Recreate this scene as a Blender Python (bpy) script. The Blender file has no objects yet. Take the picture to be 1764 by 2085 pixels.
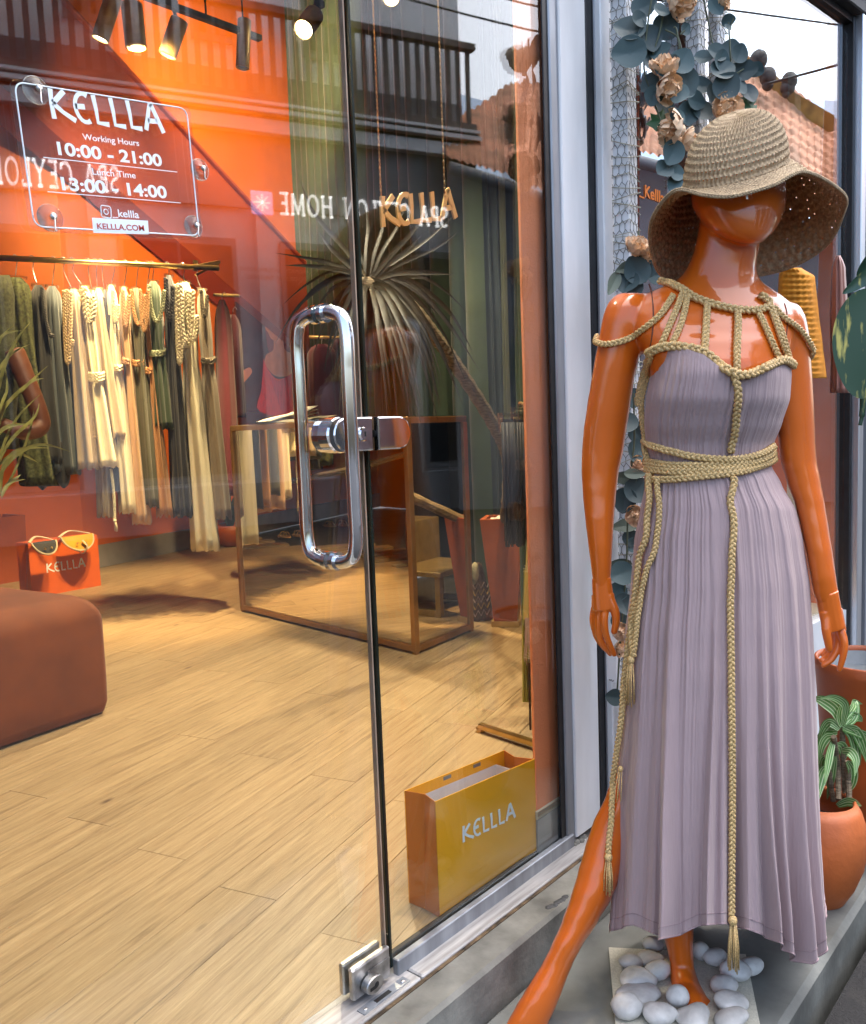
import bpy, bmesh, math, random
from mathutils import Vector, Matrix, noise
from mathutils.bvhtree import BVHTree
random.seed(11)
V = Vector
R = math.radians
sc = bpy.context.scene
COL = sc.collection

# ------------------------------------------------------------------ camera, sky, sun, exposure
F, CX, CY, H = 1765.0, 882.0, 1042.5, 1.07          # focal length and centre in a 1764 px wide frame; eye height over the shop floor
YAW, PITCH, ROLL = R(40.7), R(5.6), R(2.16)
CA, SA = math.cos(YAW), math.sin(YAW)
_f0, _r0, _u0 = V((CA, SA, 0)), V((SA, -CA, 0)), V((0, 0, 1))
_f = _f0 * math.cos(PITCH) - _u0 * math.sin(PITCH)
_u = _u0 * math.cos(PITCH) + _f0 * math.sin(PITCH)
_r = _r0 * math.cos(ROLL) - _u * math.sin(ROLL)
_uu = _u * math.cos(ROLL) + _r0 * math.sin(ROLL)
EYE = V((0, 0, H))
cd = bpy.data.cameras.new('camera')
cam = bpy.data.objects.new('camera', cd); COL.objects.link(cam); sc.camera = cam
cd.sensor_fit = 'HORIZONTAL'; cd.sensor_width = 36; cd.lens = 36 * F / 1764
cd.clip_start = 0.02; cd.clip_end = 400
m = Matrix((_r, _uu, -_f)).transposed().to_4x4(); m.translation = EYE
cam.matrix_world = m
SUN_EL, SUN_AZ = R(70), R(10)                        # azimuth in the x-y plane, towards the veiled sun high over the street
world = bpy.data.worlds.new('World'); sc.world = world; world.use_nodes = True
wn = world.node_tree.nodes; wl = world.node_tree.links
sky = wn.new('ShaderNodeTexSky'); sky.sky_type = 'NISHITA'; sky.sun_disc = False
sky.sun_elevation = SUN_EL; sky.sun_rotation = R(90) - SUN_AZ
sky.air_density = 1.0; sky.dust_density = 5.0; sky.ozone_density = 1.0
wl.new(sky.outputs[0], wn['Background'].inputs[0]); wn['Background'].inputs[1].default_value = 0.15
sd = bpy.data.lights.new('sun', 'SUN'); sd.energy = 1.5; sd.angle = R(115); sd.color = (1, .95, .88)
sun = bpy.data.objects.new('sun', sd); COL.objects.link(sun)
_sdir = V((math.cos(SUN_EL) * math.cos(SUN_AZ), math.cos(SUN_EL) * math.sin(SUN_AZ), math.sin(SUN_EL)))
sun.rotation_euler = _sdir.to_track_quat('Z', 'Y').to_euler()
vs = sc.view_settings
vs.view_transform = 'Standard'; vs.look = 'None'; vs.gamma = 1; vs.use_curve_mapping = False
vs.exposure = 2.1
sc.render.engine = 'CYCLES'
cy = sc.cycles
cy.max_bounces = 10; cy.diffuse_bounces = 4; cy.glossy_bounces = 6; cy.transparent_max_bounces = 24; cy.transmission_bounces = 6
cy.caustics_reflective = False; cy.caustics_refractive = False
cy.sample_clamp_indirect = 6; cy.use_denoising = True

# ------------------------------------------------------------------ finding places: a sight line met with a plane, a level or a distance
def ray(x, y): return _f + (x - CX) / F * _r - (y - CY) / F * _uu
def gz(x, y, z=0.0):
    d = ray(x, y); return EYE + d * ((z - H) / d.z)
def gp(x, y, p0, n):
    d = ray(x, y); n = V(n); return EYE + d * ((V(p0) - EYE).dot(n) / d.dot(n))
def gh(x, y, dh):
    d = ray(x, y); return EYE + d * (dh / (d.x * CA + d.y * SA))
def dhof(P): return P[0] * CA + P[1] * SA
FY = 1.14                                            # the shop front stands in the plane y = FY
def gf(x, y, Y=FY): return gp(x, y, (0, Y, 0), (0, 1, 0))
TOCAM = -_f0

# ------------------------------------------------------------------ materials
def rgb(c): return (c[0], c[1], c[2], 1)
def mat(name, c, rough=.5, metal=0, spec=.5, coat=0, var=.12, scale=8, bump=0, bscale=60, emit=None, estr=0, sheen=0, rand=0, stretch=None, c2=None):
    m = bpy.data.materials.new(name); m.use_nodes = True
    nt = m.node_tree; N = nt.nodes; L = nt.links
    b = N['Principled BSDF']
    b.inputs['Roughness'].default_value = rough; b.inputs['Metallic'].default_value = metal
    b.inputs['Specular IOR Level'].default_value = spec
    b.inputs['Coat Weight'].default_value = coat; b.inputs['Coat Roughness'].default_value = .04
    b.inputs['Sheen Weight'].default_value = sheen
    tc = N.new('ShaderNodeTexCoord'); mp = N.new('ShaderNodeMapping'); L.new(tc.outputs['Object'], mp.inputs[0])
    if stretch: mp.inputs['Scale'].default_value = stretch
    nz = N.new('ShaderNodeTexNoise'); nz.inputs['Scale'].default_value = scale; nz.inputs['Detail'].default_value = 5
    L.new(mp.outputs[0], nz.inputs[0])
    mx = N.new('ShaderNodeMix'); mx.data_type = 'RGBA'
    k = c2 or tuple(v * (1 - 2.2 * var) for v in c)
    mx.inputs[6].default_value = rgb(k); mx.inputs[7].default_value = rgb(tuple(min(1, v * (1 + .8 * var)) for v in c))
    rp = N.new('ShaderNodeMapRange'); rp.inputs[1].default_value = .3; rp.inputs[2].default_value = .7
    L.new(nz.outputs[0], rp.inputs[0]); L.new(rp.outputs[0], mx.inputs[0])
    out = mx.outputs[2]
    if rand:
        oi = N.new('ShaderNodeObjectInfo'); hs = N.new('ShaderNodeHueSaturation')
        mr = N.new('ShaderNodeMapRange'); mr.inputs[3].default_value = 1 - rand; mr.inputs[4].default_value = 1 + rand
        L.new(oi.outputs['Random'], mr.inputs[0]); L.new(mr.outputs[0], hs.inputs['Value']); L.new(out, hs.inputs['Color']); out = hs.outputs[0]
    L.new(out, b.inputs['Base Color'])
    if bump:
        bp = N.new('ShaderNodeBump'); bp.inputs['Strength'].default_value = bump; bp.inputs['Distance'].default_value = .004
        n2 = N.new('ShaderNodeTexNoise'); n2.inputs['Scale'].default_value = bscale; n2.inputs['Detail'].default_value = 6
        L.new(mp.outputs[0], n2.inputs[0]); L.new(n2.outputs[0], bp.inputs['Height']); L.new(bp.outputs[0], b.inputs['Normal'])
    if emit:
        b.inputs['Emission Color'].default_value = rgb(emit); b.inputs['Emission Strength'].default_value = estr
    return m

def glass(name, r0, tint=(1, 1, 1), rough=0.0, wob=0.0, gloss=None):
    """a clear pane: part mirrors (more at a grazing view), the rest passes straight through"""
    m = bpy.data.materials.new(name); m.use_nodes = True
    nt = m.node_tree; N = nt.nodes; L = nt.links; N.remove(N['Principled BSDF'])
    t = N.new('ShaderNodeBsdfTransparent'); t.inputs[0].default_value = rgb(tint)
    gt = gloss or (1, 1, 1)
    g = N.new('ShaderNodeBsdfGlossy'); g.inputs['Roughness'].default_value = rough; g.inputs[0].default_value = rgb(gt)
    lw = N.new('ShaderNodeLayerWeight'); lw.inputs[0].default_value = .5
    p = N.new('ShaderNodeMath'); p.operation = 'POWER'; p.inputs[1].default_value = 4.8; L.new(lw.outputs['Facing'], p.inputs[0])
    q = N.new('ShaderNodeMath'); q.operation = 'MULTIPLY_ADD'; q.inputs[1].default_value = 1 - r0; q.inputs[2].default_value = r0
    L.new(p.outputs[0], q.inputs[0])
    mx = N.new('ShaderNodeMixShader'); L.new(q.outputs[0], mx.inputs[0]); L.new(t.outputs[0], mx.inputs[1]); L.new(g.outputs[0], mx.inputs[2])
    if wob:
        tc = N.new('ShaderNodeTexCoord'); nz = N.new('ShaderNodeTexNoise'); nz.inputs['Scale'].default_value = 2.2
        L.new(tc.outputs['Object'], nz.inputs[0]); bp = N.new('ShaderNodeBump'); bp.inputs['Strength'].default_value = wob; bp.inputs['Distance'].default_value = .01
        L.new(nz.outputs[0], bp.inputs['Height']); L.new(bp.outputs[0], g.inputs['Normal'])
    L.new(mx.outputs[0], N['Material Output'].inputs[0])
    return m

MT = {}
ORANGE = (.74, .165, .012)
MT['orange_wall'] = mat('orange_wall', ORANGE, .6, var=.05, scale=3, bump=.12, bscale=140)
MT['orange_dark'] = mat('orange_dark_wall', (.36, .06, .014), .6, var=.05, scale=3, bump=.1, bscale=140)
MT['orange_jamb'] = mat('orange_jamb', (.86, .27, .11), .75, var=.06, scale=5, bump=.5, bscale=260)
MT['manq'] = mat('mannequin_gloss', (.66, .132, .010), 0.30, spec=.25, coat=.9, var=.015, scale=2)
MT['seam'] = mat('seam_dark', (.10, .02, .006), .6)
MT['white'] = mat('white_paint', (.76, .78, .80), .42, var=.05, scale=5, bump=.08, bscale=90)
MT['whiteold'] = mat('white_worn_paint', (.76, .78, .80), .5, var=.10, scale=7, bump=.25, bscale=40, stretch=(1, 1, .25))
MT['greymetal'] = mat('grey_metal', (.33, .35, .38), .38, metal=.4, var=.18, scale=20, bump=.1, stretch=(1, 1, .15))
MT['alu'] = mat('aluminium', (.62, .65, .70), .3, metal=.8, var=.08, scale=30, stretch=(1, 1, .05))
MT['black'] = mat('black_rubber', (.012, .012, .014), .45, var=.3, scale=30)
MT['blackwall'] = mat('black_wall', (.010, .012, .012), .5, var=.2)
MT['darkgrey'] = mat('dark_grey', (.055, .057, .06), .6, var=.25, scale=6)
MT['marble'] = mat('threshold_stone', (.42, .405, .39), .45, var=.2, scale=6, bump=.08, stretch=(1.2, 16, 1), c2=(.25, .235, .225))
MT['concrete'] = mat('concrete', (.21, .205, .18), .75, var=.26, scale=9, bump=.5, bscale=70)
MT['pavement'] = mat('pavement', (.155, .16, .145), .6, var=.28, scale=6, bump=.4, bscale=45)
MT['asphalt'] = mat('asphalt', (.009, .009, .0095), .8, var=.35, scale=120, bump=.9, bscale=220)
MT['chrome'] = mat('chrome', (.78, .79, .82), .06, metal=1, var=.02, bump=.015, bscale=12)
MT['steelworn'] = mat('worn_steel', (.50, .49, .48), .3, metal=.9, var=.3, scale=28, bump=.1, bscale=80)
MT['keyhole'] = mat('keyhole_black', (.01, .01, .01), .5)
MT['brass'] = mat('brass', (.62, .42, .16), .28, metal=1, var=.1, scale=20)
MT['brassdark'] = mat('dark_brass', (.50, .34, .14), .38, metal=.25, var=.15, scale=14)
MT['goldpaint'] = mat('gold_paint', (.30, .22, .09), .42, metal=.55, var=.12, scale=12)
MT['goldsign'] = mat('gold_letter', (.72, .50, .20), .45, metal=.2, var=.04)
MT['copper'] = mat('copper_frame', (.38, .21, .08), .35, metal=.75, var=.1, scale=10)
MT['mirror'] = mat('mirror', (.80, .74, .66), .015, metal=1, var=.0)
MT['glass'] = glass('pane_glass', .066, (.96, .98, .97), wob=.012)
MT['film'] = glass('mirror_film', .36, (.85, .85, .85), wob=.01, gloss=(.80, .90, .96))
MT['clearglass'] = glass('clear_glass', .06, (.97, .98, .98))
MT['acrylic'] = glass('acrylic', .05, (.93, .93, .94))
MT['edgeglass'] = mat('glass_edge', (.012, .022, .018), .15, var=.2)
MT['edgelit'] = mat('glass_edge_pale', (.42, .30, .22), .2, var=.2)
MT['print'] = mat('white_print', (.78, .86, .90), .6, var=.02)
MT['printred'] = mat('red_print', (.45, .05, .03), .6, var=.02)
MT['rubberclear'] = glass('suction_rubber', .03, (.80, .78, .76), rough=.08)
MT['straw'] = mat('straw', (.40, .30, .18), .75, var=.2, scale=160, bump=.5, bscale=300, c2=(.25, .175, .10))
MT['rope'] = mat('gold_cord', (.78, .53, .22), .42, spec=.6, var=.28, scale=420, bump=.5, bscale=500, c2=(.34, .22, .09))
MT['dress'] = mat('lilac_crepe', (.395, .285, .285), .75, var=.015, scale=6, bump=.42, bscale=230, stretch=(1, 1, .07), sheen=.2)
MT['dresshem'] = mat('lilac_hem', (.33, .24, .25), .8, var=.06)
MT['pebble'] = mat('white_pebble', (.60, .58, .545), .6, var=.13, scale=30, bump=.5, bscale=60, rand=.14)
MT['tile'] = mat('cream_tile', (.56, .53, .43), .5, var=.10, scale=260, bump=.05)
MT['terracotta'] = mat('terracotta', (.50, .125, .03), .55, var=.16, scale=6, bump=.3, bscale=70)
MT['planter'] = mat('orange_planter', (.36, .075, .013), .5, var=.1, scale=6, bump=.12, bscale=60)
MT['soil'] = mat('soil', (.07, .06, .05), .9, var=.4, scale=60, bump=1, bscale=90)
MT['slate'] = mat('planter_lining', (.17, .20, .225), .5, var=.2, scale=9)
MT['euca'] = mat('eucalyptus_leaf', (.048, .092, .098), .6, var=.16, scale=60, rand=.35)
MT['eucapale'] = mat('eucalyptus_leaf_pale', (.13, .17, .13), .6, var=.2, scale=50, rand=.2)
MT['ivy'] = mat('ivy_leaf', (.02, .095, .02), .45, var=.2, scale=30)
MT['stemgreen'] = mat('green_stem', (.10, .12, .07), .6, var=.2)
MT['petal'] = mat('peach_petal', (.93, .66, .42), .6, var=.10, scale=30, rand=.12, sheen=.2)
MT['wire'] = mat('dark_wire', (.05, .055, .055), .45, metal=.6)
MT['raffia'] = mat('raffia', (.42, .40, .31), .8, var=.2, scale=60)
MT['drac'] = mat('dracaena_leaf', (.026, .020, .008), .5, var=.35, scale=20, rand=.3, stretch=(1, 1, 1))
MT['palm'] = mat('palm_leaf', (.30, .29, .08), .5, var=.3, scale=18, rand=.3)
MT['bark'] = mat('bark', (.20, .15, .09), .8, var=.3, scale=40, bump=.8, bscale=60, stretch=(1, 1, 6))
MT['deepgreen'] = mat('deep_green_leaf', (.018, .055, .032), .35, var=.25, scale=16, rand=.2)
MT['curtain'] = mat('green_velvet', (.044, .070, .033), .8, var=.14, scale=5, sheen=.25, bump=.1)
MT['curtainblue'] = mat('slate_velvet', (.035, .05, .055), .85, var=.1, scale=5, sheen=.3)
MT['curtainolive'] = mat('olive_velvet', (.10, .105, .05), .85, var=.1, scale=5, sheen=.3)
MT['velvet'] = mat('rust_velvet', (.19, .044, .005), .85, var=.16, scale=5, sheen=.08, bump=.1, bscale=200)
MT['paper_orange'] = mat('orange_paper', (.66, .12, .012), .45, var=.04, coat=.15)
MT['paper_gold'] = mat('gold_paper', (.90, .38, .014), .34, var=.10, scale=2.5, coat=.4, c2=(.80, .40, .012))
MT['paper_side'] = mat('orange_foil_paper', (.66, .19, .03), .35, var=.05, scale=3, coat=.4)
MT['paper_in'] = mat('white_paper', (.72, .70, .72), .7, var=.04)
MT['skirting'] = mat('grey_skirting', (.30, .29, .285), .6, var=.08)
MT['cream_trim'] = mat('cream_trim', (.62, .52, .38), .6, var=.06)
MT['plastic'] = glass('hanger_plastic', .16, (.92, .90, .84), rough=.05)
MT['tagwhite'] = mat('white_card', (.80, .78, .70), .7, var=.03)
MT['lampglow'] = mat('lamp_glow', (1, .9, .6), .5, emit=(1, .83, .50), estr=9)
MT['opp_white'] = mat('opposite_plaster', (.66, .66, .66), .7, var=.06, scale=2)
MT['opp_bright'] = mat('opposite_limewash', (.90, .90, .89), .8, var=.05, scale=2)
MT['opp_grey'] = mat('opposite_grey', (.24, .24, .245), .7, var=.12, scale=2)
MT['opp_dark'] = mat('opposite_glass_and_shade', (.04, .045, .05), .15, var=.2)
MT['opp_wood'] = mat('opposite_timber', (.13, .09, .075), .6, var=.25, scale=8)
MT['opp_letter'] = mat('lit_letter', (.95, .95, .95), .5, emit=(1, .98, .95), estr=.9)
MT['opp_logo'] = mat('lilac_emblem', (.55, .45, .75), .5, emit=(.72, .6, 1), estr=.5)
MT['rooftile'] = mat('roof_tile', (.62, .27, .15), .7, var=.35, scale=2.6, bump=.3, bscale=30, c2=(.30, .15, .08))
MT['ochre'] = mat('ochre_gable', (.42, .23, .05), .7, var=.2, scale=6)
MT['finial'] = mat('weathered_finial', (.10, .085, .075), .8, var=.4, scale=14)
MT['cable'] = mat('black_cable', (.02, .02, .02), .6)
MT['letter_orange'] = mat('orange_vinyl', (.80, .20, .01), .5, var=.02)

def wood():
    m = bpy.data.materials.new('oak_laminate'); m.use_nodes = True
    nt = m.node_tree; N = nt.nodes; L = nt.links; b = N['Principled BSDF']
    tc = N.new('ShaderNodeTexCoord'); oi = N.new('ShaderNodeObjectInfo')
    sh = N.new('ShaderNodeVectorMath'); sh.operation = 'ADD'
    mu = N.new('ShaderNodeMath'); mu.operation = 'MULTIPLY'; mu.inputs[1].default_value = 37.0
    L.new(oi.outputs['Random'], mu.inputs[0]); L.new(tc.outputs['Object'], sh.inputs[0]); L.new(mu.outputs[0], sh.inputs[1])
    mp = N.new('ShaderNodeMapping'); mp.inputs['Scale'].default_value = (1.3, 24, 1); L.new(sh.outputs[0], mp.inputs[0])
    n1 = N.new('ShaderNodeTexNoise'); n1.inputs['Scale'].default_value = 2.6; n1.inputs['Detail'].default_value = 8; n1.inputs['Roughness'].default_value = .62
    n1.inputs['Distortion'].default_value = .6
    L.new(mp.outputs[0], n1.inputs[0])
    mp2 = N.new('ShaderNodeMapping'); mp2.inputs['Scale'].default_value = (9, 150, 1); L.new(sh.outputs[0], mp2.inputs[0])
    n2 = N.new('ShaderNodeTexNoise'); n2.inputs['Scale'].default_value = 3; n2.inputs['Detail'].default_value = 4; L.new(mp2.outputs[0], n2.inputs[0])
    cr = N.new('ShaderNodeValToRGB'); e = cr.color_ramp.elements
    e[0].position = .24; e[0].color = (.19, .122, .066, 1); e[1].position = .68; e[1].color = (.49, .36, .205, 1)
    x = e.new(.45); x.color = (.375, .262, .142, 1)
    L.new(n1.outputs[0], cr.inputs[0])
    mx = N.new('ShaderNodeMix'); mx.data_type = 'RGBA'; mx.blend_type = 'MULTIPLY'; mx.inputs[0].default_value = .42
    L.new(cr.outputs[0], mx.inputs[6]); L.new(n2.outputs[0], mx.inputs[7])
    vo = N.new('ShaderNodeTexVoronoi'); vo.inputs['Scale'].default_value = 2.2
    mp3 = N.new('ShaderNodeMapping'); mp3.inputs['Scale'].default_value = (1, 2.6, 1); L.new(sh.outputs[0], mp3.inputs[0]); L.new(mp3.outputs[0], vo.inputs[0])
    kr = N.new('ShaderNodeMapRange'); kr.inputs[1].default_value = .02; kr.inputs[2].default_value = .07; L.new(vo.outputs['Distance'], kr.inputs[0])
    mk = N.new('ShaderNodeMix'); mk.data_type = 'RGBA'; mk.inputs[6].default_value = (.09, .05, .03, 1)
    L.new(kr.outputs[0], mk.inputs[0]); L.new(mx.outputs[2], mk.inputs[7])
    hs = N.new('ShaderNodeHueSaturation'); mr = N.new('ShaderNodeMapRange'); mr.inputs[3].default_value = .93; mr.inputs[4].default_value = 1.08
    L.new(oi.outputs['Random'], mr.inputs[0]); L.new(mr.outputs[0], hs.inputs['Value']); L.new(mk.outputs[2], hs.inputs['Color'])
    L.new(hs.outputs[0], b.inputs['Base Color']); b.inputs['Roughness'].default_value = .42; b.inputs['Specular IOR Level'].default_value = .35
    bp = N.new('ShaderNodeBump'); bp.inputs['Strength'].default_value = .08; L.new(n2.outputs[0], bp.inputs['Height']); L.new(bp.outputs[0], b.inputs['Normal'])
    return m
MT['wood'] = wood()

def variegated(name, ca, cb, sc_=(1, 1, 1), scale=9, thr=.55):
    m = mat(name, ca, .4, var=.1, scale=scale, rand=.12, stretch=sc_, c2=cb)
    return m
MT['stripeleaf'] = None

def striped_leaf():
    """blade leaf: pale lines run along its length (uv.x runs across the blade)"""
    m = bpy.data.materials.new('striped_leaf'); m.use_nodes = True
    nt = m.node_tree; N = nt.nodes; L = nt.links; b = N['Principled BSDF']
    uv = N.new('ShaderNodeTexCoord'); sp = N.new('ShaderNodeSeparateXYZ'); L.new(uv.outputs['UV'], sp.inputs[0])
    w = N.new('ShaderNodeMath'); w.operation = 'MULTIPLY'; w.inputs[1].default_value = 25; L.new(sp.outputs[0], w.inputs[0])
    s = N.new('ShaderNodeMath'); s.operation = 'SINE'; L.new(w.outputs[0], s.inputs[0])
    cr = N.new('ShaderNodeValToRGB'); e = cr.color_ramp.elements
    e[0].position = .40; e[0].color = (.085, .21, .04, 1); e[1].position = .92; e[1].color = (.50, .58, .32, 1)
    L.new(s.outputs[0], cr.inputs[0]); L.new(cr.outputs[0], b.inputs['Base Color']); b.inputs['Roughness'].default_value = .4
    return m
MT['stripeleaf'] = striped_leaf()
MT['pothos'] = mat('variegated_leaf', (.018, .055, .03), .28, var=.3, scale=10, c2=(.55, .50, .13), stretch=(5, 5, 1.2))
def _pothos():
    m = MT['pothos']; N = m.node_tree.nodes
    for n in N:
        if n.type == 'MAP_RANGE': n.inputs[1].default_value = .30; n.inputs[2].default_value = .42
_pothos()

# ------------------------------------------------------------------ mesh helpers
class MB:
    def __init__(s): s.v = []; s.f = []; s.uv = {}
    def add(s, vs, fs):
        o = len(s.v); s.v += [V(p) for p in vs]; s.f += [tuple(i + o for i in f) for f in fs]; return s
    def box(s, c, size, rot=None, bev=0):
        x, y, z = size[0] / 2, size[1] / 2, size[2] / 2
        c = V(c)
        if bev:
            b = min(bev, x * .9, y * .9, z * .9)
            pts = []
            rings = [(-z, b), (-z + b, 0), (z - b, 0), (z, b)]
            for zz, ins in rings:
                X, Y = x - ins, y - ins; k = b
                pts += [(X - k, -Y, zz), (X, -Y + k, zz), (X, Y - k, zz), (X - k, Y, zz), (-X + k, Y, zz), (-X, Y - k, zz), (-X, -Y + k, zz), (-X + k, -Y, zz)]
            fs = [tuple(range(7, -1, -1)), tuple(range(24, 32))]
            for r in range(3):
                for i in range(8):
                    j = (i + 1) % 8; fs.append((r * 8 + i, r * 8 + j, r * 8 + 8 + j, r * 8 + 8 + i))
        else:
            pts = [(-x, -y, -z), (x, -y, -z), (x, y, -z), (-x, y, -z), (-x, -y, z), (x, -y, z), (x, y, z), (-x, y, z)]
            fs = [(3, 2, 1, 0), (4, 5, 6, 7), (0, 1, 5, 4), (1, 2, 6, 5), (2, 3, 7, 6), (3, 0, 4, 7)]
        if rot is not None:
            M = rot if isinstance(rot, Matrix) else Matrix.Rotation(rot, 3, 'Z')
            pts = [M @ V(p) for p in pts]
        return s.add([V(p) + c for p in pts], fs)
    def seg(s, a, b, w, h, up=(0, 0, 1), bev=0):
        """a bar of section w x h from a to b"""
        a, b = V(a), V(b); d = b - a; L = d.length; x = d.normalized(); upv = V(up)
        if abs(x.dot(upv)) > .98: upv = V((0, 1, 0)) if abs(x.y) < .9 else V((1, 0, 0))
        y = upv.cross(x).normalized(); z = x.cross(y)
        M = Matrix((x, y, z)).transposed()
        return s.box((a + b) / 2, (L, w, h), M, bev)
    def prism(s, poly, n, depth):
        """polygon (3d points in a plane) pushed along n by depth"""
        n = V(n).normalized() * depth; k = len(poly)
        pts = [V(p) for p in poly] + [V(p) + n for p in poly]
        fs = [tuple(range(k)), tuple(range(2 * k - 1, k - 1, -1))]
        for i in range(k):
            j = (i + 1) % k; fs.append((j, i, i + k, j + k))
        return s.add(pts, fs)
    def loft(s, rings, closed=True, caps=True, loop=False):
        k = len(rings[0]); o = len(s.v)
        for r in rings: s.v += [V(p) for p in r]
        nr = len(rings)
        for a in range(nr if loop else nr - 1):
            b2 = (a + 1) % nr
            for i in range(k if closed else k - 1):
                j = (i + 1) % k
                s.f.append((o + a * k + i, o + a * k + j, o + b2 * k + j, o + b2 * k + i))
        if caps and closed and not loop:
            s.f.append(tuple(o + i for i in range(k - 1, -1, -1))); s.f.append(tuple(o + (nr - 1) * k + i for i in range(k)))
        return s
    def tube(s, pts, r, n=8, caps=True, flat=1.0, up=None):
        pts = [V(p) for p in pts]; rings = []; prev = None
        for i, p in enumerate(pts):
            t = (pts[min(i + 1, len(pts) - 1)] - pts[max(i - 1, 0)])
            t = t.normalized() if t.length > 1e-9 else V((0, 0, 1))
            if prev is None:
                a = V(up) if up is not None else (V((0, 0, 1)) if abs(t.z) < .9 else V((1, 0, 0)))
                prev = (a - t * a.dot(t)).normalized()
            else:
                prev = (prev - t * prev.dot(t))
                prev = prev.normalized() if prev.length > 1e-6 else t.orthogonal().normalized()
            b = t.cross(prev); rr = r[i] if isinstance(r, (list, tuple)) else r
            rings.append([p + prev * (rr * flat * math.cos(q)) + b * (rr * math.sin(q)) for q in [2 * math.pi * j / n for j in range(n)]])
        return s.loft(rings, caps=caps)
    def lathe(s, prof, c, n=32, axis=None, a0=0):
        c = V(c); rings = []
        M = V((0, 0, 1)).rotation_difference(V(axis)).to_matrix() if axis is not None else Matrix.Identity(3)
        for r, z in prof: rings.append([c + M @ V((r * math.cos(a0 + 2 * math.pi * j / n), r * math.sin(a0 + 2 * math.pi * j / n), z)) for j in range(n)])
        return s.loft(rings)
    def ball(s, c, rad, n=12, m=8, rot=None):
        c = V(c); rx, ry, rz = rad if isinstance(rad, (tuple, list)) else (rad,) * 3
        rings = []
        for i in range(m + 1):
            a = math.pi * (i + .02 if i == 0 else i - .02 if i == m else i) / m
            ring = [V((rx * math.sin(a) * math.cos(2 * math.pi * j / n), ry * math.sin(a) * math.sin(2 * math.pi * j / n), -rz * math.cos(a))) for j in range(n)]
            if rot is not None: ring = [rot @ p for p in ring]
            rings.append([p + c for p in ring])
        return s.loft(rings)
    def mesh(s, name, smooth=False):
        me = bpy.data.meshes.new(name); me.from_pydata([tuple(p) for p in s.v], [], s.f)
        if smooth: me.polygons.foreach_set('use_smooth', [True] * len(me.polygons))
        return me
    def build(s, name, mt, parent=None, smooth=False, fix=True, **kw):
        me = s.mesh(name, smooth)
        if fix:
            bm = bmesh.new(); bm.from_mesh(me); bmesh.ops.recalc_face_normals(bm, faces=bm.faces); bm.to_mesh(me); bm.free()
        me.materials.append(MT[mt] if isinstance(mt, str) else mt)
        return link(name, me, parent, **kw)

def link(name, me, parent=None, **kw):
    o = bpy.data.objects.new(name, me); COL.objects.link(o)
    if parent is not None: adopt(o, parent)
    tag(o, **kw); return o
def wloc(p):
    l = V((0, 0, 0))
    while p is not None: l = l + p.location; p = p.parent
    return l
def adopt(o, parent):
    o.parent = parent
    o.matrix_parent_inverse = Matrix.Translation(-ROOTLOC.get(parent.name, V((0, 0, 0))))
ROOTLOC = {}
def tag(o, label=None, cat=None, group=None, kind=None):
    if label: o['label'] = label
    if cat: o['category'] = cat
    if group: o['group'] = group
    if kind: o['kind'] = kind
def thing(name, loc, label, cat, group=None):
    o = bpy.data.objects.new(name, None); COL.objects.link(o); o.location = loc; o.empty_display_size = .05
    ROOTLOC[o.name] = V(loc)
    tag(o, label, cat, group); return o
def copy_part(src, parent, M):
    o = src.copy(); COL.objects.link(o); o.parent = parent; o.matrix_parent_inverse = Matrix.Translation(-ROOTLOC.get(parent.name, V((0, 0, 0)))) ; o.matrix_basis = M; return o
def inst(name, me, M, parent=None, **kw):
    o = bpy.data.objects.new(name, me); COL.objects.link(o)
    if parent is not None: adopt(o, parent)
    o.matrix_basis = M; tag(o, **kw); return o
def lerp(a, b, t): return a + (b - a) * t
def table(rows, y):
    """linear look-up in rows [(y, v1, v2 ...)]"""
    if y <= rows[0][0]: return rows[0][1:]
    for a, b in zip(rows, rows[1:]):
        if y <= b[0]:
            t = (y - a[0]) / (b[0] - a[0]); t = t * t * (3 - 2 * t) * .35 + t * .65
            return tuple(lerp(p, q, t) for p, q in zip(a[1:], b[1:]))
    return rows[-1][1:]
def smoothpath(pts, n=8):
    """Catmull-Rom through 3d points"""
    pts = [V(p) for p in pts]; out = []
    for i in range(len(pts) - 1):
        p0, p1, p2, p3 = pts[max(i - 1, 0)], pts[i], pts[i + 1], pts[min(i + 2, len(pts) - 1)]
        for k in range(n):
            t = k / n
            out.append(.5 * ((2 * p1) + (p2 - p0) * t + (2 * p0 - 5 * p1 + 4 * p2 - p3) * t * t + (3 * p1 - p0 - 3 * p2 + p3) * t ** 3))
    out.append(pts[-1]); return out
def resample(pts, ds):
    out = [pts[0]]; acc = 0
    for a, b in zip(pts, pts[1:]):
        L = (b - a).length; d = ds - acc
        while d <= L and L > 0:
            out.append(a.lerp(b, d / L)); d += ds
        acc = L - (d - ds)
    return out
def braid(mb, pts, w, facing=None, strands=3, r=.235):
    """three cords plaited along a path; w is the plait's width"""
    lam = w * 2.1; p = resample(pts, lam / 9)
    if len(p) < 3: return
    T = [(p[min(i + 1, len(p) - 1)] - p[max(i - 1, 0)]).normalized() for i in range(len(p))]
    fn = V(facing or TOCAM)
    for k in range(strands):
        q = []
        for i, c in enumerate(p):
            b = fn.cross(T[i]); b = b.normalized() if b.length > 1e-6 else V((1, 0, 0))
            n = T[i].cross(b)
            a = 2 * math.pi * (i / 9 + k / strands)
            q.append(c + b * (w * .30 * math.sin(a)) + n * (w * .20 * math.sin(2 * a)))
        mb.tube(q, w * .235, 6)
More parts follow.
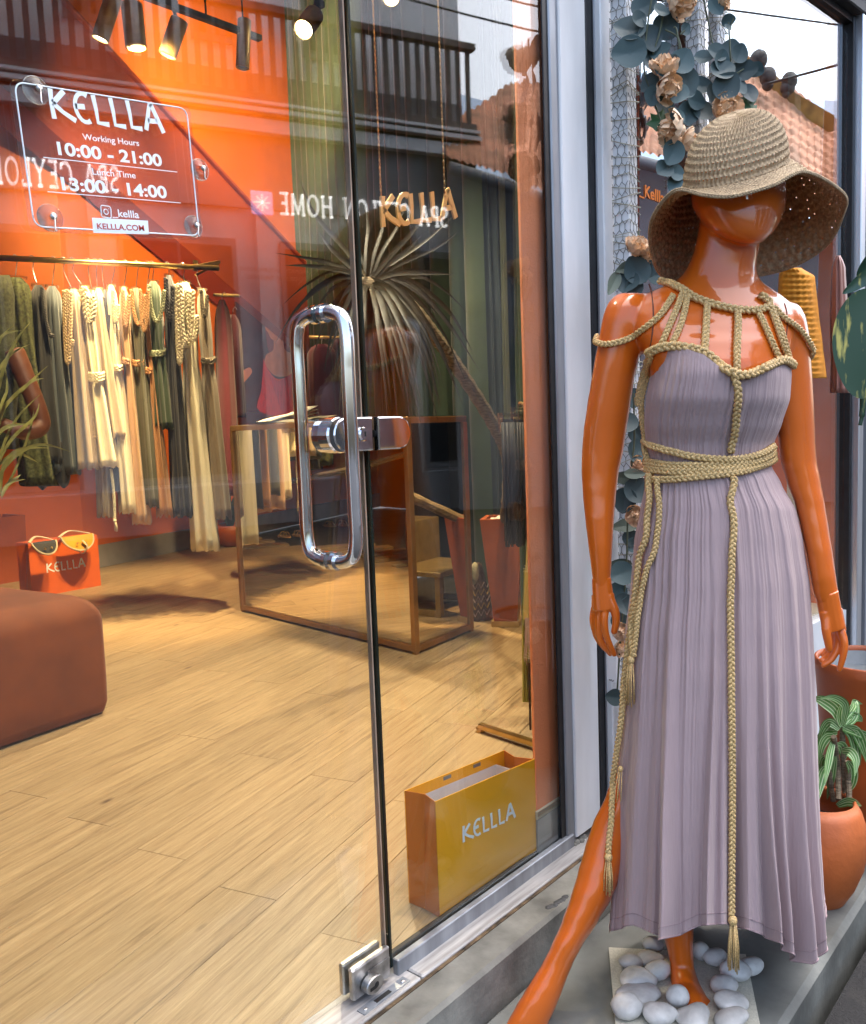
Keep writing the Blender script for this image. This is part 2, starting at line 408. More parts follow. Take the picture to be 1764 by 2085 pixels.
def tassel(mb, p, n, down, w, L):
    mb.ball(p, (w * .75, w * .75, w * .85), 8, 6)
    for i in range(n):
        a = random.uniform(-1, 1); b = random.uniform(-1, 1)
        q = p + V((a * w * .45, b * w * .45, -w * .4))
        e = p + V(down) * L * random.uniform(.92, 1.04) + V((a * w * .9, b * w * .9, 0))
        mb.tube([q, q.lerp(e, .5) + V((a, b, 0)) * w * .15, e], w * .11, 4)
def remesh(mb, voxel, smooth_it=8):
    me = mb.mesh('tmp'); bm = bmesh.new(); bm.from_mesh(me); bmesh.ops.recalc_face_normals(bm, faces=bm.faces); bm.to_mesh(me); bm.free()
    o = bpy.data.objects.new('tmp', me); COL.objects.link(o)
    m1 = o.modifiers.new('r', 'REMESH'); m1.mode = 'VOXEL'; m1.voxel_size = voxel; m1.use_smooth_shade = True
    m2 = o.modifiers.new('s', 'SMOOTH'); m2.factor = .5; m2.iterations = smooth_it
    dg = bpy.context.evaluated_depsgraph_get(); dg.update()
    out = bpy.data.meshes.new_from_object(o.evaluated_get(dg)); bpy.data.objects.remove(o); bpy.data.meshes.remove(me)
    out.polygons.foreach_set('use_smooth', [True] * len(out.polygons)); return out
def ribbon(mb, pts2, w, O, U, W, N, th, flare=1.0):
    """a drawn stroke: 2d points (letter units) mapped by O + U x + W y, width w, raised along N by th"""
    n = len(pts2); a, b = [], []
    for i, p in enumerate(pts2):
        p = V((p[0], p[1])); q0 = V(pts2[max(i - 1, 0)]); q1 = V(pts2[min(i + 1, n - 1)])
        t = (q1 - q0).normalized(); nn = V((-t.y, t.x)); k = w * .5 * (flare if i in (0, n - 1) else 1)
        a.append(p + nn * k); b.append(p - nn * k)
    f = lambda p: V(O) + V(U) * p.x + V(W) * p.y
    for i in range(n - 1):
        mb.prism([f(a[i]), f(a[i + 1]), f(b[i + 1]), f(b[i])], N, th)
def arc(cx, cy, rx, ry, a0, a1, n=10): return [(cx + rx * math.cos(R(lerp(a0, a1, i / n))), cy + ry * math.sin(R(lerp(a0, a1, i / n)))) for i in range(n + 1)]
LOGO = {'K': (.78, [[(.10, 1), (.05, .5), (.07, -.02)], [(.62, .98), (.12, .52)], [(.12, .52), (.45, .25), (.92, .0)]]),
        'E': (.62, [arc(.42, .5, .36, .5, 60, 300, 12), [(.06, .52), (.45, .54)]]),
        'L': (.58, [[(.10, 1), (.14, .5), (.14, .04), (.60, .02)]]),
        'A': (.80, [[(.05, 0), (.38, 1), (.50, 1)], [(.44, 1), (.85, -.03)], [(.20, .36), (.62, .38)]])}
SERIF = {'S': (.55, [arc(.27, .74, .22, .24, 30, 270, 8) + arc(.27, .26, .22, .24, 90, -150, 8)]),
         'P': (.6, [[(.12, 0), (.12, 1)], [(.12, .98)] + arc(.30, .74, .22, .24, 90, -90, 8) + [(.12, .5)], [(0, .02), (.26, .02)]]),
         'A': (.75, [[(.06, 0), (.36, 1)], [(.36, 1), (.68, 0)], [(.18, .34), (.56, .34)], [(0, .02), (.16, .02)], [(.56, .02), (.78, .02)]]),
         'C': (.7, [arc(.38, .5, .34, .48, 50, 310, 12), [(.62, .72), (.62, .95)]]),
         'E': (.6, [[(.12, 0), (.12, 1)], [(0, .98), (.52, .98)], [(.12, .52), (.42, .52)], [(0, .02), (.55, .02)]]),
         'Y': (.7, [[(.03, 1), (.34, .5)], [(.66, 1), (.34, .5)], [(.34, .5), (.34, 0)], [(.2, .02), (.48, .02)], [(-.05, .98), (.14, .98)], [(.54, .98), (.74, .98)]]),
         'L': (.55, [[(.12, 1), (.12, 0)], [(0, .02), (.5, .02), (.5, .2)], [(0, .98), (.25, .98)]]),
         'O': (.8, [arc(.38, .5, .34, .48, 0, 360, 18)]),
         'N': (.8, [[(.1, 0), (.1, 1)], [(.1, 1), (.64, 0)], [(.64, 0), (.64, 1)], [(0, .02), (.2, .02)], [(.54, .98), (.76, .98)]]),
         'H': (.8, [[(.1, 0), (.1, 1)], [(.64, 0), (.64, 1)], [(.1, .52), (.64, .52)], [(0, .02), (.2, .02)], [(.54, .02), (.74, .02)], [(0, .98), (.2, .98)], [(.54, .98), (.74, .98)]]),
         'M': (.95, [[(.1, 0), (.13, 1)], [(.13, 1), (.46, .05)], [(.46, .05), (.79, 1)], [(.79, 1), (.82, 0)], [(0, .02), (.2, .02)], [(.72, .02), (.92, .02)]]),
         ' ': (.45, [])}
def word(mb, text, table_, O, U, W, N, width, th=.002, stroke=.15, gap=.12, flare=1.25, per=None):
    """letters written from O along unit vector U; width is the word's length; returns letter height"""
    tot = sum(table_[c][0] for c in text) + gap * (len(text) - 1)
    h = width / tot; x = 0; U, W = V(U), V(W)
    for c in text:
        g = table_[c]
        tgt = mb if per is None else MB()
        for st in g[1]: ribbon(tgt, st, stroke, V(O) + U * (x * h), U * h, W * h, N, th, flare)
        if per is not None and g[1]: per(c, tgt)
        x += g[0] + gap
    return h
def text_mesh(txt, size, bold=0.0, align='CENTER'):
    cu = bpy.data.curves.new('t', 'FONT'); cu.body = txt; cu.size = size; cu.align_x = align; cu.offset = bold; cu.extrude = .0004
    o = bpy.data.objects.new('t', cu); COL.objects.link(o)
    dg = bpy.context.evaluated_depsgraph_get(); dg.update()
    me = bpy.data.meshes.new_from_object(o.evaluated_get(dg)); bpy.data.objects.remove(o); return me
def frame_m(O, U, W, N):
    M = Matrix((V(U), V(W), V(N))).transposed().to_4x4(); M.translation = V(O); return M

# ================================================================== THE SETTING
E1 = V((math.cos(R(15.4)), math.sin(R(15.4)), 0)); E2 = V((-E1.y, E1.x, 0))     # the shop's inside is turned against its front
UP = V((0, 0, 1))
# road, kerb, pavement, step
MB().box((8, -20, -.66), (90, 41.0, 1)).build('road', 'asphalt', kind='structure')
pv = MB(); pv.box((3, .767, -.35), (40, .466, .5), bev=.012); pv.build('pavement', 'pavement', kind='structure')
st = MB(); st.box((-.6, 1.085, -.152), (5.6, .168, .30), bev=.008); st.build('step', 'concrete', kind='structure')
hole = MB()
for i in range(7):
    p = gz(1118 + i * 5.5, 1846 - i * 3.2 + random.uniform(-3, 3), 0)
    hole.ball((p.x, p.y, -.004), (.012, .009, .005), 7, 5)
hole.build('chipped_hole', 'darkgrey', kind='structure')
thr = bpy.data.objects.new('threshold', None); COL.objects.link(thr); tag(thr, kind='structure')
for x0, x1 in ((-1.2, .04), (.044, 1.17), (1.174, 1.86)):
    MB().box(((x0 + x1) / 2, 1.125, -.05), (x1 - x0, .088, .11), bev=.003).build('stone_slab', 'marble', thr)
gr_ = MB(); gr_.box((-.2, 1.0765, -.004), (4.2, .008, .008)); gr_.build('grout_line', mat('brown_grout', (.13, .085, .045), .9, var=.5, scale=30, bump=.8), kind='structure')
# floor of planks
floor = MB().box((2.5, 5.6, -.075), (12, 8.8, .1)).build('floor', 'darkgrey', kind='structure')
PW, PL = .165, 1.22
full = {}
def clip(poly, y0):
    out = []
    for a, b in zip(poly, poly[1:] + poly[:1]):
        ia, ib = a.y >= y0, b.y >= y0
        if ia: out.append(a)
        if ia != ib: out.append(a.lerp(b, (y0 - a.y) / (b.y - a.y)))
    return out
plank_me = MB().box((PL / 2, PW / 2, -.012), (PL - .0011, PW - .0011, .024), bev=.0009).mesh('plank'); plank_me.materials.append(MT['wood'])
nplank = 0
for row in range(-24, 44):
    off = (row * .47) % 1 * PL
    for kx in range(-3, 9):
        O = V((1.2, 1.2, 0)) + E1 * (kx * PL - off) + E2 * (row * PW)
        c = O + E1 * PL / 2 + E2 * PW / 2
        if c.y < 1.0 or c.y > 9.6 or c.x < -1.2 or c.x > 6.9: continue
        v = c - EYE; z = v.dot(_f)
        px = CX + F * v.dot(_r) / z if z > .1 else 99999
        if not -420 < px < 1290: continue
        M = Matrix.Translation(O) @ Matrix.Rotation(R(15.4), 4, 'Z')
        cs = [O, O + E1 * PL, O + E1 * PL + E2 * PW, O + E2 * PW]
        if min(q.y for q in cs) > 1.172:
            inst('plank', plank_me, M, floor)
        else:
            g = .00055
            loc = [V((g, g, 0)), V((PL - g, g, 0)), V((PL - g, PW - g, 0)), V((g, PW - g, 0))]
            w = clip([M @ q for q in loc], 1.172)
            if len(w) < 3: continue
            Mi = M.inverted(); mb = MB(); mb.prism([Mi @ q for q in w], (0, 0, -1), .024)
            me = mb.mesh('plank_cut'); bm = bmesh.new(); bm.from_mesh(me); bmesh.ops.recalc_face_normals(bm, faces=bm.faces); bm.to_mesh(me); bm.free()
            me.materials.append(MT['wood']); inst('plank', me, M, floor)
        nplank += 1
# walls of the shop
WB = V((3.647, 6.845, 0))                                   # a point at the foot of the back wall
def wallslab(name, a, b, z0, z1, mt, th=.12, kind='structure', parent=None):
    a, b = V((a[0], a[1], 0)), V((b[0], b[1], 0)); n = V((-(b - a).y, (b - a).x, 0)).normalized()
    mb = MB(); mb.prism([a + UP * z0, b + UP * z0, b + UP * z1, a + UP * z1], n, th)
    return mb.build(name, mt, parent, kind=kind)
ZC = 6.0
corner = WB - E1 * .16
wb_end = WB + E1 * 4.2
wallslab('back_wall', corner, wb_end, 0, ZC, 'orange_wall')
sk = MB(); sk.prism([corner + UP * .001 - E2 * .002, wb_end + UP * .001 - E2 * .002, wb_end + UP * .19 - E2 * .002, corner + UP * .19 - E2 * .002], -E2, .014); sk.build('skirting', 'skirting', kind='structure')
dD = V((-math.cos(R(30)), math.sin(R(30)), 0)); nD = V((dD.y, -dD.x, 0))
farD = corner + dD * 5.4
wallslab('left_wall', farD, corner, 0, ZC, 'orange_wall')
nDin = V((-.5, -.866, 0))
sk = MB(); sk.prism([corner + UP * .001 + nDin * .002, farD + UP * .001 + nDin * .002, farD + UP * .19 + nDin * .002, corner + UP * .19 + nDin * .002], nDin, .014); sk.build('skirting', 'skirting', kind='structure')
wallslab('side_wall', (-1.7, 1.3), (farD.x, farD.y), 0, ZC, 'orange_wall')
MB().box((2.2, 5.4, ZC + .06), (13, 9.4, .1)).build('ceiling', 'opp_white', kind='structure')
MB().box((2.0, 1.22, 4.3), (9.5, .16, 3.6)).build('front_wall', 'white', kind='structure')
wallslab('front_wall', (-3, 1.20), (.12, 1.20), -.1, 2.6, 'white', .1)
# dark right-hand wall with the curtains
cr0, cr1 = V((2.42, 1.36, 0)), V((4.62, 3.02, 0))
for a, b in (((4.74, 2.92), (5.5, 2.5)), ((5.5, 2.5), (5.5, 1.7)), ((5.5, 1.72), (2.42, 1.50))): wallslab('right_wall', a, b, 0, ZC, 'blackwall', -.06)
wallslab('curtain_wall', (7.3, 7.95), (cr1.x + .12, cr1.y - .1), 0, ZC, 'blackwall', -.1)
def curtain(name, a, b, z0, z1, mt, folds, amp, label, group, cat='curtain', seed=1):
    rnd = random.Random(seed); a, b = V((a[0], a[1], 0)), V((b[0], b[1], 0)); d = b - a; n = V((-d.y, d.x, 0)).normalized()
    k = folds * 10; rows = []
    ph = [rnd.uniform(-.5, .5) for _ in range(folds + 2)]
    am = [rnd.uniform(.6, 1.25) for _ in range(folds + 2)]
    for iz in range(13):
        t = iz / 12; row = []
        for i in range(k + 1):
            u = i / 10; f = int(u)
            s = math.sin(2 * math.pi * (u + ph[f] * .12)); s = math.copysign(abs(s) ** .7, s)
            row.append(a + d * (i / k) + n * (amp * am[f] * s * (1 - .18 * t) + .012 * math.sin(t * 5 + f)) + UP * lerp(z0, z1, t))
        rows.append(row)
    mb = MB(); mb.loft(rows, closed=False, caps=False)
    o = mb.build(name, mt, smooth=True, fix=False); tag(o, label, cat, group); return o
cgap = V((-.055, .07, 0))
c_lo = gz(1005, 1225)
c_hi = gp(634, 900, WB - E2 * .25, E2); c_hi.z = 0
curtain('curtain', c_lo + V((.02, .02, 0)), c_hi, .015, ZC - .1, 'curtain', 17, .11, 'long dark green velvet curtain hanging in folds behind the mirrored table', 'curtains along the right of the shop')
q0, q1 = gz(1003, 1220), gz(1032, 1216)
curtain('curtain', q1, q0, .015, 4.5, 'curtainblue', 2, .03, 'narrow slate blue curtain drop at the near end of the green curtain', 'curtains along the right of the shop', seed=2)
q2, q3 = gh(1052, 1200, dhof(q1) - .1), gh(1036, 1205, dhof(q1) - .06)
curtain('curtain', (q2.x, q2.y), (q3.x, q3.y), .015, 4.5, 'curtainolive', 2, .02, 'narrow olive curtain edge between the slate curtain and the black wall', 'curtains along the right of the shop', seed=3)
q4, q5 = gh(1078, 1000, 3.62), gh(1062, 1000, 3.7)
curtain('curtain', (q4.x, q4.y), (q5.x, q5.y), .015, 4.5, 'curtain', 2, .02, 'thin dark green curtain strip on the black wall beside the orange jamb', 'curtains along the right of the shop', seed=4)
# orange jamb inside the fixed pane, with its little skirting
JA, JB, JC = gf(1060, 600, 1.30), gf(1065, 600, 1.152), gf(1150, 600, 1.152)
jm = MB(); jm.prism([(q.x, q.y, 0) for q in (JA, JB, JC, V((JA.x + .25, 1.30, 0)))], UP, 3.2)
jamb = jm.build('jamb', 'orange_jamb', kind='structure')
js = MB(); js.seg((JB.x - .006, 1.1490, .055), (JC.x, 1.1490, .055), .006, .11, bev=.001)
js.build('skirting', 'skirting', jamb)
js = MB(); js.seg((JB.x - .008, 1.1485, .122), (JC.x, 1.1485, .122), .007, .022, bev=.002)
js.build('cream_moulding', 'cream_trim', jamb)

# sloping stair side over the clothes rail
stair = thing('staircase', gp(420, 500, WB - E2 * .42, E2), 'dark orange side of a staircase sloping down across the back wall', 'staircase')
def onb(x, y, off): return gp(x, y, WB - E2 * off, E2)
sp = [onb(-260, -420, .42), onb(205, 85, .42), onb(643, 560, .42), onb(643, 735, .42), onb(405, 528, .42), onb(262, 405, .42), onb(-260, -60, .42)]
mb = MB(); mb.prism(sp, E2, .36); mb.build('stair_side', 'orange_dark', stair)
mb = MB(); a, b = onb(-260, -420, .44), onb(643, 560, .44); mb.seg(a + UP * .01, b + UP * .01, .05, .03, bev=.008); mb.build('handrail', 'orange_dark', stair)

# ================================================================== SHOP FRONT
door = thing('glass_door', (.66, FY, 0), 'frameless glass shop door with long steel pull handle', 'door')
MB().box((.665, FY, 1.22), (.926, .010, 2.40)).build('pane', 'glass', door)
MB().box((1.1295, FY, 1.22), (.003, .0104, 2.40)).build('pane_edge', 'edgelit', door)
fx = thing('fixed_pane', (1.47, FY, 0), 'fixed frameless glass pane between the door and the white frame', 'window')
gx1 = gf(1136, 900).x
MB().box(((1.1435 + gx1) / 2, FY, 1.23), (gx1 - 1.1435, .010, 2.42)).build('pane', 'glass', fx)
MB().box((1.1415, FY + .0005, 1.23), (.005, .016, 2.42)).build('pane_edge', 'edgeglass', fx)
MB().box(((1.145 + gx1) / 2, FY - .014, .020), (gx1 - 1.145, .016, .034), bev=.002).build('bottom_rail', 'greymetal', fx)
MB().box(((1.145 + gx1) / 2, FY + .014, .018), (gx1 - 1.145, .014, .028), bev=.002).build('bottom_rail', 'black', fx)
# pull handle: one bent tube each side
def pull(side):
    y = FY + side * .062; x = gf(690 if side < 0 else 625, 890, y).x
    zt, zb = gf(660, 640, FY).z, gf(668, 1143, FY).z
    r = .038; xc = gf(664, 890, FY).x; pts = []
    cx = xc
    P = [V((cx, FY + side * .006, zt)), V((cx, FY + side * .03, zt)), V((cx, FY + side * .055, zt - .012)), V((cx, FY + side * .064, zt - .045)), V((cx, FY + side * .064, zt - .10))]
    Q = [V((p.x, p.y, zb + (zt - p.z))) for p in reversed(P)]
    path = smoothpath(P, 6) + smoothpath(Q, 6)
    mb = MB(); mb.tube(path, .0125, 20); mb.build('pull_handle', 'chrome', door, smooth=True)
    for z in (zt, zb):
        mb = MB(); mb.tube([V((cx, FY + side * .0055, z)), V((cx, FY + side * .016, z))], .0165, 24); mb.build('handle_collar', 'chrome', door, smooth=False)
pull(-1); pull(1)
# centre lock: door half with a round cylinder, pane half a rounded plate
zc = 1.062
def pill(mb, x0, x1, z0, z1, y0, y1, round_right):
    n = 10; r = (z1 - z0) / 2; pts = []
    if round_right:
        pts = [V((x0, y0, z0)), V((x1 - r, y0, z0))] + [V((x1 - r + r * math.cos(t), y0, (z0 + z1) / 2 + r * math.sin(t))) for t in [math.pi * (i / n - .5) for i in range(1, n)]] + [V((x1 - r, y0, z1)), V((x0, y0, z1))]
    else:
        pts = [V((x1, y0, z1)), V((x0 + r, y0, z1))] + [V((x0 + r + r * math.cos(t), y0, (z0 + z1) / 2 + r * math.sin(t))) for t in [math.pi * (i / n + .5) for i in range(1, n)]] + [V((x0 + r, y0, z0)), V((x1, y0, z0))]
    cx_, cz_ = (x0 + x1) / 2, (z0 + z1) / 2; ins = lambda k, y: [V((cx_ + (p.x - cx_) * (1 - k * .035 / (x1 - x0) * .6), y, cz_ + (p.z - cz_) * (1 - k * .035 / (z1 - z0) * .6))) for p in pts]
    mb.loft([ins(.30, y0), ins(.10, y0 + .0015), ins(0, y0 + .005), ins(0, y1)])
lk = MB(); pill(lk, 1.035, 1.133, zc - .031, zc + .031, FY - .030, FY - .006, False); lk.build('lock_case', 'chrome', door)
lk = MB(); pill(lk, 1.035, 1.133, zc - .031, zc + .031, FY + .006, FY + .030, False); lk.build('lock_case', 'chrome', door)
lk = MB(); lk.lathe([(.0, -.034), (.030, -.034), (.032, -.030), (.032, -.006), (.0, -.006)], (1.055, FY + .006, zc), 28, axis=(0, 1, 0)); lk.build('lock_cylinder', 'chrome', door)
lk = MB(); lk.lathe([(0, -.012), (.011, -.012), (.013, -.008), (.013, 0), (0, 0)], (1.100, FY - .030, zc), 20, axis=(0, 1, 0)); kc = lk.build('key_barrel', 'chrome', door)
MB().box((1.100, FY - .0425, zc), (.0022, .0012, .009)).build('keyhole', 'keyhole', kc)
lk = MB(); pill(lk, 1.146, 1.236, zc - .031, zc + .031, FY - .030, FY - .006, True); lk.build('strike_plate', 'chrome', fx)
lk = MB(); pill(lk, 1.146, 1.236, zc - .031, zc + .031, FY + .006, FY + .030, True); lk.build('strike_plate', 'chrome', fx)
for x in (1.1338, 1.1452):
    MB().ball((x, FY - .018, zc), (.001, .006, .007), 10, 8).build('screw_recess', 'keyhole', fx if x > 1.14 else door)
# floor lock at the foot of the door
for y0 in (FY - .013, FY + .013):
    MB().box((1.076, y0, .046), (.100, .014, .062), bev=.003).build('patch_plate', 'steelworn', door)
lk = MB(); lk.prism([(1.052, FY - .0235, .020), (1.118, FY - .0235, .020), (1.121, FY - .0235, .058), (1.062, FY - .0235, .058)], (0, 1, 0), .003); lk.build('lock_cover', 'steelworn', door)
lk = MB(); rg = []
for dy, k in ((-.038, .94), (-.036, 1), (-.022, 1)): rg.append([V((1.066 + .0225 * k * math.cos(a), FY + dy, .036 + .0165 * k * math.sin(a))) for a in [2 * math.pi * i / 28 for i in range(28)]])
lk.loft(rg); lkc = lk.build('lock_barrel', 'steelworn', door)
MB().box((1.060, FY - .0385, .033), (.016, .0012, .006)).build('keyhole', 'keyhole', lkc)
MB().ball((1.069, FY - .0385, .036), (.006, .001, .006), 12, 6).build('key_slot', 'keyhole', lkc)
fp = MB(); fp.box((1.085, FY - .040, .0055), (.125, .020, .003)); fpl = fp.build('strike_strip', 'greymetal', thr)
MB().box((1.080, FY - .041, .0073), (.040, .009, .0012)).build('strike_slot', 'keyhole', fpl)
for x in (1.034, 1.136): MB().ball((x, FY - .041, .0075), (.005, .004, .002), 10, 6).build('screw_head', 'steelworn', fpl)

# upright frames right of the fixed pane
def upright(name, px0, px1, y, y0, y1, mt, z1=2.6, parent=None, z0=-.004, bev=.003):
    x0, x1 = gf(px0, y, y0).x, gf(px1, y, y0).x
    return MB().box(((x0 + x1) / 2, (y0 + y1) / 2, (z0 + z1) / 2), (x1 - x0, y1 - y0, z1 - z0), bev=bev).build(name, mt, parent)
fr = thing('shopfront_frame', gf(1190, 1640, 1.12), 'white painted upright frame with grey and black edges right of the glass pane', 'frame')
upright('gasket', 1118, 1130, 600, 1.1290, 1.1342, 'black', parent=fr, z0=.006, bev=.001)
upright('grey_upright', 1131, 1150, 600, 1.1240, 1.1340, 'greymetal', parent=fr)
upright('white_upright', 1151, 1203, 600, 1.1180, 1.1340, 'whiteold', parent=fr, z0=.02)
upright('black_recess', 1203.5, 1290, 600, 1.1240, 1.1346, 'black', parent=fr, z0=-.09)
upright('grey_bead', 1220, 1231, 600, 1.1190, 1.1236, 'greymetal', parent=fr, z0=-.09, bev=.001)
upright('white_upright', 1233, 1266, 600, 1.1030, 1.1234, 'white', parent=fr, z0=-.09)
ft = MB()
for i in range(9): ft.ball(gz(1166 + i * 1.5, 1722 - i * 1.2, .0) + V((random.uniform(-.01, .03), random.uniform(-.012, .0), .004)), random.uniform(.006, .013), 8, 6)
ft.build('mortar_lump', 'concrete', fr, smooth=True)

# display window at the right, turned a little towards the street
WANG = R(-6)
WDIR = V((math.cos(WANG), math.sin(WANG), 0)); WNOR = V((WDIR.y, -WDIR.x, 0))   # WNOR faces the street
WP0 = gf(1300, 600, 1.085); WP0.z = 0
def wp(x, y, off=0.0): return gp(x, y, WP0 + WNOR * off, WNOR)
def wu(P): return (P - WP0).dot(WDIR)
win = thing('display_window', WP0, 'display window with mirror film that reflects the sky and a tiled roof', 'window')
uR = wu(wp(1722, 700)); uP2a, uP2b = wu(wp(1406, 200, .03)), wu(wp(1468, 200, .03))
def wbox(name, u0, u1, z0, z1, o0, o1, mt, parent=win, bev=0):
    c = WP0 + WDIR * ((u0 + u1) / 2) + WNOR * ((o0 + o1) / 2) + UP * ((z0 + z1) / 2)
    return MB().box(c, (u1 - u0, abs(o1 - o0), z1 - z0), Matrix.Rotation(WANG, 3, 'Z'), bev).build(name, mt, parent)
zT = wp(1700, 28).z
wbox('pane', .0, uP2a + .01, .32, zT, -.006, .0, 'clearglass')
wbox('pane', uP2b - .01, uR, .32, zT, -.006, .0, 'clearglass')
fo = .003
mb = MB(); mb.prism([wp(1302, 860, fo), wp(1412, 850, fo), wp(1412, -120, fo), wp(1302, -140, fo)], WNOR, .001); mb.build('mirror_film', 'film', win)
z_fb = wp(1660, 640, fo).z
fpoly = [wp(1462, 640, fo), wp(1663, 640, fo), wp(1685, 51, fo), wp(1640, 28, fo), wp(1634, 26, fo), wp(1629, 20, fo), wp(1625, 16, fo), wp(1589, -3, fo), wp(1462, -75, fo)]
mb = MB(); mb.prism(fpoly, WNOR, .001); mb.build('mirror_film', 'film', win)
wbox('right_stile', uR, uR + .018, -.09, zT + .02, -.03, .02, 'black', bev=.002)
wbox('right_stile', uR + .0185, uR + .062, -.09, 2.6, -.03, .045, 'alu', bev=.003)
wbox('right_stile', uR + .0625, uR + .09, -.09, 2.6, -.03, .02, 'black', bev=.003)
wbox('right_stile', uR + .0905, uR + .16, -.09, 2.6, -.03, .05, 'alu', bev=.003)
wbox('top_rail', .0, uR + .2, zT + .001, zT + .025, -.03, .015, 'black')
wbox('bottom_wall', -.06, uR + .3, -.1, .32, -.05, .012, 'whiteold')
lint = wbox('lintel', -.1, uR + 1.2, zT + .026, zT + .11, -.1, .05, 'darkgrey', None, .004); tag(lint, kind='structure')
soff = wbox('soffit', -.4, uR + 1.6, zT + .15, zT + .25, -.1, .10, 'opp_grey', None); tag(soff, kind='structure')
# what stands behind that window
bk0, bk1 = WP0 + WDIR * .36 - WNOR * .42, WP0 + WDIR * (uR + .25) - WNOR * .42
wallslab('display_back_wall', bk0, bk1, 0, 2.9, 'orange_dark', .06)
wallslab('display_side_wall', WP0 + WDIR * (uR + .02) - WNOR * .03, WP0 + WDIR * (uR + .14) - WNOR * .42, 0, 2.9, 'orange_wall', .02)
p = MB(); uu = wu(wp(1716, 300)); 
cs = WP0 + WDIR * (uR - .075) - WNOR * .16
p.box(cs + UP * 1.3, (.05, .03, 2.6), Matrix.Rotation(WANG, 3, 'Z'), .003); pl = p.build('display_post', 'cream_trim'); tag(pl, 'cream wooden post standing inside the display window at its right edge', 'post')
shelf = MB(); shelf.box(WP0 + WDIR * (uR * .55) - WNOR * .21 + UP * .31, (uR * 1.0, .34, .03), Matrix.Rotation(WANG, 3, 'Z'), .003); so = shelf.build('display_shelf', 'cream_trim'); tag(so, 'low cream shelf board inside the display window', 'shelf')
# letters on the left pane
mb_h = wp(1355, 385, fo + .002)
me = text_mesh('_Kellla', .042, .0008, 'LEFT')
me.materials.append(MT['letter_orange'])
inst('handle_lettering', me, frame_m(wp(1303, 396, fo + .003), WDIR, UP, WNOR) @ Matrix.Rotation(R(-3.2), 4, 'Z') @ Matrix.Scale(1.02, 4), win)

# netted posts
def hexnet(mb, O, U, W, width, height, cell, r=.0007):
    """chicken wire on a face: O corner, U across, W up"""
    cw, ch = cell, cell * 1.35; j = 0; z = 0
    f = lambda a, b: V(O) + V(U) * max(0, min(width, a)) + V(W) * b
    while z < height:
        x = (-cw / 2 if j % 2 else 0)
        while x < width + cw:
            jx = random.uniform(-.12, .12) * cw
            a, b, c, d = (x + jx, z), (x + jx, z + ch * .55), (x + cw / 2, z + ch), (x - cw / 2, z + ch)
            for s, e in ((a, b), (b, c), (b, d)):
                if 0 <= s[0] <= width or 0 <= e[0] <= width:
                    S, Z = f(*s), f(*e)
                    if (S - Z).length > .001: mb.tube([S, Z], r, 4, caps=False)
            x += cw
        z += ch; j += 1
def netpost(name, boxes, label, z1=2.55):
    root = thing(name, boxes[0][0], label, 'post')
    net = MB(); tw = MB()
    for (c, rot, w, d, mt) in boxes:
        c = V(c); M = Matrix.Rotation(rot, 3, 'Z')
        MB().box((c.x, c.y, z1 / 2 - .05), (w, d, z1 + .1), M, .002).build('post_shaft', mt, root)
        X, Y = M @ V((1, 0, 0)), M @ V((0, 1, 0))
        e = .003
        O1 = c - X * (w / 2) - Y * (d / 2 + e); hexnet(net, O1 + UP * .25, X, UP, w, z1 - .25, .017)
        O2 = c - X * (w / 2 + e) + Y * (d / 2); hexnet(net, O2 + UP * .25, -Y, UP, d, z1 - .25, .017)
        O3 = c + X * (w / 2 + e) - Y * (d / 2); hexnet(net, O3 + UP * .25, Y, UP, d, z1 - .25, .017)
        z = .4
        while z < z1:
            o = e * 1.6; j = lambda: random.uniform(-.013, .013)
            tw.tube([c - X * (w / 2 + o) + Y * (d / 2) + UP * (z + j()), c - X * (w / 2 + o) - Y * (d / 2 + o) + UP * (z + j()), c + X * (w / 2 + o) - Y * (d / 2 + o) + UP * (z + j()), c + X * (w / 2 + o) + Y * (d / 2) + UP * (z + j())], random.uniform(.0007, .0016), 5)
            z += random.uniform(.008, .04)
    net.build('wire_netting', 'wire', root, fix=False, kind='stuff'); tw.build('raffia_twine', 'raffia', root, fix=False, kind='stuff')
    return root
np1 = gf(1282, 500, 1.045)
netpost('netted_post', [((np1.x + .012, 1.06, 0), 0, .048, .042, 'whiteold')], 'slim white post wrapped in wire netting and twine beside the white frame')
pc = wp(1418, 150, .035); pd = wp(1457, 150, .035)
np2 = netpost('netted_post', [((pc.x, pc.y, 0), WANG, .040, .04, 'whiteold'), ((pd.x, pd.y, 0), WANG, .040, .04, 'whiteold')], 'double grey post wrapped in netting behind the hat with a steel strip')
pm = wp(1436, 150, .05)
MB().tube([(pm.x, pm.y, -.05), (pm.x, pm.y, 2.55)], .0095, 14).build('steel_strip', 'alu', np2, smooth=True)
tagb = wp(1250, 1330, .02)

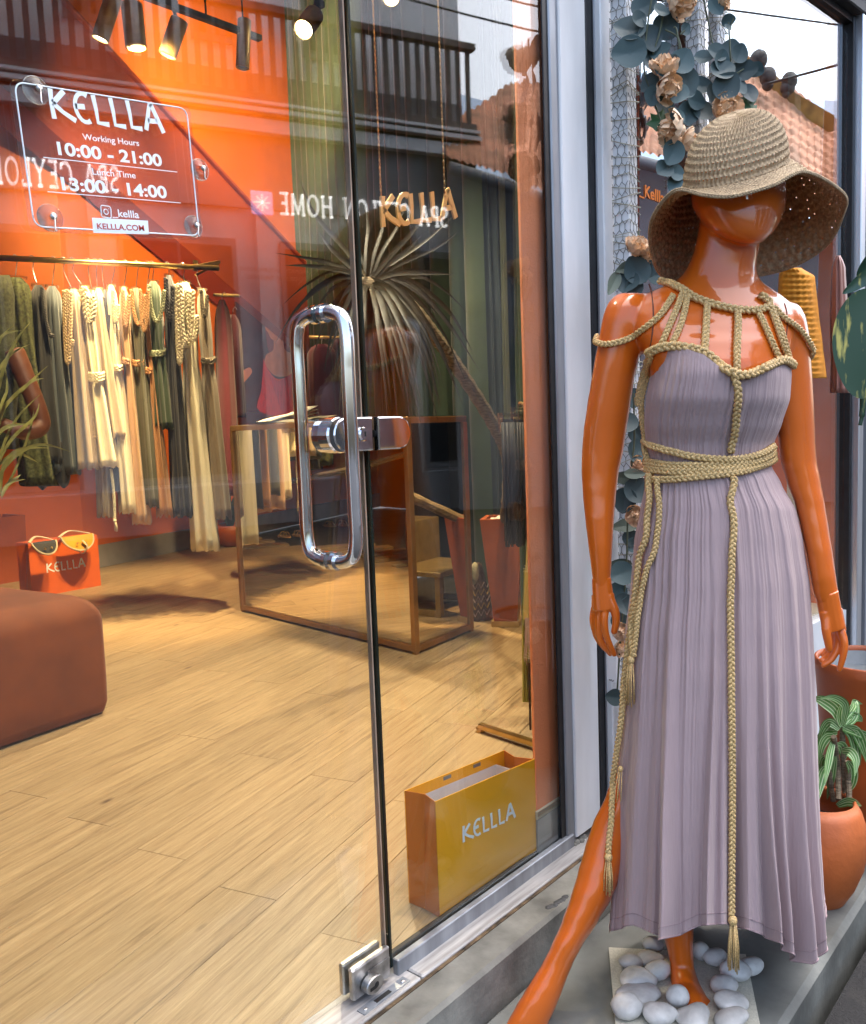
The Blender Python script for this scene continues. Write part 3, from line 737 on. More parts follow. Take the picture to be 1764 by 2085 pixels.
# ================================================================== THE MANNEQUIN
MD = 1.70                                              # its distance from the eye, level
mq = thing('mannequin', gz(1395, 1992, -.1), 'glossy orange faceless mannequin standing outside with one leg stretched forward', 'mannequin')
def ring(y, xl, xr, hd, off=0.0, n=40, p=2.0, dh=MD):
    cx, w = (xl + xr) / 2, (xr - xl) / 2; out = []
    for i in range(n):
        a = 2 * math.pi * i / n; c, s = math.cos(a), math.sin(a)
        k = (abs(c) ** p + abs(s) ** p) ** (-1 / p)
        out.append(gh(cx + w * c * k, y, dh + off - hd * s * k))
    return out
TORSO = [  # y, left, right, half depth, shift away from the eye, squareness
    (398, 1405, 1605, .098, -.004), (262, 1470, 1540, .035, .01)]
body = MB()
head = [(266, 1480, 1530, .022, .012), (272, 1462, 1552, .045, .010), (288, 1440, 1572, .066, .008), (314, 1420, 1588, .080, .006), (345, 1410, 1598, .090, .004),
        (385, 1405, 1603, .100, -.002), (420, 1409, 1601, .105, -.010), (447, 1424, 1592, .096, -.018), (468, 1444, 1580, .083, -.028), (484, 1470, 1565, .062, -.042), (494, 1500, 1552, .030, -.058), (497, 1515, 1542, .014, -.064)]
rows = []
for y in [266 + i * 4 for i in range(58)] + [497]:
    t = table(head, y); rows.append(ring(y, t[0], t[1], t[2], t[3], p=2.15))
body.loft(rows)
neck = [(430, 1428, 1560, .062, .012), (470, 1422, 1552, .060, .012), (510, 1414, 1546, .060, .012), (540, 1402, 1540, .062, .014), (560, 1390, 1543, .066, .016), (575, 1370, 1553, .070, .018), (588, 1338, 1572, .076, .020),
        (602, 1306, 1595, .082, .02), (618, 1284, 1612, .088, .018), (640, 1274, 1624, .094, .012), (670, 1278, 1626, .100, .002), (700, 1300, 1618, .106, -.010), (740, 1320, 1606, .112, -.020), (790, 1328, 1602, .112, -.022),
        (840, 1328, 1590, .102, -.008), (900, 1334, 1572, .094, .004), (945, 1336, 1564, .092, .006), (1000, 1332, 1580, .100, .004), (1060, 1326, 1606, .11, .004), (1120, 1324, 1618, .112, .006)]
rows = []
for y in range(430, 1121, 6):
    t = table(neck, y); rows.append(ring(y, t[0], t[1], t[2], t[3], p=2.25))
body.loft(rows)
armL = [(596, 1262, 1310, .026, .01), (606, 1246, 1322, .040, .01), (622, 1235, 1326, .048, .008), (650, 1226, 1320, .050, .006), (690, 1219, 1312, .049, .006), (740, 1210, 1300, .047, .006), (780, 1203, 1291, .046, .008), (830, 1195, 1284, .045, .01), (880, 1188, 1276, .043, .012), (920, 1185, 1270, .041, .012), (960, 1184, 1261, .039, .01),
        (1010, 1187, 1255, .036, .004), (1060, 1192, 1251, .033, -.004), (1110, 1198, 1248, .029, -.010), (1150, 1203, 1246, .023, -.014), (1182, 1207, 1244, .018, -.016), (1196, 1209, 1244, .0155, -.017), (1204, 1213, 1240, .010, -.017)]
rows = []
for y in range(596, 1205, 6):
    t = table(armL, y); rows.append(ring(y, t[0], t[1], t[2], t[3], n=28, dh=MD - .0))
body.loft(rows)
armR = [(616, 1570, 1622, .026, .02), (628, 1560, 1634, .04, .02), (648, 1560, 1643, .047, .02), (680, 1562, 1649, .049, .02), (720, 1566, 1652, .048, .022), (780, 1574, 1656, .046, .024), (840, 1580, 1659, .045, .026), (900, 1586, 1661, .043, .028), (940, 1590, 1664, .042, .028), (980, 1602, 1672, .040, .026),
        (1030, 1620, 1681, .036, .02), (1080, 1632, 1689, .033, .012), (1130, 1643, 1697, .030, .004), (1180, 1652, 1704, .026, -.002), (1210, 1657, 1709, .021, -.004), (1228, 1664, 1711, .017, -.006), (1240, 1671, 1707, .010, -.006)]
rows = []
for y in range(616, 1241, 6):
    t = table(armR, y); rows.append(ring(y, t[0], t[1], t[2], t[3], n=28))
body.loft(rows)
# the stretched leg: thigh, knee, calf, ankle, foot
legA = [(1120, 1350, 1470, .075, .03), (1300, 1310, 1425, .07, .0), (1450, 1275, 1385, .062, -.02), (1560, 1256, 1350, .056, .01), (1620, 1234, 1322, .052, .004), (1680, 1206, 1300, .050, -.005), (1730, 1190, 1285, .050, -.016), (1780, 1176, 1268, .051, -.030), (1830, 1161, 1246, .048, -.048), (1880, 1143, 1217, .042, -.064), (1930, 1121, 1184, .036, -.082), (1965, 1103, 1166, .034, -.088),
        (1995, 1084, 1154, .036, -.094), (2020, 1068, 1145, .038, -.100), (2050, 1050, 1133, .037, -.108), (2085, 1031, 1117, .033, -.116), (2105, 1026, 1106, .027, -.122), (2118, 1034, 1092, .016, -.126)]
rows = []
for y in range(1120, 2119, 8):
    t = table(legA, y); rows.append(ring(y, t[0], t[1], t[2], t[3], n=28))
body.loft(rows)
for i, (x, y, r) in enumerate([(1038, 2103, .0125), (1056, 2110, .012), (1072, 2113, .0115), (1088, 2112, .0105), (1101, 2108, .010)]):
    body.ball(gh(x, y, MD - .135), (r, r * 1.1, r), 10, 8)
legB = [(1120, 1440, 1580, .08, .03), (1350, 1420, 1540, .075, .03), (1560, 1395, 1480, .058, .03), (1650, 1380, 1462, .056, .034), (1750, 1362, 1444, .052, .034), (1830, 1352, 1425, .046, .032), (1895, 1349, 1413, .038, .03), (1940, 1360, 1412, .032, .026), (1970, 1366, 1414, .030, .022), (1995, 1364, 1422, .034, .004), (2010, 1368, 1430, .036, -.018), (2026, 1380, 1440, .034, -.042), (2042, 1394, 1445, .030, -.064), (2056, 1403, 1443, .024, -.082), (2064, 1410, 1436, .014, -.090)]
rows = []
for y in list(range(1120, 2064, 8)) + [2064]:
    t = table(legB, y); rows.append(ring(y, t[0], t[1], t[2], t[3], n=28))
body.loft(rows)
for i, (x, y, r) in enumerate([(1409, 2063, .0120), (1421, 2061, .0105), (1430, 2056, .0098), (1438, 2050, .0092), (1444, 2043, .0085)]):
    body.ball(gh(x, y, MD - .094 + i * .006), r, 10, 8)
bme = remesh(body, .0042, 14); bme.materials.append(MT['manq'])
bo = link('body', bme, mq)
dg = bpy.context.evaluated_depsgraph_get(); dg.update()
def bvh_of(obs):
    vs_, fs_ = [], []
    for o in obs:
        b = len(vs_); M = o.matrix_world
        vs_ += [v.co.copy() for v in o.data.vertices]
        fs_ += [tuple(i + b for i in p.vertices) for p in o.data.polygons]
    return BVHTree.FromPolygons(vs_, fs_)
bvh_body = bvh_of([bo])
# hands
def hand(parent, palm, fingers, name='hand'):
    mb = MB()
    for pts, rs, fl in palm: mb.tube(smoothpath(pts, 4), [lerp(rs[0], rs[1], i / (4 * (len(pts) - 1))) for i in range(4 * (len(pts) - 1) + 1)], 14, flat=fl, up=TOCAM)
    for pts, r0, r1 in fingers:
        q = smoothpath(pts, 5); n = len(q)
        mb.tube(q, [lerp(r0, r1, i / (n - 1)) for i in range(n)], 12); mb.ball(q[-1], r1 * .98, 10, 8); mb.ball(q[0], r0, 10, 8)
    me = remesh(mb, .0016, 7); me.materials.append(MT['manq']); return link(name, me, parent)
D1 = MD - .018
h = lambda x, y, d=0: gh(x, y, D1 + d)
hl = hand(mq, [([h(1225, 1176), h(1228, 1212), h(1231, 1240)], (.0188, .0225), .72), ([h(1218, 1212, .008), h(1217, 1245, .012)], (.013, .012), .9), ([h(1238, 1212, -.002), h(1246, 1236, -.006)], (.013, .010), .9)],
     [([h(1242, 1222, -.004), h(1252, 1243, -.008), h(1255, 1265, -.009), h(1251, 1286, -.007)], .0105, .0066),
      ([h(1232, 1240, -.006), h(1231, 1268, -.010), h(1236, 1297, -.008), h(1251, 1332, -.002)], .0088, .0055),
      ([h(1223, 1242, .002), h(1219, 1272, .0), h(1223, 1303, .002), h(1243, 1331, .006)], .0088, .0056),
      ([h(1215, 1240, .012), h(1211, 1268, .012), h(1215, 1296, .014), h(1232, 1321, .018)], .0084, .0054),
      ([h(1211, 1238, .022), h(1207, 1260, .023), h(1210, 1282, .025), h(1222, 1302, .029)], .0074, .0048)])
D1 = MD - .008
hr = hand(mq, [([h(1684, 1206), h(1692, 1250), h(1700, 1282)], (.0225, .0225), .74), ([h(1702, 1240, .01), h(1712, 1285, .012)], (.013, .012), .9), ([h(1680, 1246, -.004), h(1684, 1272, -.008)], (.012, .010), .9)],
     [([h(1682, 1258, -.006), h(1683, 1285, -.012), h(1687, 1308, -.014), h(1689, 1322, -.014)], .0102, .0066),
      ([h(1714, 1288, -.002), h(1720, 1312, -.008), h(1717, 1338, -.010), h(1710, 1363, -.008)], .0088, .0055),
      ([h(1708, 1290, .008), h(1706, 1318, .004), h(1694, 1342, .002), h(1677, 1355, .002)], .0086, .0054),
      ([h(1702, 1292, .016), h(1700, 1316, .014), h(1688, 1336, .013), h(1673, 1345, .012)], .0084, .0054),
      ([h(1697, 1290, .024), h(1694, 1308, .024), h(1684, 1324, .024), h(1675, 1333, .022)], .0074, .0048)])
for hh in (hl, hr): hh['label'] = 'relaxed glossy orange hand'
for pts in ([h(1703, 1302, -.012), h(1712, 1306, -.016), h(1724, 1303, -.012)],): pass
# shoulder and wrist seams
def surf(x, y, bv, off, dh=MD):
    d = ray(x, y).normalized(); hit = bv.ray_cast(EYE, d)
    if hit[0] is None or abs(dhof(hit[0]) - dh) > .45: return gh(x, y, dh), -d
    n = hit[1] if hit[1].dot(d) < 0 else -hit[1]
    return hit[0] + n * off, n
def surf_path(px, bv, off, dh=MD, step=10):
    """a line drawn over a surface: corner points given where they appear, then laid on the surface"""
    pts2 = [V((x, y, 0)) for x, y in px]; sm = smoothpath(pts2, 6); out = []
    for p in sm: out.append(surf(p.x, p.y, bv, off, dh)[0])
    for _ in range(2): out = [out[0]] + [(a + b * 2 + c) / 4 for a, b, c in zip(out, out[1:], out[2:])] + [out[-1]]
    return out
for px in ([(1322, 578), (1328, 600), (1331, 640), (1329, 680), (1322, 720)], [(1598, 618), (1603, 640), (1602, 680), (1594, 720)]):
    mb = MB(); mb.tube(surf_path(px, bvh_body, -.0002), .0017, 6); mb.build('seam', 'seam', mq)

# ------------------------------------------------------------------ the dress
DR = [  # y, left, right, half depth, shift, pleat depth (m)
    (708, 1333, 1606, .128, -.022, .0008), (760, 1326, 1613, .134, -.026, .0020), (810, 1316, 1610, .132, -.024, .0030), (860, 1312, 1594, .122, -.012, .0036), (905, 1315, 1576, .112, .0, .0036), (945, 1319, 1570, .108, .004, .0030),
    (985, 1314, 1592, .114, .004, .0042), (1040, 1304, 1622, .124, .004, .0052), (1100, 1292, 1636, .132, .006, .0060), (1200, 1284, 1650, .142, .006, .0074), (1300, 1272, 1657, .150, .006, .0085), (1400, 1266, 1662, .158, .006, .0098),
    (1500, 1260, 1665, .164, .006, .011), (1600, 1254, 1668, .170, .006, .013), (1700, 1250, 1672, .176, .006, .015), (1800, 1246, 1678, .182, .006, .017), (1900, 1240, 1686, .188, .006, .019), (1990, 1236, 1692, .192, .006, .020)]
dr = thing('dress', gh(1470, 1900, MD), 'long pleated lilac gown with gold plaited rope straps on the outdoor mannequin', 'dress')
NA, NR = 900, 150
random.seed(4)
HEM = [(0.0, 1850), (.06, 1868), (.10, 1918), (.15, 1946), (.20, 1938), (.235, 1962), (.28, 1950), (.32, 1928), (.36, 1905), (.42, 1890), (.48, 1880), (.56, 1884), (.62, 1904), (.66, 1914), (.70, 1900), (.78, 1882), (.88, 1892), (.96, 1896), (1.0, 1866)]
def hem(u):
    for a, b in zip(HEM, HEM[1:]):
        if u <= b[0]: return lerp(a[1], b[1], (u - a[0]) / (b[0] - a[0]))
    return HEM[-1][1]
# front u: 0 at the viewer's right edge ... 1 at the left edge; pleats are denser at the viewer's right
big = [(.055, .018, 1.0), (.135, .022, 1.3), (.215, .020, 1.5), (.285, .016, .9), (.335, .014, 1.2), (.455, .022, -1.0), (.52, .012, .7), (.655, .020, 1.1), (.80, .03, .5), (.93, .02, .7)]
ph = [random.uniform(0, 6.28) for _ in range(9)]
def pleat(a, y, t):
    """outward push at angle a (0 = viewer's right, pi/2 = front)"""
    u = a / math.pi
    nn = lambda k, z, o: noise.noise(V((math.cos(a) * k + o, math.sin(a) * k + o * 1.7, z)))
    g = max(0, 1 - t * 1.6)                              # gathers near the belt, wide soft folds lower down
    s = 1.5 * nn(5.5, t * .5, 3.1) * (.35 + .5 * t) + (1.5 * nn(13, t * .7, 7.7) + 1.1 * nn(25, t * .9, 1.3)) * (.15 + .85 * g) + .36 * (.35 + .65 * g) * nn(48, t * 1.5, 5.5)
    if 0 <= u <= 1:
        for c, wd, k in big:
            d = (u - c - .012 * math.sin(t * 3 + c * 20)) / wd
            if abs(d) < 3: s += 2.9 * k * t * math.exp(-d * d) - .7 * k * t * math.exp(-((abs(d) - 1.7) / .6) ** 2)
    return s
def dress_point(a, y, yy):
    L, Rr, hd, sh, amp = table(DR, y)
    t = max(0, min(1, (y - 940) / 900)); cx, w = (L + Rr) / 2, (Rr - L) / 2
    k = pleat(a, y, t) * amp * .72 * (1.0 if y > 760 else max(.12, (y - 700) / 60))
    c, s = math.cos(a), math.sin(a)
    return gh(cx + (w + k / .00097 * .75 * (1 - abs(c) ** 6)) * c, yy, MD + sh - (hd + k) * s)
NECK = [(1324, 719), (1353, 708), (1397, 710), (1434, 722), (1466, 746), (1500, 763), (1536, 757), (1569, 741), (1591, 733), (1611, 746)]
def neck_y(x):
    if x <= NECK[0][0]: return 716
    for a, b in zip(NECK, NECK[1:]):
        if x <= b[0]: return lerp(a[1], b[1], (x - a[0]) / (b[0] - a[0]))
    return 746
mb = MB(); rows = []
SLIT = R(176)                                          # the skirt is open at its left edge below the thigh
for i in range(NR + 1):
    t = i / NR; row = []
    for j in range(NA + 1):
        a = SLIT - 2 * math.pi * j / NA                  # round from the slit over the front to the back
        x = 1470 + 140 * math.cos(a)
        front = math.sin(a) > -.15
        y0 = neck_y(x) if front else 735
        u = a / math.pi
        y1 = hem(u) if front else 1868 + 14 * math.sin(a * 9)
        y = lerp(y0, y1, t ** .96); aa = a
        back = j / NA
        if back > .5 and y > 1500:                       # the rear edge falls open behind the leg
            aa = a + R(40) * ((back - .5) / .5) ** 3 * min(1, (y - 1500) / 160)
        row.append(dress_point(aa, y, y))
    rows.append(row)
mb.loft(rows, closed=False, caps=False)
dob = mb.build('gown', 'dress', dr, smooth=True, fix=False)
hb = MB()
hr_ = [rows[-1][j] + V((0, 0, .0)) for j in range(0, NA // 2 + 30)]
hb.tube([p - _f0 * .0012 for p in hr_], .0016, 5); hb.build('hem_roll', 'dresshem', dr, smooth=True)
st_ = [rows[-4][j] - _f0 * .0006 for j in range(0, NA // 2 + 30)]
hb = MB(); hb.tube(st_, .0007, 4); hb.build('hem_stitching', 'dresshem', dr)
bvh_all = bvh_of([bo, dob]); bvh_dress = bvh_of([dob])

# ropes
def rope(px, name, w=.0125, bv=None, dh=MD, off=.45, label=None):
    p = surf_path(px, bv or bvh_all, w * off, dh); mb = MB(); braid(mb, p, w); return mb.build(name, 'rope', dr, smooth=True, fix=False, label=label)
rope([(1342, 569), (1372, 585), (1390, 594), (1412, 609), (1441, 620), (1470, 629), (1507, 635), (1539, 635), (1565, 626), (1556, 612), (1543, 604)], 'neck_rope', .0155)
rope(NECK, 'bust_rope', .0175)
rope([(1392, 597), (1376, 637), (1361, 673), (1348, 708)], 'strap_rope'); rope([(1400, 602), (1392, 645), (1380, 680), (1366, 710)], 'strap_rope')
rope([(1439, 621), (1437, 660), (1435, 700), (1434, 722)], 'strap_rope', .014)
rope([(1500, 635), (1500, 675), (1498, 715), (1498, 760)], 'strap_rope', .014)
rope([(1540, 636), (1554, 665), (1569, 701), (1583, 734)], 'strap_rope'); rope([(1566, 630), (1578, 665), (1590, 703), (1602, 738)], 'strap_rope'); rope([(1570, 630), (1588, 672), (1599, 710), (1609, 744)], 'strap_rope', .010)
rope([(1372, 604), (1346, 644), (1310, 673), (1265, 695), (1236, 702), (1219, 697)], 'shoulder_rope', .0125)
rope([(1571, 628), (1597, 653), (1623, 671), (1640, 693), (1651, 716)], 'shoulder_rope', .0125)
mb = MB(); p = smoothpath([surf(1219, 697, bvh_all, .006)[0], gh(1214, 690, MD + .01), gh(1217, 683, MD + .03)], 6); braid(mb, p, .012); mb.build('shoulder_rope', 'rope', dr, smooth=True, fix=False)
mb = MB(); p = smoothpath([surf(1650, 714, bvh_all, .006)[0], gh(1655, 720, MD + .01), gh(1652, 729, MD + .03)], 6); braid(mb, p, .012); mb.build('shoulder_rope', 'rope', dr, smooth=True, fix=False)
rope([(1331, 724), (1319, 764), (1309, 800), (1306, 830), (1309, 865), (1316, 905), (1326, 945), (1333, 968)], 'side_rope', .0115)
rope([(1326, 724), (1312, 764), (1303, 800), (1298, 828)], 'side_rope', .0115); rope([(1320, 735), (1307, 770), (1300, 805), (1296, 818)], 'side_rope', .0115)
rope([(1498, 765), (1498, 805), (1495, 860), (1491, 905), (1489, 922)], 'front_rope', .0145)
rope([(1311, 899), (1345, 911), (1375, 919), (1440, 932), (1505, 932), (1548, 921), (1572, 906)], 'belt_rope', .014)
rope([(1320, 938), (1360, 945), (1393, 948), (1465, 946), (1530, 940), (1577, 918)], 'belt_rope', .0145, off=.5)
rope([(1322, 955), (1360, 960), (1396, 961), (1468, 959), (1537, 949), (1581, 929)], 'belt_rope', .0145, off=.55)
rope([(1336, 976), (1370, 976), (1404, 973), (1465, 967), (1519, 959), (1579, 935)], 'belt_rope', .014, off=.5)
rope([(1490, 972), (1488, 1040), (1486, 1150), (1484, 1300), (1483, 1450), (1483, 1600), (1482, 1720), (1481, 1862)], 'hanging_rope', .0135, off=.6)
mb = MB(); k0 = surf(1481, 1872, bvh_all, .010)[0]; tassel(mb, k0, 16, V((-.02, 0, -1)), .012, .098); mb.build('tassel', 'rope', dr, smooth=True, fix=False)
rope([(1334, 966), (1329, 1018), (1321, 1073), (1312, 1139), (1303, 1222), (1297, 1274), (1299, 1338)], 'hanging_rope', .0135, off=.9)
rope([(1343, 974), (1338, 1040), (1330, 1110), (1318, 1190), (1307, 1260), (1301, 1330)], 'hanging_rope', .012, off=.9)
mb = MB(); k0 = surf(1300, 1344, bvh_all, .014)[0]; tassel(mb, k0, 13, V((-.06, -.02, -1)), .010, .088); mb.build('tassel', 'rope', dr, smooth=True, fix=False)
rope([(1310, 1215), (1296, 1280), (1286, 1345), (1279, 1420), (1272, 1500), (1264, 1560), (1256, 1610), (1248, 1660), (1241, 1700), (1236, 1738)], 'hanging_rope', .0125, off=1.0, dh=MD - .06)
mb = MB(); k0 = surf(1236, 1744, bvh_all, .012, MD - .07)[0]; tassel(mb, k0, 13, V((-.09, -.03, -1)), .011, .07); mb.build('tassel', 'rope', dr, smooth=True, fix=False)
mb = MB(); k0 = gh(1264, 1566, MD - .07); tassel(mb, k0, 9, V((-.28, -.05, -1)), .007, .06); mb.build('tassel', 'rope', dr, smooth=True, fix=False)

# ------------------------------------------------------------------ the straw hat
hat = thing('straw_hat', gh(1495, 370, MD), 'wide floppy crocheted straw hat with wavy brim on the mannequin head', 'hat')
OUT = [  # angle from the eye's side, clockwise seen from above; where the brim's edge is, and its depth
    (0, 1492, 399, -.185), (30, 1572, 378, -.175), (58, 1640, 350, -.14), (80, 1718, 394, -.06), (105, 1716, 440, .03), (130, 1684, 498, .095), (155, 1612, 543, .14), (180, 1510, 566, .16), (205, 1432, 572, .155), (232, 1384, 567, .12), (252, 1344, 556, .07), (270, 1325, 500, .01), (290, 1331, 440, -.06), (312, 1376, 388, -.125), (338, 1436, 397, -.17), (360, 1492, 399, -.185)]
def outer(deg):
    deg %= 360
    for i, (a, b) in enumerate(zip(OUT, OUT[1:])):
        if deg <= b[0]:
            t = (deg - a[0]) / (b[0] - a[0]); p0 = OUT[i - 1] if i else OUT[-2]; p3 = OUT[i + 2] if i + 2 < len(OUT) else OUT[1]
            c = lambda k: .5 * ((2 * a[k]) + (b[k] - p0[k]) * t + (2 * p0[k] - 5 * a[k] + 4 * b[k] - p3[k]) * t * t + (3 * a[k] - p0[k] - 3 * b[k] + p3[k]) * t ** 3)
            return c(1), c(2), c(3)
NAH, NCR, NBR = 396, 78, 84
rows = []
def hat_inner(a, k=1.0, lift=0.0):
    s, c = math.sin(a), math.cos(a)                      # c>0 towards the eye
    return 1500 + 107 * k * s, 352 + 20 * c * k - 26 * s * k - lift, MD - .118 * c * k
for i in range(NCR + 1):                                 # crown from its top down
    t = i / NCR; k = max(.012, math.sin(t * math.pi * .5) ** .78); lf = 122 * (1 - t ** 1.9) * 1.0
    dent = 0
    rows.append([hat_inner(2 * math.pi * j / NAH, k, lf) for j in range(NAH)])
for i in range(1, NBR + 1):
    t = i / NBR; row = []
    for j in range(NAH):
        a = 2 * math.pi * j / NAH; x0, y0, d0 = hat_inner(a); x1, y1, d1 = outer(math.degrees(a)); d1 = MD + d1
        e = t
        bul = math.sin(t * math.pi) * (10 if math.cos(a) > 0 else -8)
        row.append((lerp(x0, x1, e), lerp(y0, y1, e ** 1.15) + bul * .6, lerp(d0, d1, e)))
    rows.append(row)
P3 = [[gh(*q) for q in r] for r in rows]
nrw = len(P3); mbv = []
stitch = []
for i in range(nrw):
    for j in range(NAH):
        a = P3[i][(j + 1) % NAH] - P3[i][j - 1]; b = P3[min(i + 1, nrw - 1)][j] - P3[max(i - 1, 0)][j]
        n = a.cross(b); n = n.normalized() if n.length > 1e-9 else V((0, 0, 1))
        rw = i // 6; w = math.cos((i % 6) * math.pi / 3.0); ww = math.cos((j + (3 if rw % 2 else 0)) * math.pi / 3.0)
        amp = .0026 * min(1, i / 14)
        mbv.append(P3[i][j] - n * (amp * (.55 * w + .75 * ww * (.4 + .6 * (w < .6)))) + n * amp * .25 * noise.noise(P3[i][j] * 260))
fs = []
rnd = random.Random(3)
for i in range(nrw - 1):
    for j in range(NAH):
        rw = i // 6; cj = (j + (3 if rw % 2 else 0)) % 6
        if i > 14 and i % 6 == 0 and cj in (0, 5) and rnd.random() < (.92 if i < NCR else .40 if cj == 0 else 0): continue
        k = (j + 1) % NAH
        fs.append((i * NAH + j, i * NAH + k, (i + 1) * NAH + k, (i + 1) * NAH + j))
hm = MB(); hm.add(mbv, fs); hm.build('crochet_shell', 'straw', hat, smooth=True, fix=False)
ed = MB(); ep = [P3[-1][j] for j in range(0, NAH, 2)] + [P3[-1][0]]
braid(ed, ep, .0075); ed.build('brim_edge', 'straw', hat, smooth=True, fix=False)
tg = MB(); tg.prism([gh(1519, 388, MD - .18), gh(1523, 388, MD - .18), gh(1524, 405, MD - .179), gh(1520, 405, MD - .179)], _f0, .0006); tg.build('tag_thread', 'tagwhite', hat)

# ------------------------------------------------------------------ tile, pebbles, pots by the feet
ZP = -.0935
pl = MB(); cs = [gz(1240, 1929, ZP), gz(1519, 1943, ZP), gz(1552, 2105, ZP), gz(1256, 2112, ZP)]
pl.prism(cs, (0, 0, -1), .008); o = pl.build('stand_plate', 'tile'); tag(o, 'cream speckled square tile under the mannequin foot', 'tile')
PB = [(1332, 1930, 24, 18, 'cream white pebble at the back of the tile, left of the ankle'), (1285, 1965, 24, 15, 'small slanting white pebble nearest the tile\'s left edge at the back'),
      (1330, 1959, 27, 14, 'flat white pebble between the back pebble and the round one left of the ankle'), (1339, 1984, 25, 21, 'round white pebble touching the left side of the ankle'),
      (1303, 2004, 36, 19, 'long white pebble in the middle of the left column'), (1305, 2037, 42, 17, 'longest flat white pebble, left of the foot'),
      (1283, 2061, 31, 26, 'big round grey white pebble at the front left of the tile'), (1345, 2076, 32, 21, 'white pebble at the front edge between two round ones'),
      (1383, 2040, 23, 24, 'round speckled white pebble leaning on the toes'), (1414, 2082, 36, 18, 'white pebble at the front edge below the toes'),
      (1426, 1945, 20, 23, 'cream stained pebble right behind the ankle'), (1460, 1958, 25, 20, 'white pebble left of the tassel, half behind it'),
      (1500, 1987, 32, 23, 'large white pebble under the rope tassel'), (1534, 1974, 26, 21, 'outermost white pebble at the back right corner beyond the tile'),
      (1477, 2016, 29, 19, 'white pebble right of the foot, below the tassel pebble'), (1495, 2052, 35, 19, 'broad white pebble at the right of the toes near the tile edge'),
      (1490, 2084, 31, 16, 'white pebble cut by the photo edge at the front right')]
for i, (x, y, rx, ry, lab) in enumerate(PB):
    rnd = random.Random(i + 5); b = ry * .00085; a = rx * .00104
    c = gz(x, y + ry * .62, ZP) + _f0 * (a * .35) + UP * (b * .97)
    mb = MB(); rot = Matrix((_r0, _f0, UP)).transposed() @ Matrix.Rotation(rnd.uniform(-.25, .25), 3, 'Y') @ Matrix.Rotation(rnd.uniform(-.3, .3), 3, 'Z')
    mb.ball(c, (a, a * .8, b), 28, 18, rot)
    for q in mb.v:
        d = q - c; k = 1 + .30 * noise.noise(d * 26 + V((i * 3.1, 0, 0))) + .05 * noise.noise(d * 60); q.x, q.y, q.z = (c + d * k)
    o = mb.build('pebble', 'pebble', smooth=True); tag(o, lab, 'pebble', 'white pebbles round the mannequin foot')
PAV = -.117
# round terracotta pot with a striped plant
pc_ = gz(1690, 1868, PAV); pc_ = pc_ + _f0 * .06; pd_ = dhof(pc_); k = pd_ / F
pot = thing('terracotta_pot', pc_, 'egg shaped terracotta pot standing on the pavement behind the gown', 'pot')
prof = [(0, 0), (.045, 0), (.062, .012), (.088, .05), (.108, .095), (.117, .14), (.115, .18), (.102, .215), (.086, .238), (.080, .232), (.096, .205), (.100, .17), (.0, .165)]
mb = MB(); mb.lathe([(r * .92, z * 1.12) for r, z in prof], pc_, 48); mb.build('pot_body', 'terracotta', pot, smooth=True)
MB().lathe([(0, .19), (.084, .19), (.084, .2), (0, .205)], pc_, 32).build('soil', 'soil', pot)
def blade(pts, w, wshape=None, fold=.25, up=None, n=6):
    """a leaf: spine points, greatest half-width w; returns (verts, faces, uvs)"""
    sp_ = smoothpath(pts, n); m = len(sp_); vs_, uv = [], []
    for i, p in enumerate(sp_):
        t = i / (m - 1); T = (sp_[min(i + 1, m - 1)] - sp_[max(i - 1, 0)]).normalized()
        s = T.cross(V(up) if up is not None else UP); s = s.normalized() if s.length > 1e-4 else V((1, 0, 0))
        nn = s.cross(T); hw = w * (wshape(t) if wshape else (math.sin(math.pi * min(1, t * .92 + .08)) ** .6) * (1 - t ** 5))
        vs_ += [p - s * hw + nn * hw * fold, p, p + s * hw + nn * hw * fold]; uv += [(0, t), (.5, t), (1, t)]
    fs_ = []
    for i in range(m - 1):
        a = i * 3; fs_ += [(a, a + 1, a + 4, a + 3), (a + 1, a + 2, a + 5, a + 4)]
    return vs_, fs_, uv
def leaf_obj(name, parent, mt, blades):
    mb = MB(); uvs = []
    for b in blades:
        mb.add(b[0], b[1]); uvs += b[2]
    me = mb.mesh(name, True); me.materials.append(MT[mt])
    ul = me.uv_layers.new(name='UVMap')
    for l in me.loops: ul.data[l.index].uv = uvs[l.vertex_index]
    return link(name, me, parent)
sp_root = thing('striped_plant', pc_ + UP * .21, 'dracaena plant with white striped drooping leaves in the terracotta pot', 'plant')
canes = [((1722, 1625), (1717, 1545), (1716, 1478)), ((1708, 1628), (1706, 1560), (1698, 1500)), ((1697, 1630), (1690, 1580), (1684, 1540)), ((1730, 1625), (1728, 1585), (1726, 1550))]
tops = []
for c in canes:
    pts = [gh(x, y, pd_ + random.uniform(-.02, .03)) for x, y in c]; mb = MB(); q = smoothpath(pts, 8); mb.tube(q, [.0062 + .0008 * (i % 3 == 0) for i in range(len(q))], 8); mb.build('cane', 'bark', sp_root); tops.append(q[-1])
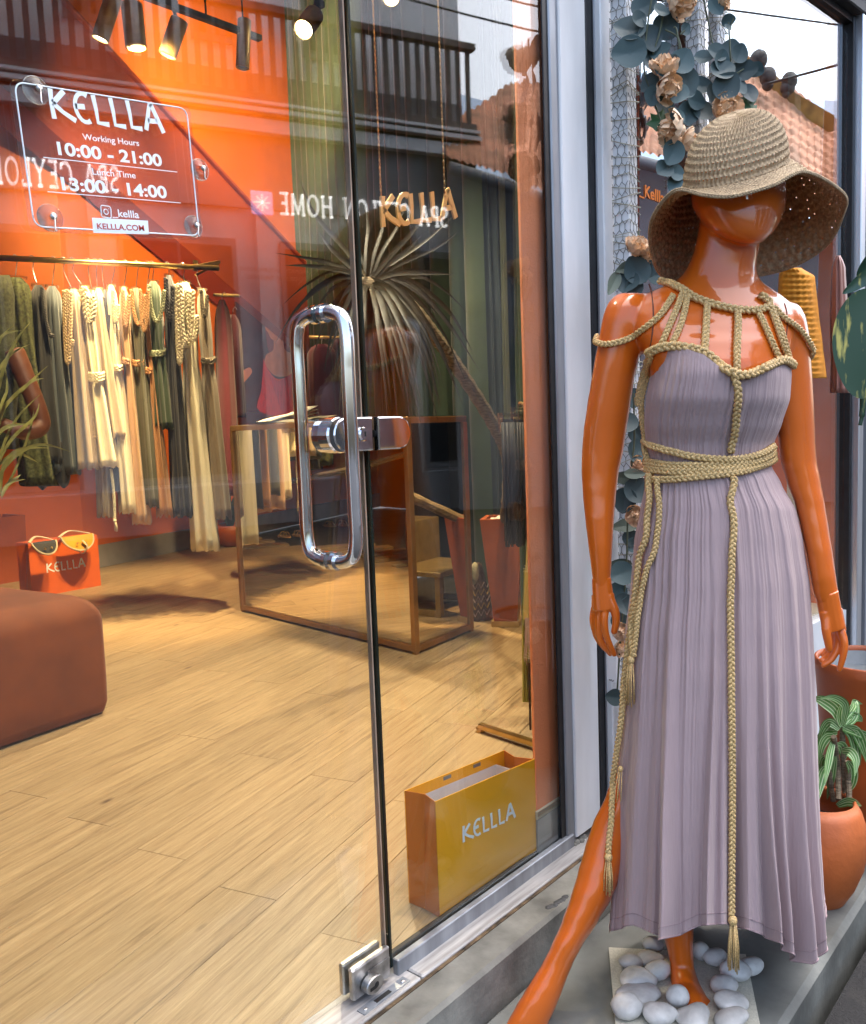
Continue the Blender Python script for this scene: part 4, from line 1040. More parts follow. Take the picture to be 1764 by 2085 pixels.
LV = [((1716, 1478), (1700, 1445), (1672, 1425), (1652, 1422)), ((1716, 1475), (1722, 1440), (1710, 1425), (1690, 1419), (1665, 1424)), ((1716, 1470), (1736, 1440), (1740, 1430), (1758, 1434)),
      ((1716, 1480), (1738, 1462), (1742, 1432), (1736, 1424)), ((1716, 1482), (1740, 1488), (1757, 1520), (1768, 1562)), ((1718, 1482), (1735, 1498), (1745, 1535), (1752, 1560)), ((1718, 1482), (1748, 1492), (1772, 1505), (1790, 1530)),
      ((1710, 1485), (1690, 1470), (1676, 1484), (1664, 1520)), ((1706, 1490), (1686, 1488), (1672, 1500), (1660, 1530)), ((1700, 1500), (1684, 1500), (1672, 1520), (1668, 1560)), ((1698, 1505), (1690, 1530), (1684, 1565), (1680, 1600)),
      ((1690, 1540), (1676, 1548), (1672, 1580), (1670, 1615)), ((1700, 1520), (1712, 1518), (1718, 1535), (1714, 1560)), ((1714, 1530), (1730, 1530), (1742, 1550), (1740, 1585)), ((1726, 1550), (1736, 1570), (1732, 1600), (1718, 1618)),
      ((1690, 1560), (1676, 1570), (1668, 1600), (1664, 1640)), ((1700, 1540), (1694, 1570), (1690, 1600), (1684, 1630)), ((1716, 1480), (1712, 1460), (1716, 1440), (1726, 1430)), ((1716, 1476), (1730, 1458), (1748, 1462), (1757, 1470)), ((1705, 1640), (1724, 1632), (1740, 1634), (1756, 1642))]
for i, l in enumerate(LV):
    dd = random.uniform(-.05, .05); pts = [gh(x, y, pd_ + dd * j / 3 * 1.2) for j, (x, y) in enumerate(l)]
    leaf_obj('leaf', sp_root, 'stripeleaf', [blade(pts, random.uniform(.010, .0155), up=TOCAM, fold=.35)])
# tall planter behind it with a climbing plant
tp = gz(1775, 1800, PAV) + _f0 * .16; td = dhof(tp); zt_ = gh(1666, 1345, td).z; c0 = gh(1775, 1350, td); tp = V((c0.x, c0.y, PAV)); rr = (1775 - 1666) * td / F
tpl = thing('tall_planter', tp, 'tall round orange planter with grey lining behind the terracotta pot', 'planter')
hh_ = zt_ - PAV
MB().lathe([(0, 0), (rr * .72, 0), (rr * .74, .01), (rr * .99, hh_ - .03), (rr, hh_), (rr * .955, hh_ + .002), (rr * .94, hh_ - .012), (rr * .93, hh_ - .06), (0, hh_ - .061)], tp, 64).build('planter_body', 'planter', tpl, smooth=True)
MB().lathe([(rr * .929, hh_ - .055), (rr * .936, hh_ - .014), (rr * .930, hh_ - .012), (rr * .924, hh_ - .056)], tp, 64).build('lining', 'slate', tpl, smooth=True)
MB().lathe([(0, hh_ - .058), (rr * .92, hh_ - .058), (rr * .92, hh_ - .05), (0, hh_ - .048)], tp, 48).build('lining_floor', 'slate', tpl)
climb = thing('climbing_plant', tp + UP * hh_, 'climbing plant with big yellow splashed leaves at the right edge', 'plant')
mb = MB(); mb.tube(smoothpath([tp + UP * (hh_ - .05), gh(1800, 1000, td), gh(1790, 700, td), gh(1800, 400, td)], 8), .014, 8); mb.build('climbing_stem', 'stemgreen', climb)
def big_leaf(px_spine, w, mt='pothos', dd=-.02, fold=.28):
    pts = [gh(x, y, td + dd) for x, y in px_spine]
    ws = lambda t: (math.sin(math.pi * (t ** .75)) ** .75 if 0 < t < 1 else 0) * (1 if t < .8 else 1)
    return leaf_obj('leaf', climb, mt, [blade(pts, w, ws, up=TOCAM, fold=fold, n=10)])
big_leaf([(1792, 598), (1760, 640), (1745, 700), (1748, 770), (1758, 812)], .068, fold=.12)
big_leaf([(1800, 640), (1775, 700), (1790, 780), (1800, 830)], .06, dd=.02)
big_leaf([(1800, 540), (1770, 560), (1742, 580), (1716, 598)], .018, dd=.01)
big_leaf([(1800, 520), (1775, 540), (1745, 565)], .03, 'deepgreen', dd=.04)
big_leaf([(1712, 640), (1705, 690), (1712, 730), (1722, 752)], .011, 'deepgreen', dd=.04)
mb = MB(); mb.tube(smoothpath([gh(1757, 806, td), gh(1757, 830, td), gh(1755, 850, td), gh(1752, 866, td)], 6), [.0075] * 12 + [.005] * 7, 8); mb.build('leaf_shoot', 'pothos', climb, smooth=True)
mb = MB(); mb.tube(smoothpath([gh(1725, 632, td), gh(1750, 622, td), gh(1790, 612, td)], 6), .0025, 6); mb.build('leaf_stalk', 'stemgreen', climb)

# ================================================================== GARLAND OF LEAVES AND PEONIES
def round_leaf_mesh(name, mt, a=1.0, b=1.0, cup=.18, tip=.12):
    """a round leaf of unit half-length, its stalk end at the origin side -y"""
    vs_, fs_ = [V((0, -1, 0))], []; n, m = 20, 5
    for r in range(1, m + 1):
        for i in range(n):
            q = 2 * math.pi * i / n; k = r / m
            x = a * k * math.sin(q); y = -b * k * math.cos(q); y += tip * max(0, -math.cos(q)) ** 6 * k * 1.4
            x *= 1 - .18 * max(0, -math.cos(q)) ** 2
            vs_.append(V((x, y, cup * (k * k) * (.6 + .4 * math.cos(2 * q)) + .20 * abs(x))))
    vs_[0] = V((0, 0, -.02))
    for i in range(n): fs_.append((0, 1 + i, 1 + (i + 1) % n))
    for r in range(m - 1):
        for i in range(n):
            j = (i + 1) % n; o = 1 + r * n; fs_.append((o + i, o + n + i, o + n + j, o + j))
    mb = MB(); mb.add(vs_, fs_); me = mb.mesh(name, True); me.materials.append(MT[mt]); return me
EU = round_leaf_mesh('leaf', 'euca'); EP = round_leaf_mesh('leaf', 'eucapale', .62, 1.15, .1, .3)
def ivy_mesh():
    pts = [(0, -1), (.35, -.75), (.95, -.55), (.62, -.1), (.85, .45), (.38, .42), (0, 1.05), (-.38, .42), (-.85, .45), (-.62, -.1), (-.95, -.55), (-.35, -.75)]
    vs_ = [V((0, 0, .06))] + [V((x, y, -.12 * abs(x))) for x, y in pts]; fs_ = [(0, 1 + i, 1 + (i + 1) % 12) for i in range(12)]
    mb = MB(); mb.add(vs_, fs_); me = mb.mesh('leaf'); me.materials.append(MT['ivy']); return me
IV = ivy_mesh()
def petal_mesh(name, w, l, curl, ruff):
    vs_, fs_, n, m = [], [], 9, 7
    for i in range(m + 1):
        t = i / m
        for j in range(n + 1):
            u = j / n * 2 - 1
            hw = w * (math.sin(math.pi * min(1, .12 + t * .72)) ** .7)
            x = u * hw; y = l * t * (1 - .10 * u * u); z = curl * t * t - .28 * w * (1 - u * u) * math.sin(math.pi * t * .8) + ruff * t * t * math.sin(u * 9 + 1) * .5
            vs_.append(V((x, y, z)))
    for i in range(m):
        for j in range(n):
            a = i * (n + 1) + j; fs_.append((a, a + 1, a + n + 2, a + n + 1))
    mb = MB(); mb.add(vs_, fs_); me = mb.mesh(name, True); me.materials.append(MT['petal']); return me
PT = [petal_mesh('petal', .55, 1.0, .35, .10), petal_mesh('petal', .5, .85, .7, .16), petal_mesh('petal', .36, .6, .75, .22)]
def face_m(P, nrm, up_ang, s):
    """matrix with local z along nrm, local y turned up_ang clockwise from picture-up"""
    z = V(nrm).normalized(); upv = (UP * math.cos(up_ang) + _r0 * math.sin(up_ang)); y = (upv - z * upv.dot(z)).normalized(); x = y.cross(z)
    M = Matrix((x, y, z)).transposed().to_4x4(); M.translation = V(P)
    return M @ Matrix.Diagonal((s, s, s, 1))
def peony(root, x, y, rpx, dh, nrm, seed=1):
    rnd = random.Random(seed); P = gh(x, y, dh); s = rpx * 1.3 * dh / F
    c = MB(); c.ball(P - V(nrm).normalized() * s * .35, s * .25, 8, 6); fl = c.build('peony', 'petal', root)
    z = V(nrm).normalized(); a0 = z.orthogonal().normalized(); b0 = z.cross(a0)
    for ringi, (cnt, op, me, k) in enumerate([(6, 1.15, PT[0], 1.0), (6, .72, PT[1], .92), (5, .38, PT[2], .95), (4, .12, PT[2], .75)]):
        for i in range(cnt):
            q = 2 * math.pi * (i + .5 * ringi) / cnt + rnd.uniform(-.25, .25); o = op + rnd.uniform(-.12, .12)
            out = a0 * math.cos(q) + b0 * math.sin(q); yv = (out * math.sin(o) + z * math.cos(o)).normalized(); zv = (z * math.sin(o) - out * math.cos(o)).normalized(); xv = yv.cross(zv)
            M = Matrix((xv, yv, zv)).transposed().to_4x4(); M.translation = P - z * s * .3
            inst('petal', me, M @ Matrix.Diagonal((s * k,) * 3 + (1,)), fl)
    return fl
def garland(label, stems, leaves, peonies, ivies=(), base=None):
    root = thing('flower_garland', base, label, 'garland', 'garlands of artificial leaves and peonies on the netted posts')
    mb = MB()
    for st_ in stems: mb.tube(smoothpath([gh(*q) for q in st_], 6), .0022, 6)
    mb.build('stem', 'stemgreen', root)
    rnd = random.Random(len(leaves))
    for (x, y, r, ang, tl, dh, *mm) in leaves:
        me = mm[0] if mm else EU
        n = TOCAM * .8 + _r0 * tl + UP * rnd.uniform(-.1, .5) - _f0 * .2
        inst('leaf', me, face_m(gh(x, y, dh + rnd.uniform(-.02, .02)), n, R(ang), r * dh / F), root)
    for (x, y, r, ang, dh) in ivies: inst('leaf', IV, face_m(gh(x, y, dh), TOCAM + UP * .3, R(ang), r * dh / F), root)
    for i, (x, y, r, dh, n) in enumerate(peonies): peony(root, x, y, r, dh, n, i + 3)
    return root
d1, d2 = 2.12, 2.36
N1 = -_f0 + _r0 * .3
garland('leafy eucalyptus and peach peony garland hanging from the slim netted post above the hat',
    [[(1330, -20, d1), (1318, 60, d1), (1312, 140, d1), (1330, 200, d1), (1352, 270, d1), (1362, 360, d1)], [(1352, 20, d1), (1345, 60, d1), (1330, 110, d1)], [(1355, 60, d1), (1380, 75, d1), (1390, 110, d1)], [(1385, 105, d1), (1378, 60, d1), (1372, 55, d1)], [(1385, 70, d1), (1395, 62, d1)]],
    [(1310, 15, 24, 70, -.2, d1), (1345, 22, 16, 100, .3, d1), (1284, 62, 30, 290, -.1, d1), (1355, 55, 27, 20, .0, d1), (1283, 108, 32, 265, -.1, d1), (1322, 78, 26, 170, .2, d1), (1305, 95, 25, 230, .3, d1), (1344, 105, 20, 80, -.5, d1), (1325, 130, 21, 150, .4, d1), (1346, 145, 15, 160, .2, d1 - .03), (1388, 127, 25, 30, .1, d1), (1396, 165, 27, 160, .2, d1), (1380, 190, 22, 200, .0, d1), (1330, 170, 22, 240, -.4, d1), (1332, 195, 19, 200, -.2, d1), (1378, 240, 17, 180, .3, d1), (1350, 215, 22, 200, .1, d1 + .03), (1388, 170, 30, 120, .5, d1 + .04),
     (1370, 310, 24, 210, .2, d1), (1352, 345, 20, 230, .3, d1), (1374, 375, 17, 220, .1, d1), (1376, 352, 18, 100, .4, d1), (1300, 40, 18, 60, .5, d1), (1395, 60, 12, 40, .4, d1), (1371, 130, 15, 10, -.4, d1)],
    [(1384, -2, 36, d1, -_f0 * .6 + _r0 * .8 - UP * .5), (1352, 140, 30, d1 - .03, -_f0 * .5 - _r0 * .1 + UP * .9), (1357, 178, 30, d1 - .03, -_f0 * .6 - UP * .4 + _r0 * .5), (1372, 262, 34, d1 - .01, -_f0 * .25 - _r0 * 1 + UP * .1), (1400, 285, 24, d1 + .02, _r0 * 1 - _f0 * .3)],
    [(1344, 245, 26, 20, d1), (1354, 256, 20, 210, d1)], gh(1318, 0, d1))
garland('eucalyptus and peach peony garland over the double netted post, right above the hat crown',
    [[(1430, -20, d2), (1452, 90, d2), (1470, 170, d2), (1462, 240, d2)], [(1490, 150, d2), (1486, 80, d2), (1484, 45, d2)], [(1486, 60, d2), (1495, 35, d2)], [(1470, 170, d2), (1515, 140, d2)]],
    [(1432, 118, 17, 110, -.2, d2), (1428, 175, 20, 100, .0, d2), (1402, 230, 23, 190, .1, d2), (1429, 228, 24, 30, .2, d2), (1460, 108, 20, 280, .3, d2), (1488, 108, 24, 10, .0, d2), (1505, 110, 18, 20, .2, d2), (1470, 145, 25, 60, .1, d2 - .02), (1478, 178, 27, 40, -.1, d2 - .02), (1500, 175, 21, 150, .3, d2), (1517, 145, 22, 95, -.4, d2), (1524, 190, 20, 170, .2, d2), (1540, 142, 15, 120, -.6, d2), (1468, 125, 20, 10, .5, d2), (1450, 190, 18, 200, .5, d2), (1498, 132, 22, 350, -.3, d2 + .02), (1456, 12, 18, 140, .2, d2), (1484, 42, 13, 90, -.7, d2), (1482, 56, 8, 170, .3, d2), (1415, 205, 20, 100, .4, d2 + .02)],
    [(1478, 226, 32, d2 - .02, -_f0 * 1 + UP * .25 + _r0 * .1), (1468, 0, 22, d2, -_f0 * .5 + UP * .1 + _r0 * .6)],
    [(1520, 208, 24, 15, d2), (1528, 232, 25, 160, d2)], gh(1440, 0, d2))
d3 = 2.09
garland('peach peony and leaf spray on the netted post just above the mannequin shoulder',
    [[(1300, 470, d3), (1306, 520, d3), (1316, 575, d3)], [(1270, 560, d3), (1300, 565, d3)]],
    [(1297, 552, 28, 330, .0, d3 - .03), (1308, 538, 20, 20, .1, d3), (1322, 548, 17, 40, -.3, d3), (1278, 575, 24, 200, -.3, d3), (1250, 575, 22, 215, .4, d3 - .02, EP), (1275, 545, 20, 250, .5, d3, EP), (1335, 560, 20, 90, .2, d3), (1290, 585, 20, 190, .2, d3)],
    [(1298, 505, 27, d3 - .02, -_f0 * .6 + UP * .8 + _r0 * .2), (1318, 520, 22, d3 - .0, -_f0 * .6 + _r0 * .7)], (), gh(1300, 470, d3))
d4 = 2.07
garland('eucalyptus leaves and peony buds hanging behind the mannequin arm and gown',
    [[(1290, 800, d4), (1292, 900, d4), (1280, 1000, d4), (1276, 1150, d4), (1264, 1300, d4), (1256, 1430, d4)]],
    [(1290, 810, 20, 190, .1, d4), (1278, 860, 22, 200, .2, d4), (1302, 918, 25, 210, .0, d4), (1290, 965, 18, 90, .2, d4, EP), (1273, 973, 22, 280, .0, d4, EP), (1295, 1000, 27, 40, .1, d4), (1272, 1018, 25, 190, -.2, d4), (1276, 1070, 24, 260, .1, d4, EP), (1283, 1095, 18, 170, .1, d4), (1262, 1150, 22, 265, .0, d4, EP), (1266, 1168, 26, 250, .1, d4), (1258, 1205, 20, 200, .0, d4), (1270, 1230, 22, 170, .2, d4), (1262, 1265, 20, 190, .0, d4), (1252, 1420, 18, 280, .0, d4), (1296, 880, 22, 150, .3, d4), (1288, 1110, 16, 120, .3, d4)],
    [(1296, 1050, 22, d4 - .02, -_f0 * .8 - _r0 * .3), (1268, 1285, 20, d4 - .02, -_f0 * .8 - _r0 * .5), (1298, 945, 16, d4, -_f0 + UP * .3), (1262, 1320, 18, d4, -_f0 * .6 + _r0 * .4)], (), gh(1290, 800, d4))
# white card hanging low beside the hand
cp_ = MB(); q = lambda x, y: gh(x, y, 2.11)
cp_.prism([q(1236, 1180), q(1255, 1182), q(1255, 1392), q(1237, 1388)], _f0 * .4 + _r0 * .9, .012); co = cp_.build('paper_roll_box', 'white'); tag(co, 'tall narrow white box fixed to the wall behind the mannequin hand', 'box')
for i, (x, y) in enumerate(((1243, 1384), (1248, 1386))):
    MB().tube([q(x - 2.5, y - 1) - _f0 * .001, q(x, y + 1.5) - _f0 * .001, q(x + 2.2, y - 1) - _f0 * .001], .0008, 5).build('printed_mark', 'keyhole', None).parent = co

# ================================================================== INSIDE THE SHOP
def paper_bag(label, corners, hgt, mt, side_mt, logo=None, group=None, inner=True, logo_w=.5, logo_h=.40, logo_face=0, lean=0.0, logo_mt='print'):
    """open paper carrier bag: four floor corners anticlockwise (first two are the face with the logo)"""
    c = [V(p) for p in corners]; cen = sum(c, V()) / 4
    root = thing('paper_bag', cen, label, 'bag', group)
    z0 = c[0].z
    up = lambda p, t=1.0: p + UP * hgt * t
    m1, m2 = (c[1] + c[2]) / 2, (c[3] + c[0]) / 2
    inn = lambda p, k: p + (cen - p) * k
    top = [up(p) for p in c]; n01 = (c[1] - c[0]).cross(UP).normalized()
    t1, t2 = up(m1, .995) + (cen - m1) * .10, up(m2, .995) + (cen - m2) * .10
    th = .0018
    mb = MB()
    def panel(a, b, A, B, nrm): mb.prism([a, b, B, A], nrm, th)
    panel(c[0], c[1], top[0], top[1], -n01); panel(c[2], c[3], top[2], top[3], n01)
    mb.build('front_panel', mt, root)
    mb = MB(); e = (c[1] - c[0]).normalized()
    mb.prism([c[1] , (m1 + (cen - m1) * .02), t1, top[1]], -e, th); mb.prism([(m1 + (cen - m1) * .02), c[2], top[2], t1], -e, th)
    mb.prism([c[3], (m2 + (cen - m2) * .02), t2, top[3]], e, th); mb.prism([(m2 + (cen - m2) * .02), c[0], top[0], t2], e, th)
    mb.build('side_panel', side_mt, root)
    if inner:
        mb = MB(); e2 = (c[1] - c[0]).normalized(); ins = [p + (cen - p) * .05 + e2 * ((cen - p).dot(e2) * .16) for p in c]; tt = [p + UP * hgt * .90 for p in ins]
        for i, j in ((0, 1), (1, 2), (2, 3), (3, 0)): mb.prism([ins[i], ins[j], tt[j], tt[i]], (cen - (ins[i] + ins[j]) / 2) * V((1, 1, 0)), .001)
        mb.build('lining', 'paper_in', root)
    mb = MB(); mb.prism([inn(p, .02) + UP * .003 for p in c], (0, 0, 1), .002); mb.build('bottom_panel', mt, root)
    if logo:
        U = (c[1] - c[0]); L = U.length; U.normalize(); mb = MB()
        w = L * logo_w; word(mb, 'KELLLA', LOGO, c[0] + U * (L - w) / 2 + UP * hgt * logo_h + n01 * .0006, U, UP, n01, w, .0006, .15, .14)
        mb.build('logo_print', logo_mt, root)
    return root
bA, bB, bC = gz(895, 1868), gz(1095, 1757), gz(833, 1838)
bF = bB + (bC - bA)
hb_ = gh(908, 1632, dhof(bA)).z
b1 = paper_bag('open gold paper bag with white letters standing on the floor behind the fixed pane', [bA, bB, bF, bC], hb_, 'paper_gold', 'paper_side', 'KELLLA', None, True, .52, .545)
for t in (.36, .66):
    p0 = bC.lerp(bF, t) + UP * hb_ * .952; e = (bF - bC).normalized(); n = e.cross(UP).normalized()
    MB().prism([p0 + n * .0022, p0 + e * .024 + n * .0022, p0 + e * .024 + n * .0022 + UP * .008, p0 + n * .0022 + UP * .008], n, .0008).build('handle_slot', 'slate', b1)
# orange bag by the back wall, with two sun visors over its rim
oR, oL = gz(206, 1192), gz(66, 1218)
oe = (oR - oL).normalized(); on = V((-oe.y, oe.x, 0)) * .16
ho = gh(198, 1088, dhof(oR)).z
b2 = paper_bag('orange paper bag with white letters and visors over its rim, beside the ottoman', [oL, oR, oR + on, oL + on], ho, 'paper_orange', 'paper_orange', 'KELLLA', None, True, .55, .42)
def visor(label, c, w, d, mt, edge):
    root = thing('sun_visor', c, label, 'visor', 'sun visors on the orange bag')
    n = 24; pts = [c + oe * (w * math.cos(q)) + V((-oe.y, oe.x, 0)) * 0 + (-UP * d * math.sin(q)) - V((-oe.y, oe.x, 0)) * (.03 + .06 * math.sin(q)) for q in [math.pi * i / n for i in range(n + 1)]]
    mb = MB(); mb.prism(pts, UP * .6 + V((oe.y, -oe.x, 0)), .004); mb.build('visor_brim', mt, root)
    mb = MB(); mb.tube(pts, .007, 6); mb.build('visor_edge', edge, root)
    mb = MB(); mb.tube(smoothpath([c - oe * w, c + UP * .03 - V((oe.y, -oe.x, 0)) * .06, c + oe * w], 8), .012, 6, flat=.3); mb.build('visor_band', edge, root)
    mb = MB()
    for k in (-.3, .25): mb.ball(c + oe * (w * k) - UP * d * .5 + V((oe.y, -oe.x, 0)) * .09, .008, 8, 6)
    mb.build('press_stud', 'brass', root)
    return root
MT['mustard'] = mat('mustard_canvas', (.62, .30, .015), .8, var=.08); MT['canvas'] = mat('canvas', (.58, .50, .34), .85, var=.1); MT['darkdenim'] = mat('dark_denim', (.03, .03, .032), .8, var=.1)
visor('mustard yellow sun visor hanging over the orange bag rim', gh(152, 1090, lerp(dhof(oL), dhof(oR), .61) - .04), .12, .10, 'mustard', 'canvas')
visor('black sun visor hanging over the left corner of the orange bag', gh(84, 1102, dhof(oL) - .04), .085, .085, 'darkdenim', 'canvas')
mb = MB(); pz = lerp(dhof(oL), dhof(oR), .7) - .12; mb.tube(smoothpath([gh(168, 1100, pz), gh(178, 1112, pz), gh(170, 1126, pz), (gh(160, 1122, pz)), gh(150, 1118, pz)], 6), .013, 6, flat=.35); o = mb.build('fabric_strap', 'canvas', smooth=True); tag(o, 'cream fabric strap curling below the mustard visor', 'strap')

# ottoman bench
oc = gz(230, 1450); d8 = R(8.5); oX = V((math.cos(d8), math.sin(d8), 0)); oY = V((-oX.y, oX.x, 0))
ott = thing('ottoman', oc - oX * .5 + oY * 1.0, 'rust brown velvet ottoman bench with rounded corners at the lower left', 'ottoman')
OW, OL_, OH, ORr = 1.05, 2.0, .475, .10
mb = MB(); rings = []
def rrect(inset, z, rad):
    out = []; W2, L2 = OW / 2 - inset, OL_ / 2 - inset; c = oc - oX * OW / 2 + oY * OL_ / 2
    for sx, sy, a0 in ((1, -1, -90), (1, 1, 0), (-1, 1, 90), (-1, -1, 180)):
        for i in range(9):
            a = R(a0 + 90 * i / 8); out.append(c + oX * (sx * (W2 - rad) + rad * math.cos(a)) + oY * (sy * (L2 - rad) + rad * math.sin(a)) + UP * z)
    return out
for ins, z in ((.012, .012), (.002, .05), (.0, .15)): rings.append(rrect(ins, z, .035))
for i in range(9):
    q = math.pi / 2 * i / 8; rings.append(rrect(ORr * (1 - math.cos(q)) * .9, OH - ORr + ORr * math.sin(q), .035 + .03 * i / 8))
for k in (.16, .28, .42): rings.append(rrect(k, OH + .008 * k, .09))
mb.loft(rings); mb.build('cushion', 'velvet', ott, smooth=True)
mb = MB(); mb.tube([p + UP * .0 for p in rrect(.0 + .012, OH - ORr * .55, .045)] , .003, 5); mb.build('piping', 'velvet', ott)
MB().box(oc - oX * OW / 2 + oY * OL_ / 2 + UP * .006, (OW - .12, OL_ - .12, .012), Matrix.Rotation(d8, 3, 'Z')).build('plinth', 'black', ott)
tp_ = oc + oY * .10 + UP * .10; MB().box(tp_ + oX * .006, (.014, .004, .045), Matrix.Rotation(d8, 3, 'Z')).build('side_tag', 'darkdenim', ott)

# mirrored table
mA, mB_, mD = gz(848, 1335), gz(490, 1245), gz(965, 1285)
ml, ms = (mB_ - mA), (mD - mA)
mt_ = thing('mirrored_table', mA, 'copper framed mirror clad counter table reflecting the floor and ottoman', 'table')
HT = gh(848, 848, dhof(mA)).z
ex, ey = ms.normalized(), ml.normalized(); lx, ly = ms.length, ml.length
cor = [mA, mA + ex * lx, mA + ex * lx + ey * ly, mA + ey * ly]
fw = .030
for i, c in enumerate(cor):
    i_ = (ex * (1 if i in (0, 3) else -1) + ey * (1 if i in (0, 1) else -1)) * (fw / 2)
    mb = MB(); mb.seg(c + i_ + UP * .012, c + i_ + UP * (HT - fw), fw, fw, up=ey, bev=.002); mb.build('corner_post', 'copper', mt_)
    MB().box(c + i_ + UP * .006, (.024, .024, .012)).build('foot', 'copper', mt_)
for a, b in ((0, 1), (1, 2), (2, 3), (3, 0)):
    u = (cor[b] - cor[a]).normalized(); nin = V((-u.y, u.x, 0))
    if nin.dot(sum(cor, V()) / 4 - cor[a]) < 0: nin = -nin
    for z in (.012 + fw / 2, HT - fw / 2):
        mb = MB(); mb.seg(cor[a] + u * (fw + .0005 if z < 1 else 0) + nin * fw / 2 + UP * z, cor[b] - u * (fw + .0005 if z < 1 else 0) + nin * fw / 2 + UP * z, fw * .98, fw, bev=.002); mb.build('frame_rail', 'copper', mt_)
    mb = MB(); mb.prism([cor[a] + u * fw + nin * .012 + UP * .04, cor[b] - u * fw + nin * .012 + UP * .04, cor[b] - u * fw + nin * .012 + UP * (HT - fw), cor[a] + u * fw + nin * .012 + UP * (HT - fw)], nin, .006); mb.build('mirror_panel', 'mirror', mt_)
mb = MB(); mb.prism([c.lerp(sum(cor, V()) / 4, .01) + UP * (HT - .004) for c in cor], UP, .006); mb.build('table_top', 'mirror', mt_)
# magazines on the table
mz = [(545, 836, -.25, 'open magazine with curled pages lying on the mirrored table'), (575, 832, .1, 'folded paper leaflet lying on the mirrored table behind the magazine')]
for i, (x, y, a, lab) in enumerate(mz):
    c = gp(x, y, (0, 0, HT), (0, 0, 1)); c = mA + ey * (ly * (.72 - .12 * i)) + ex * .14 + UP * (HT + .004)
    root = thing('magazine', c, lab, 'magazine', 'papers on the mirrored table'); Mz = Matrix.Rotation(a, 3, 'Z')
    for k in range(5 if i == 0 else 2):
        mb = MB(); pts = [c + Mz @ V((-.15, 0, .003 * k)), c + Mz @ V((-.05, 0, .012 + .006 * k)), c + Mz @ V((.06, 0, .008 + .012 * k)), c + Mz @ V((.15, 0, .012 + .02 * k))]
        mb.loft([[p + Mz @ V((0, -.1, 0)), p + Mz @ V((0, .1, 0))] for p in smoothpath(pts, 4)], closed=False, caps=False)
        o = mb.build('page', 'canvas' if k % 2 else 'tagwhite', root, smooth=True)

# clothes rail on the back left
rl0, rl1 = gh(-60, 522, 4.80), gh(446, 546, 5.4)
rail = thing('clothes_rail', gh(200, 534, 5.1), 'long brass clothes rail hung across the orange wall', 'rail')
mb = MB(); mb.tube([rl0, rl1], .016, 14); mb.build('rail_tube', 'brass', rail, smooth=True)
mb = MB(); mb.seg(gh(400, 542, 5.34), gh(446, 533, 5.62), .02, .02); mb.seg(gh(398, 530, 5.34), gh(398, 552, 5.34), .03, .012); mb.seg(gh(398, 560, 5.36), gh(446, 536, 5.6), .012, .012); mb.build('wall_bracket', 'brass', rail)
def rail_dh(x): return lerp(4.80, 5.4, (x + 60) / 506)
def rail_y(x): return lerp(522, 546, (x + 60) / 506)
FAB = {}
def fabric(c, sheen=.2):
    if c not in FAB:
        FAB[c] = mat('garment_fabric', c, .85, var=.08, scale=6, bump=.4, bscale=60, stretch=(1, 1, .12), sheen=sheen)
    return FAB[c]
def cord(c):
    k = ('c',) + c
    if k not in FAB: FAB[k] = mat('garment_cord', c, .7, var=.25, scale=160, bump=.5, bscale=200)
    return FAB[k]
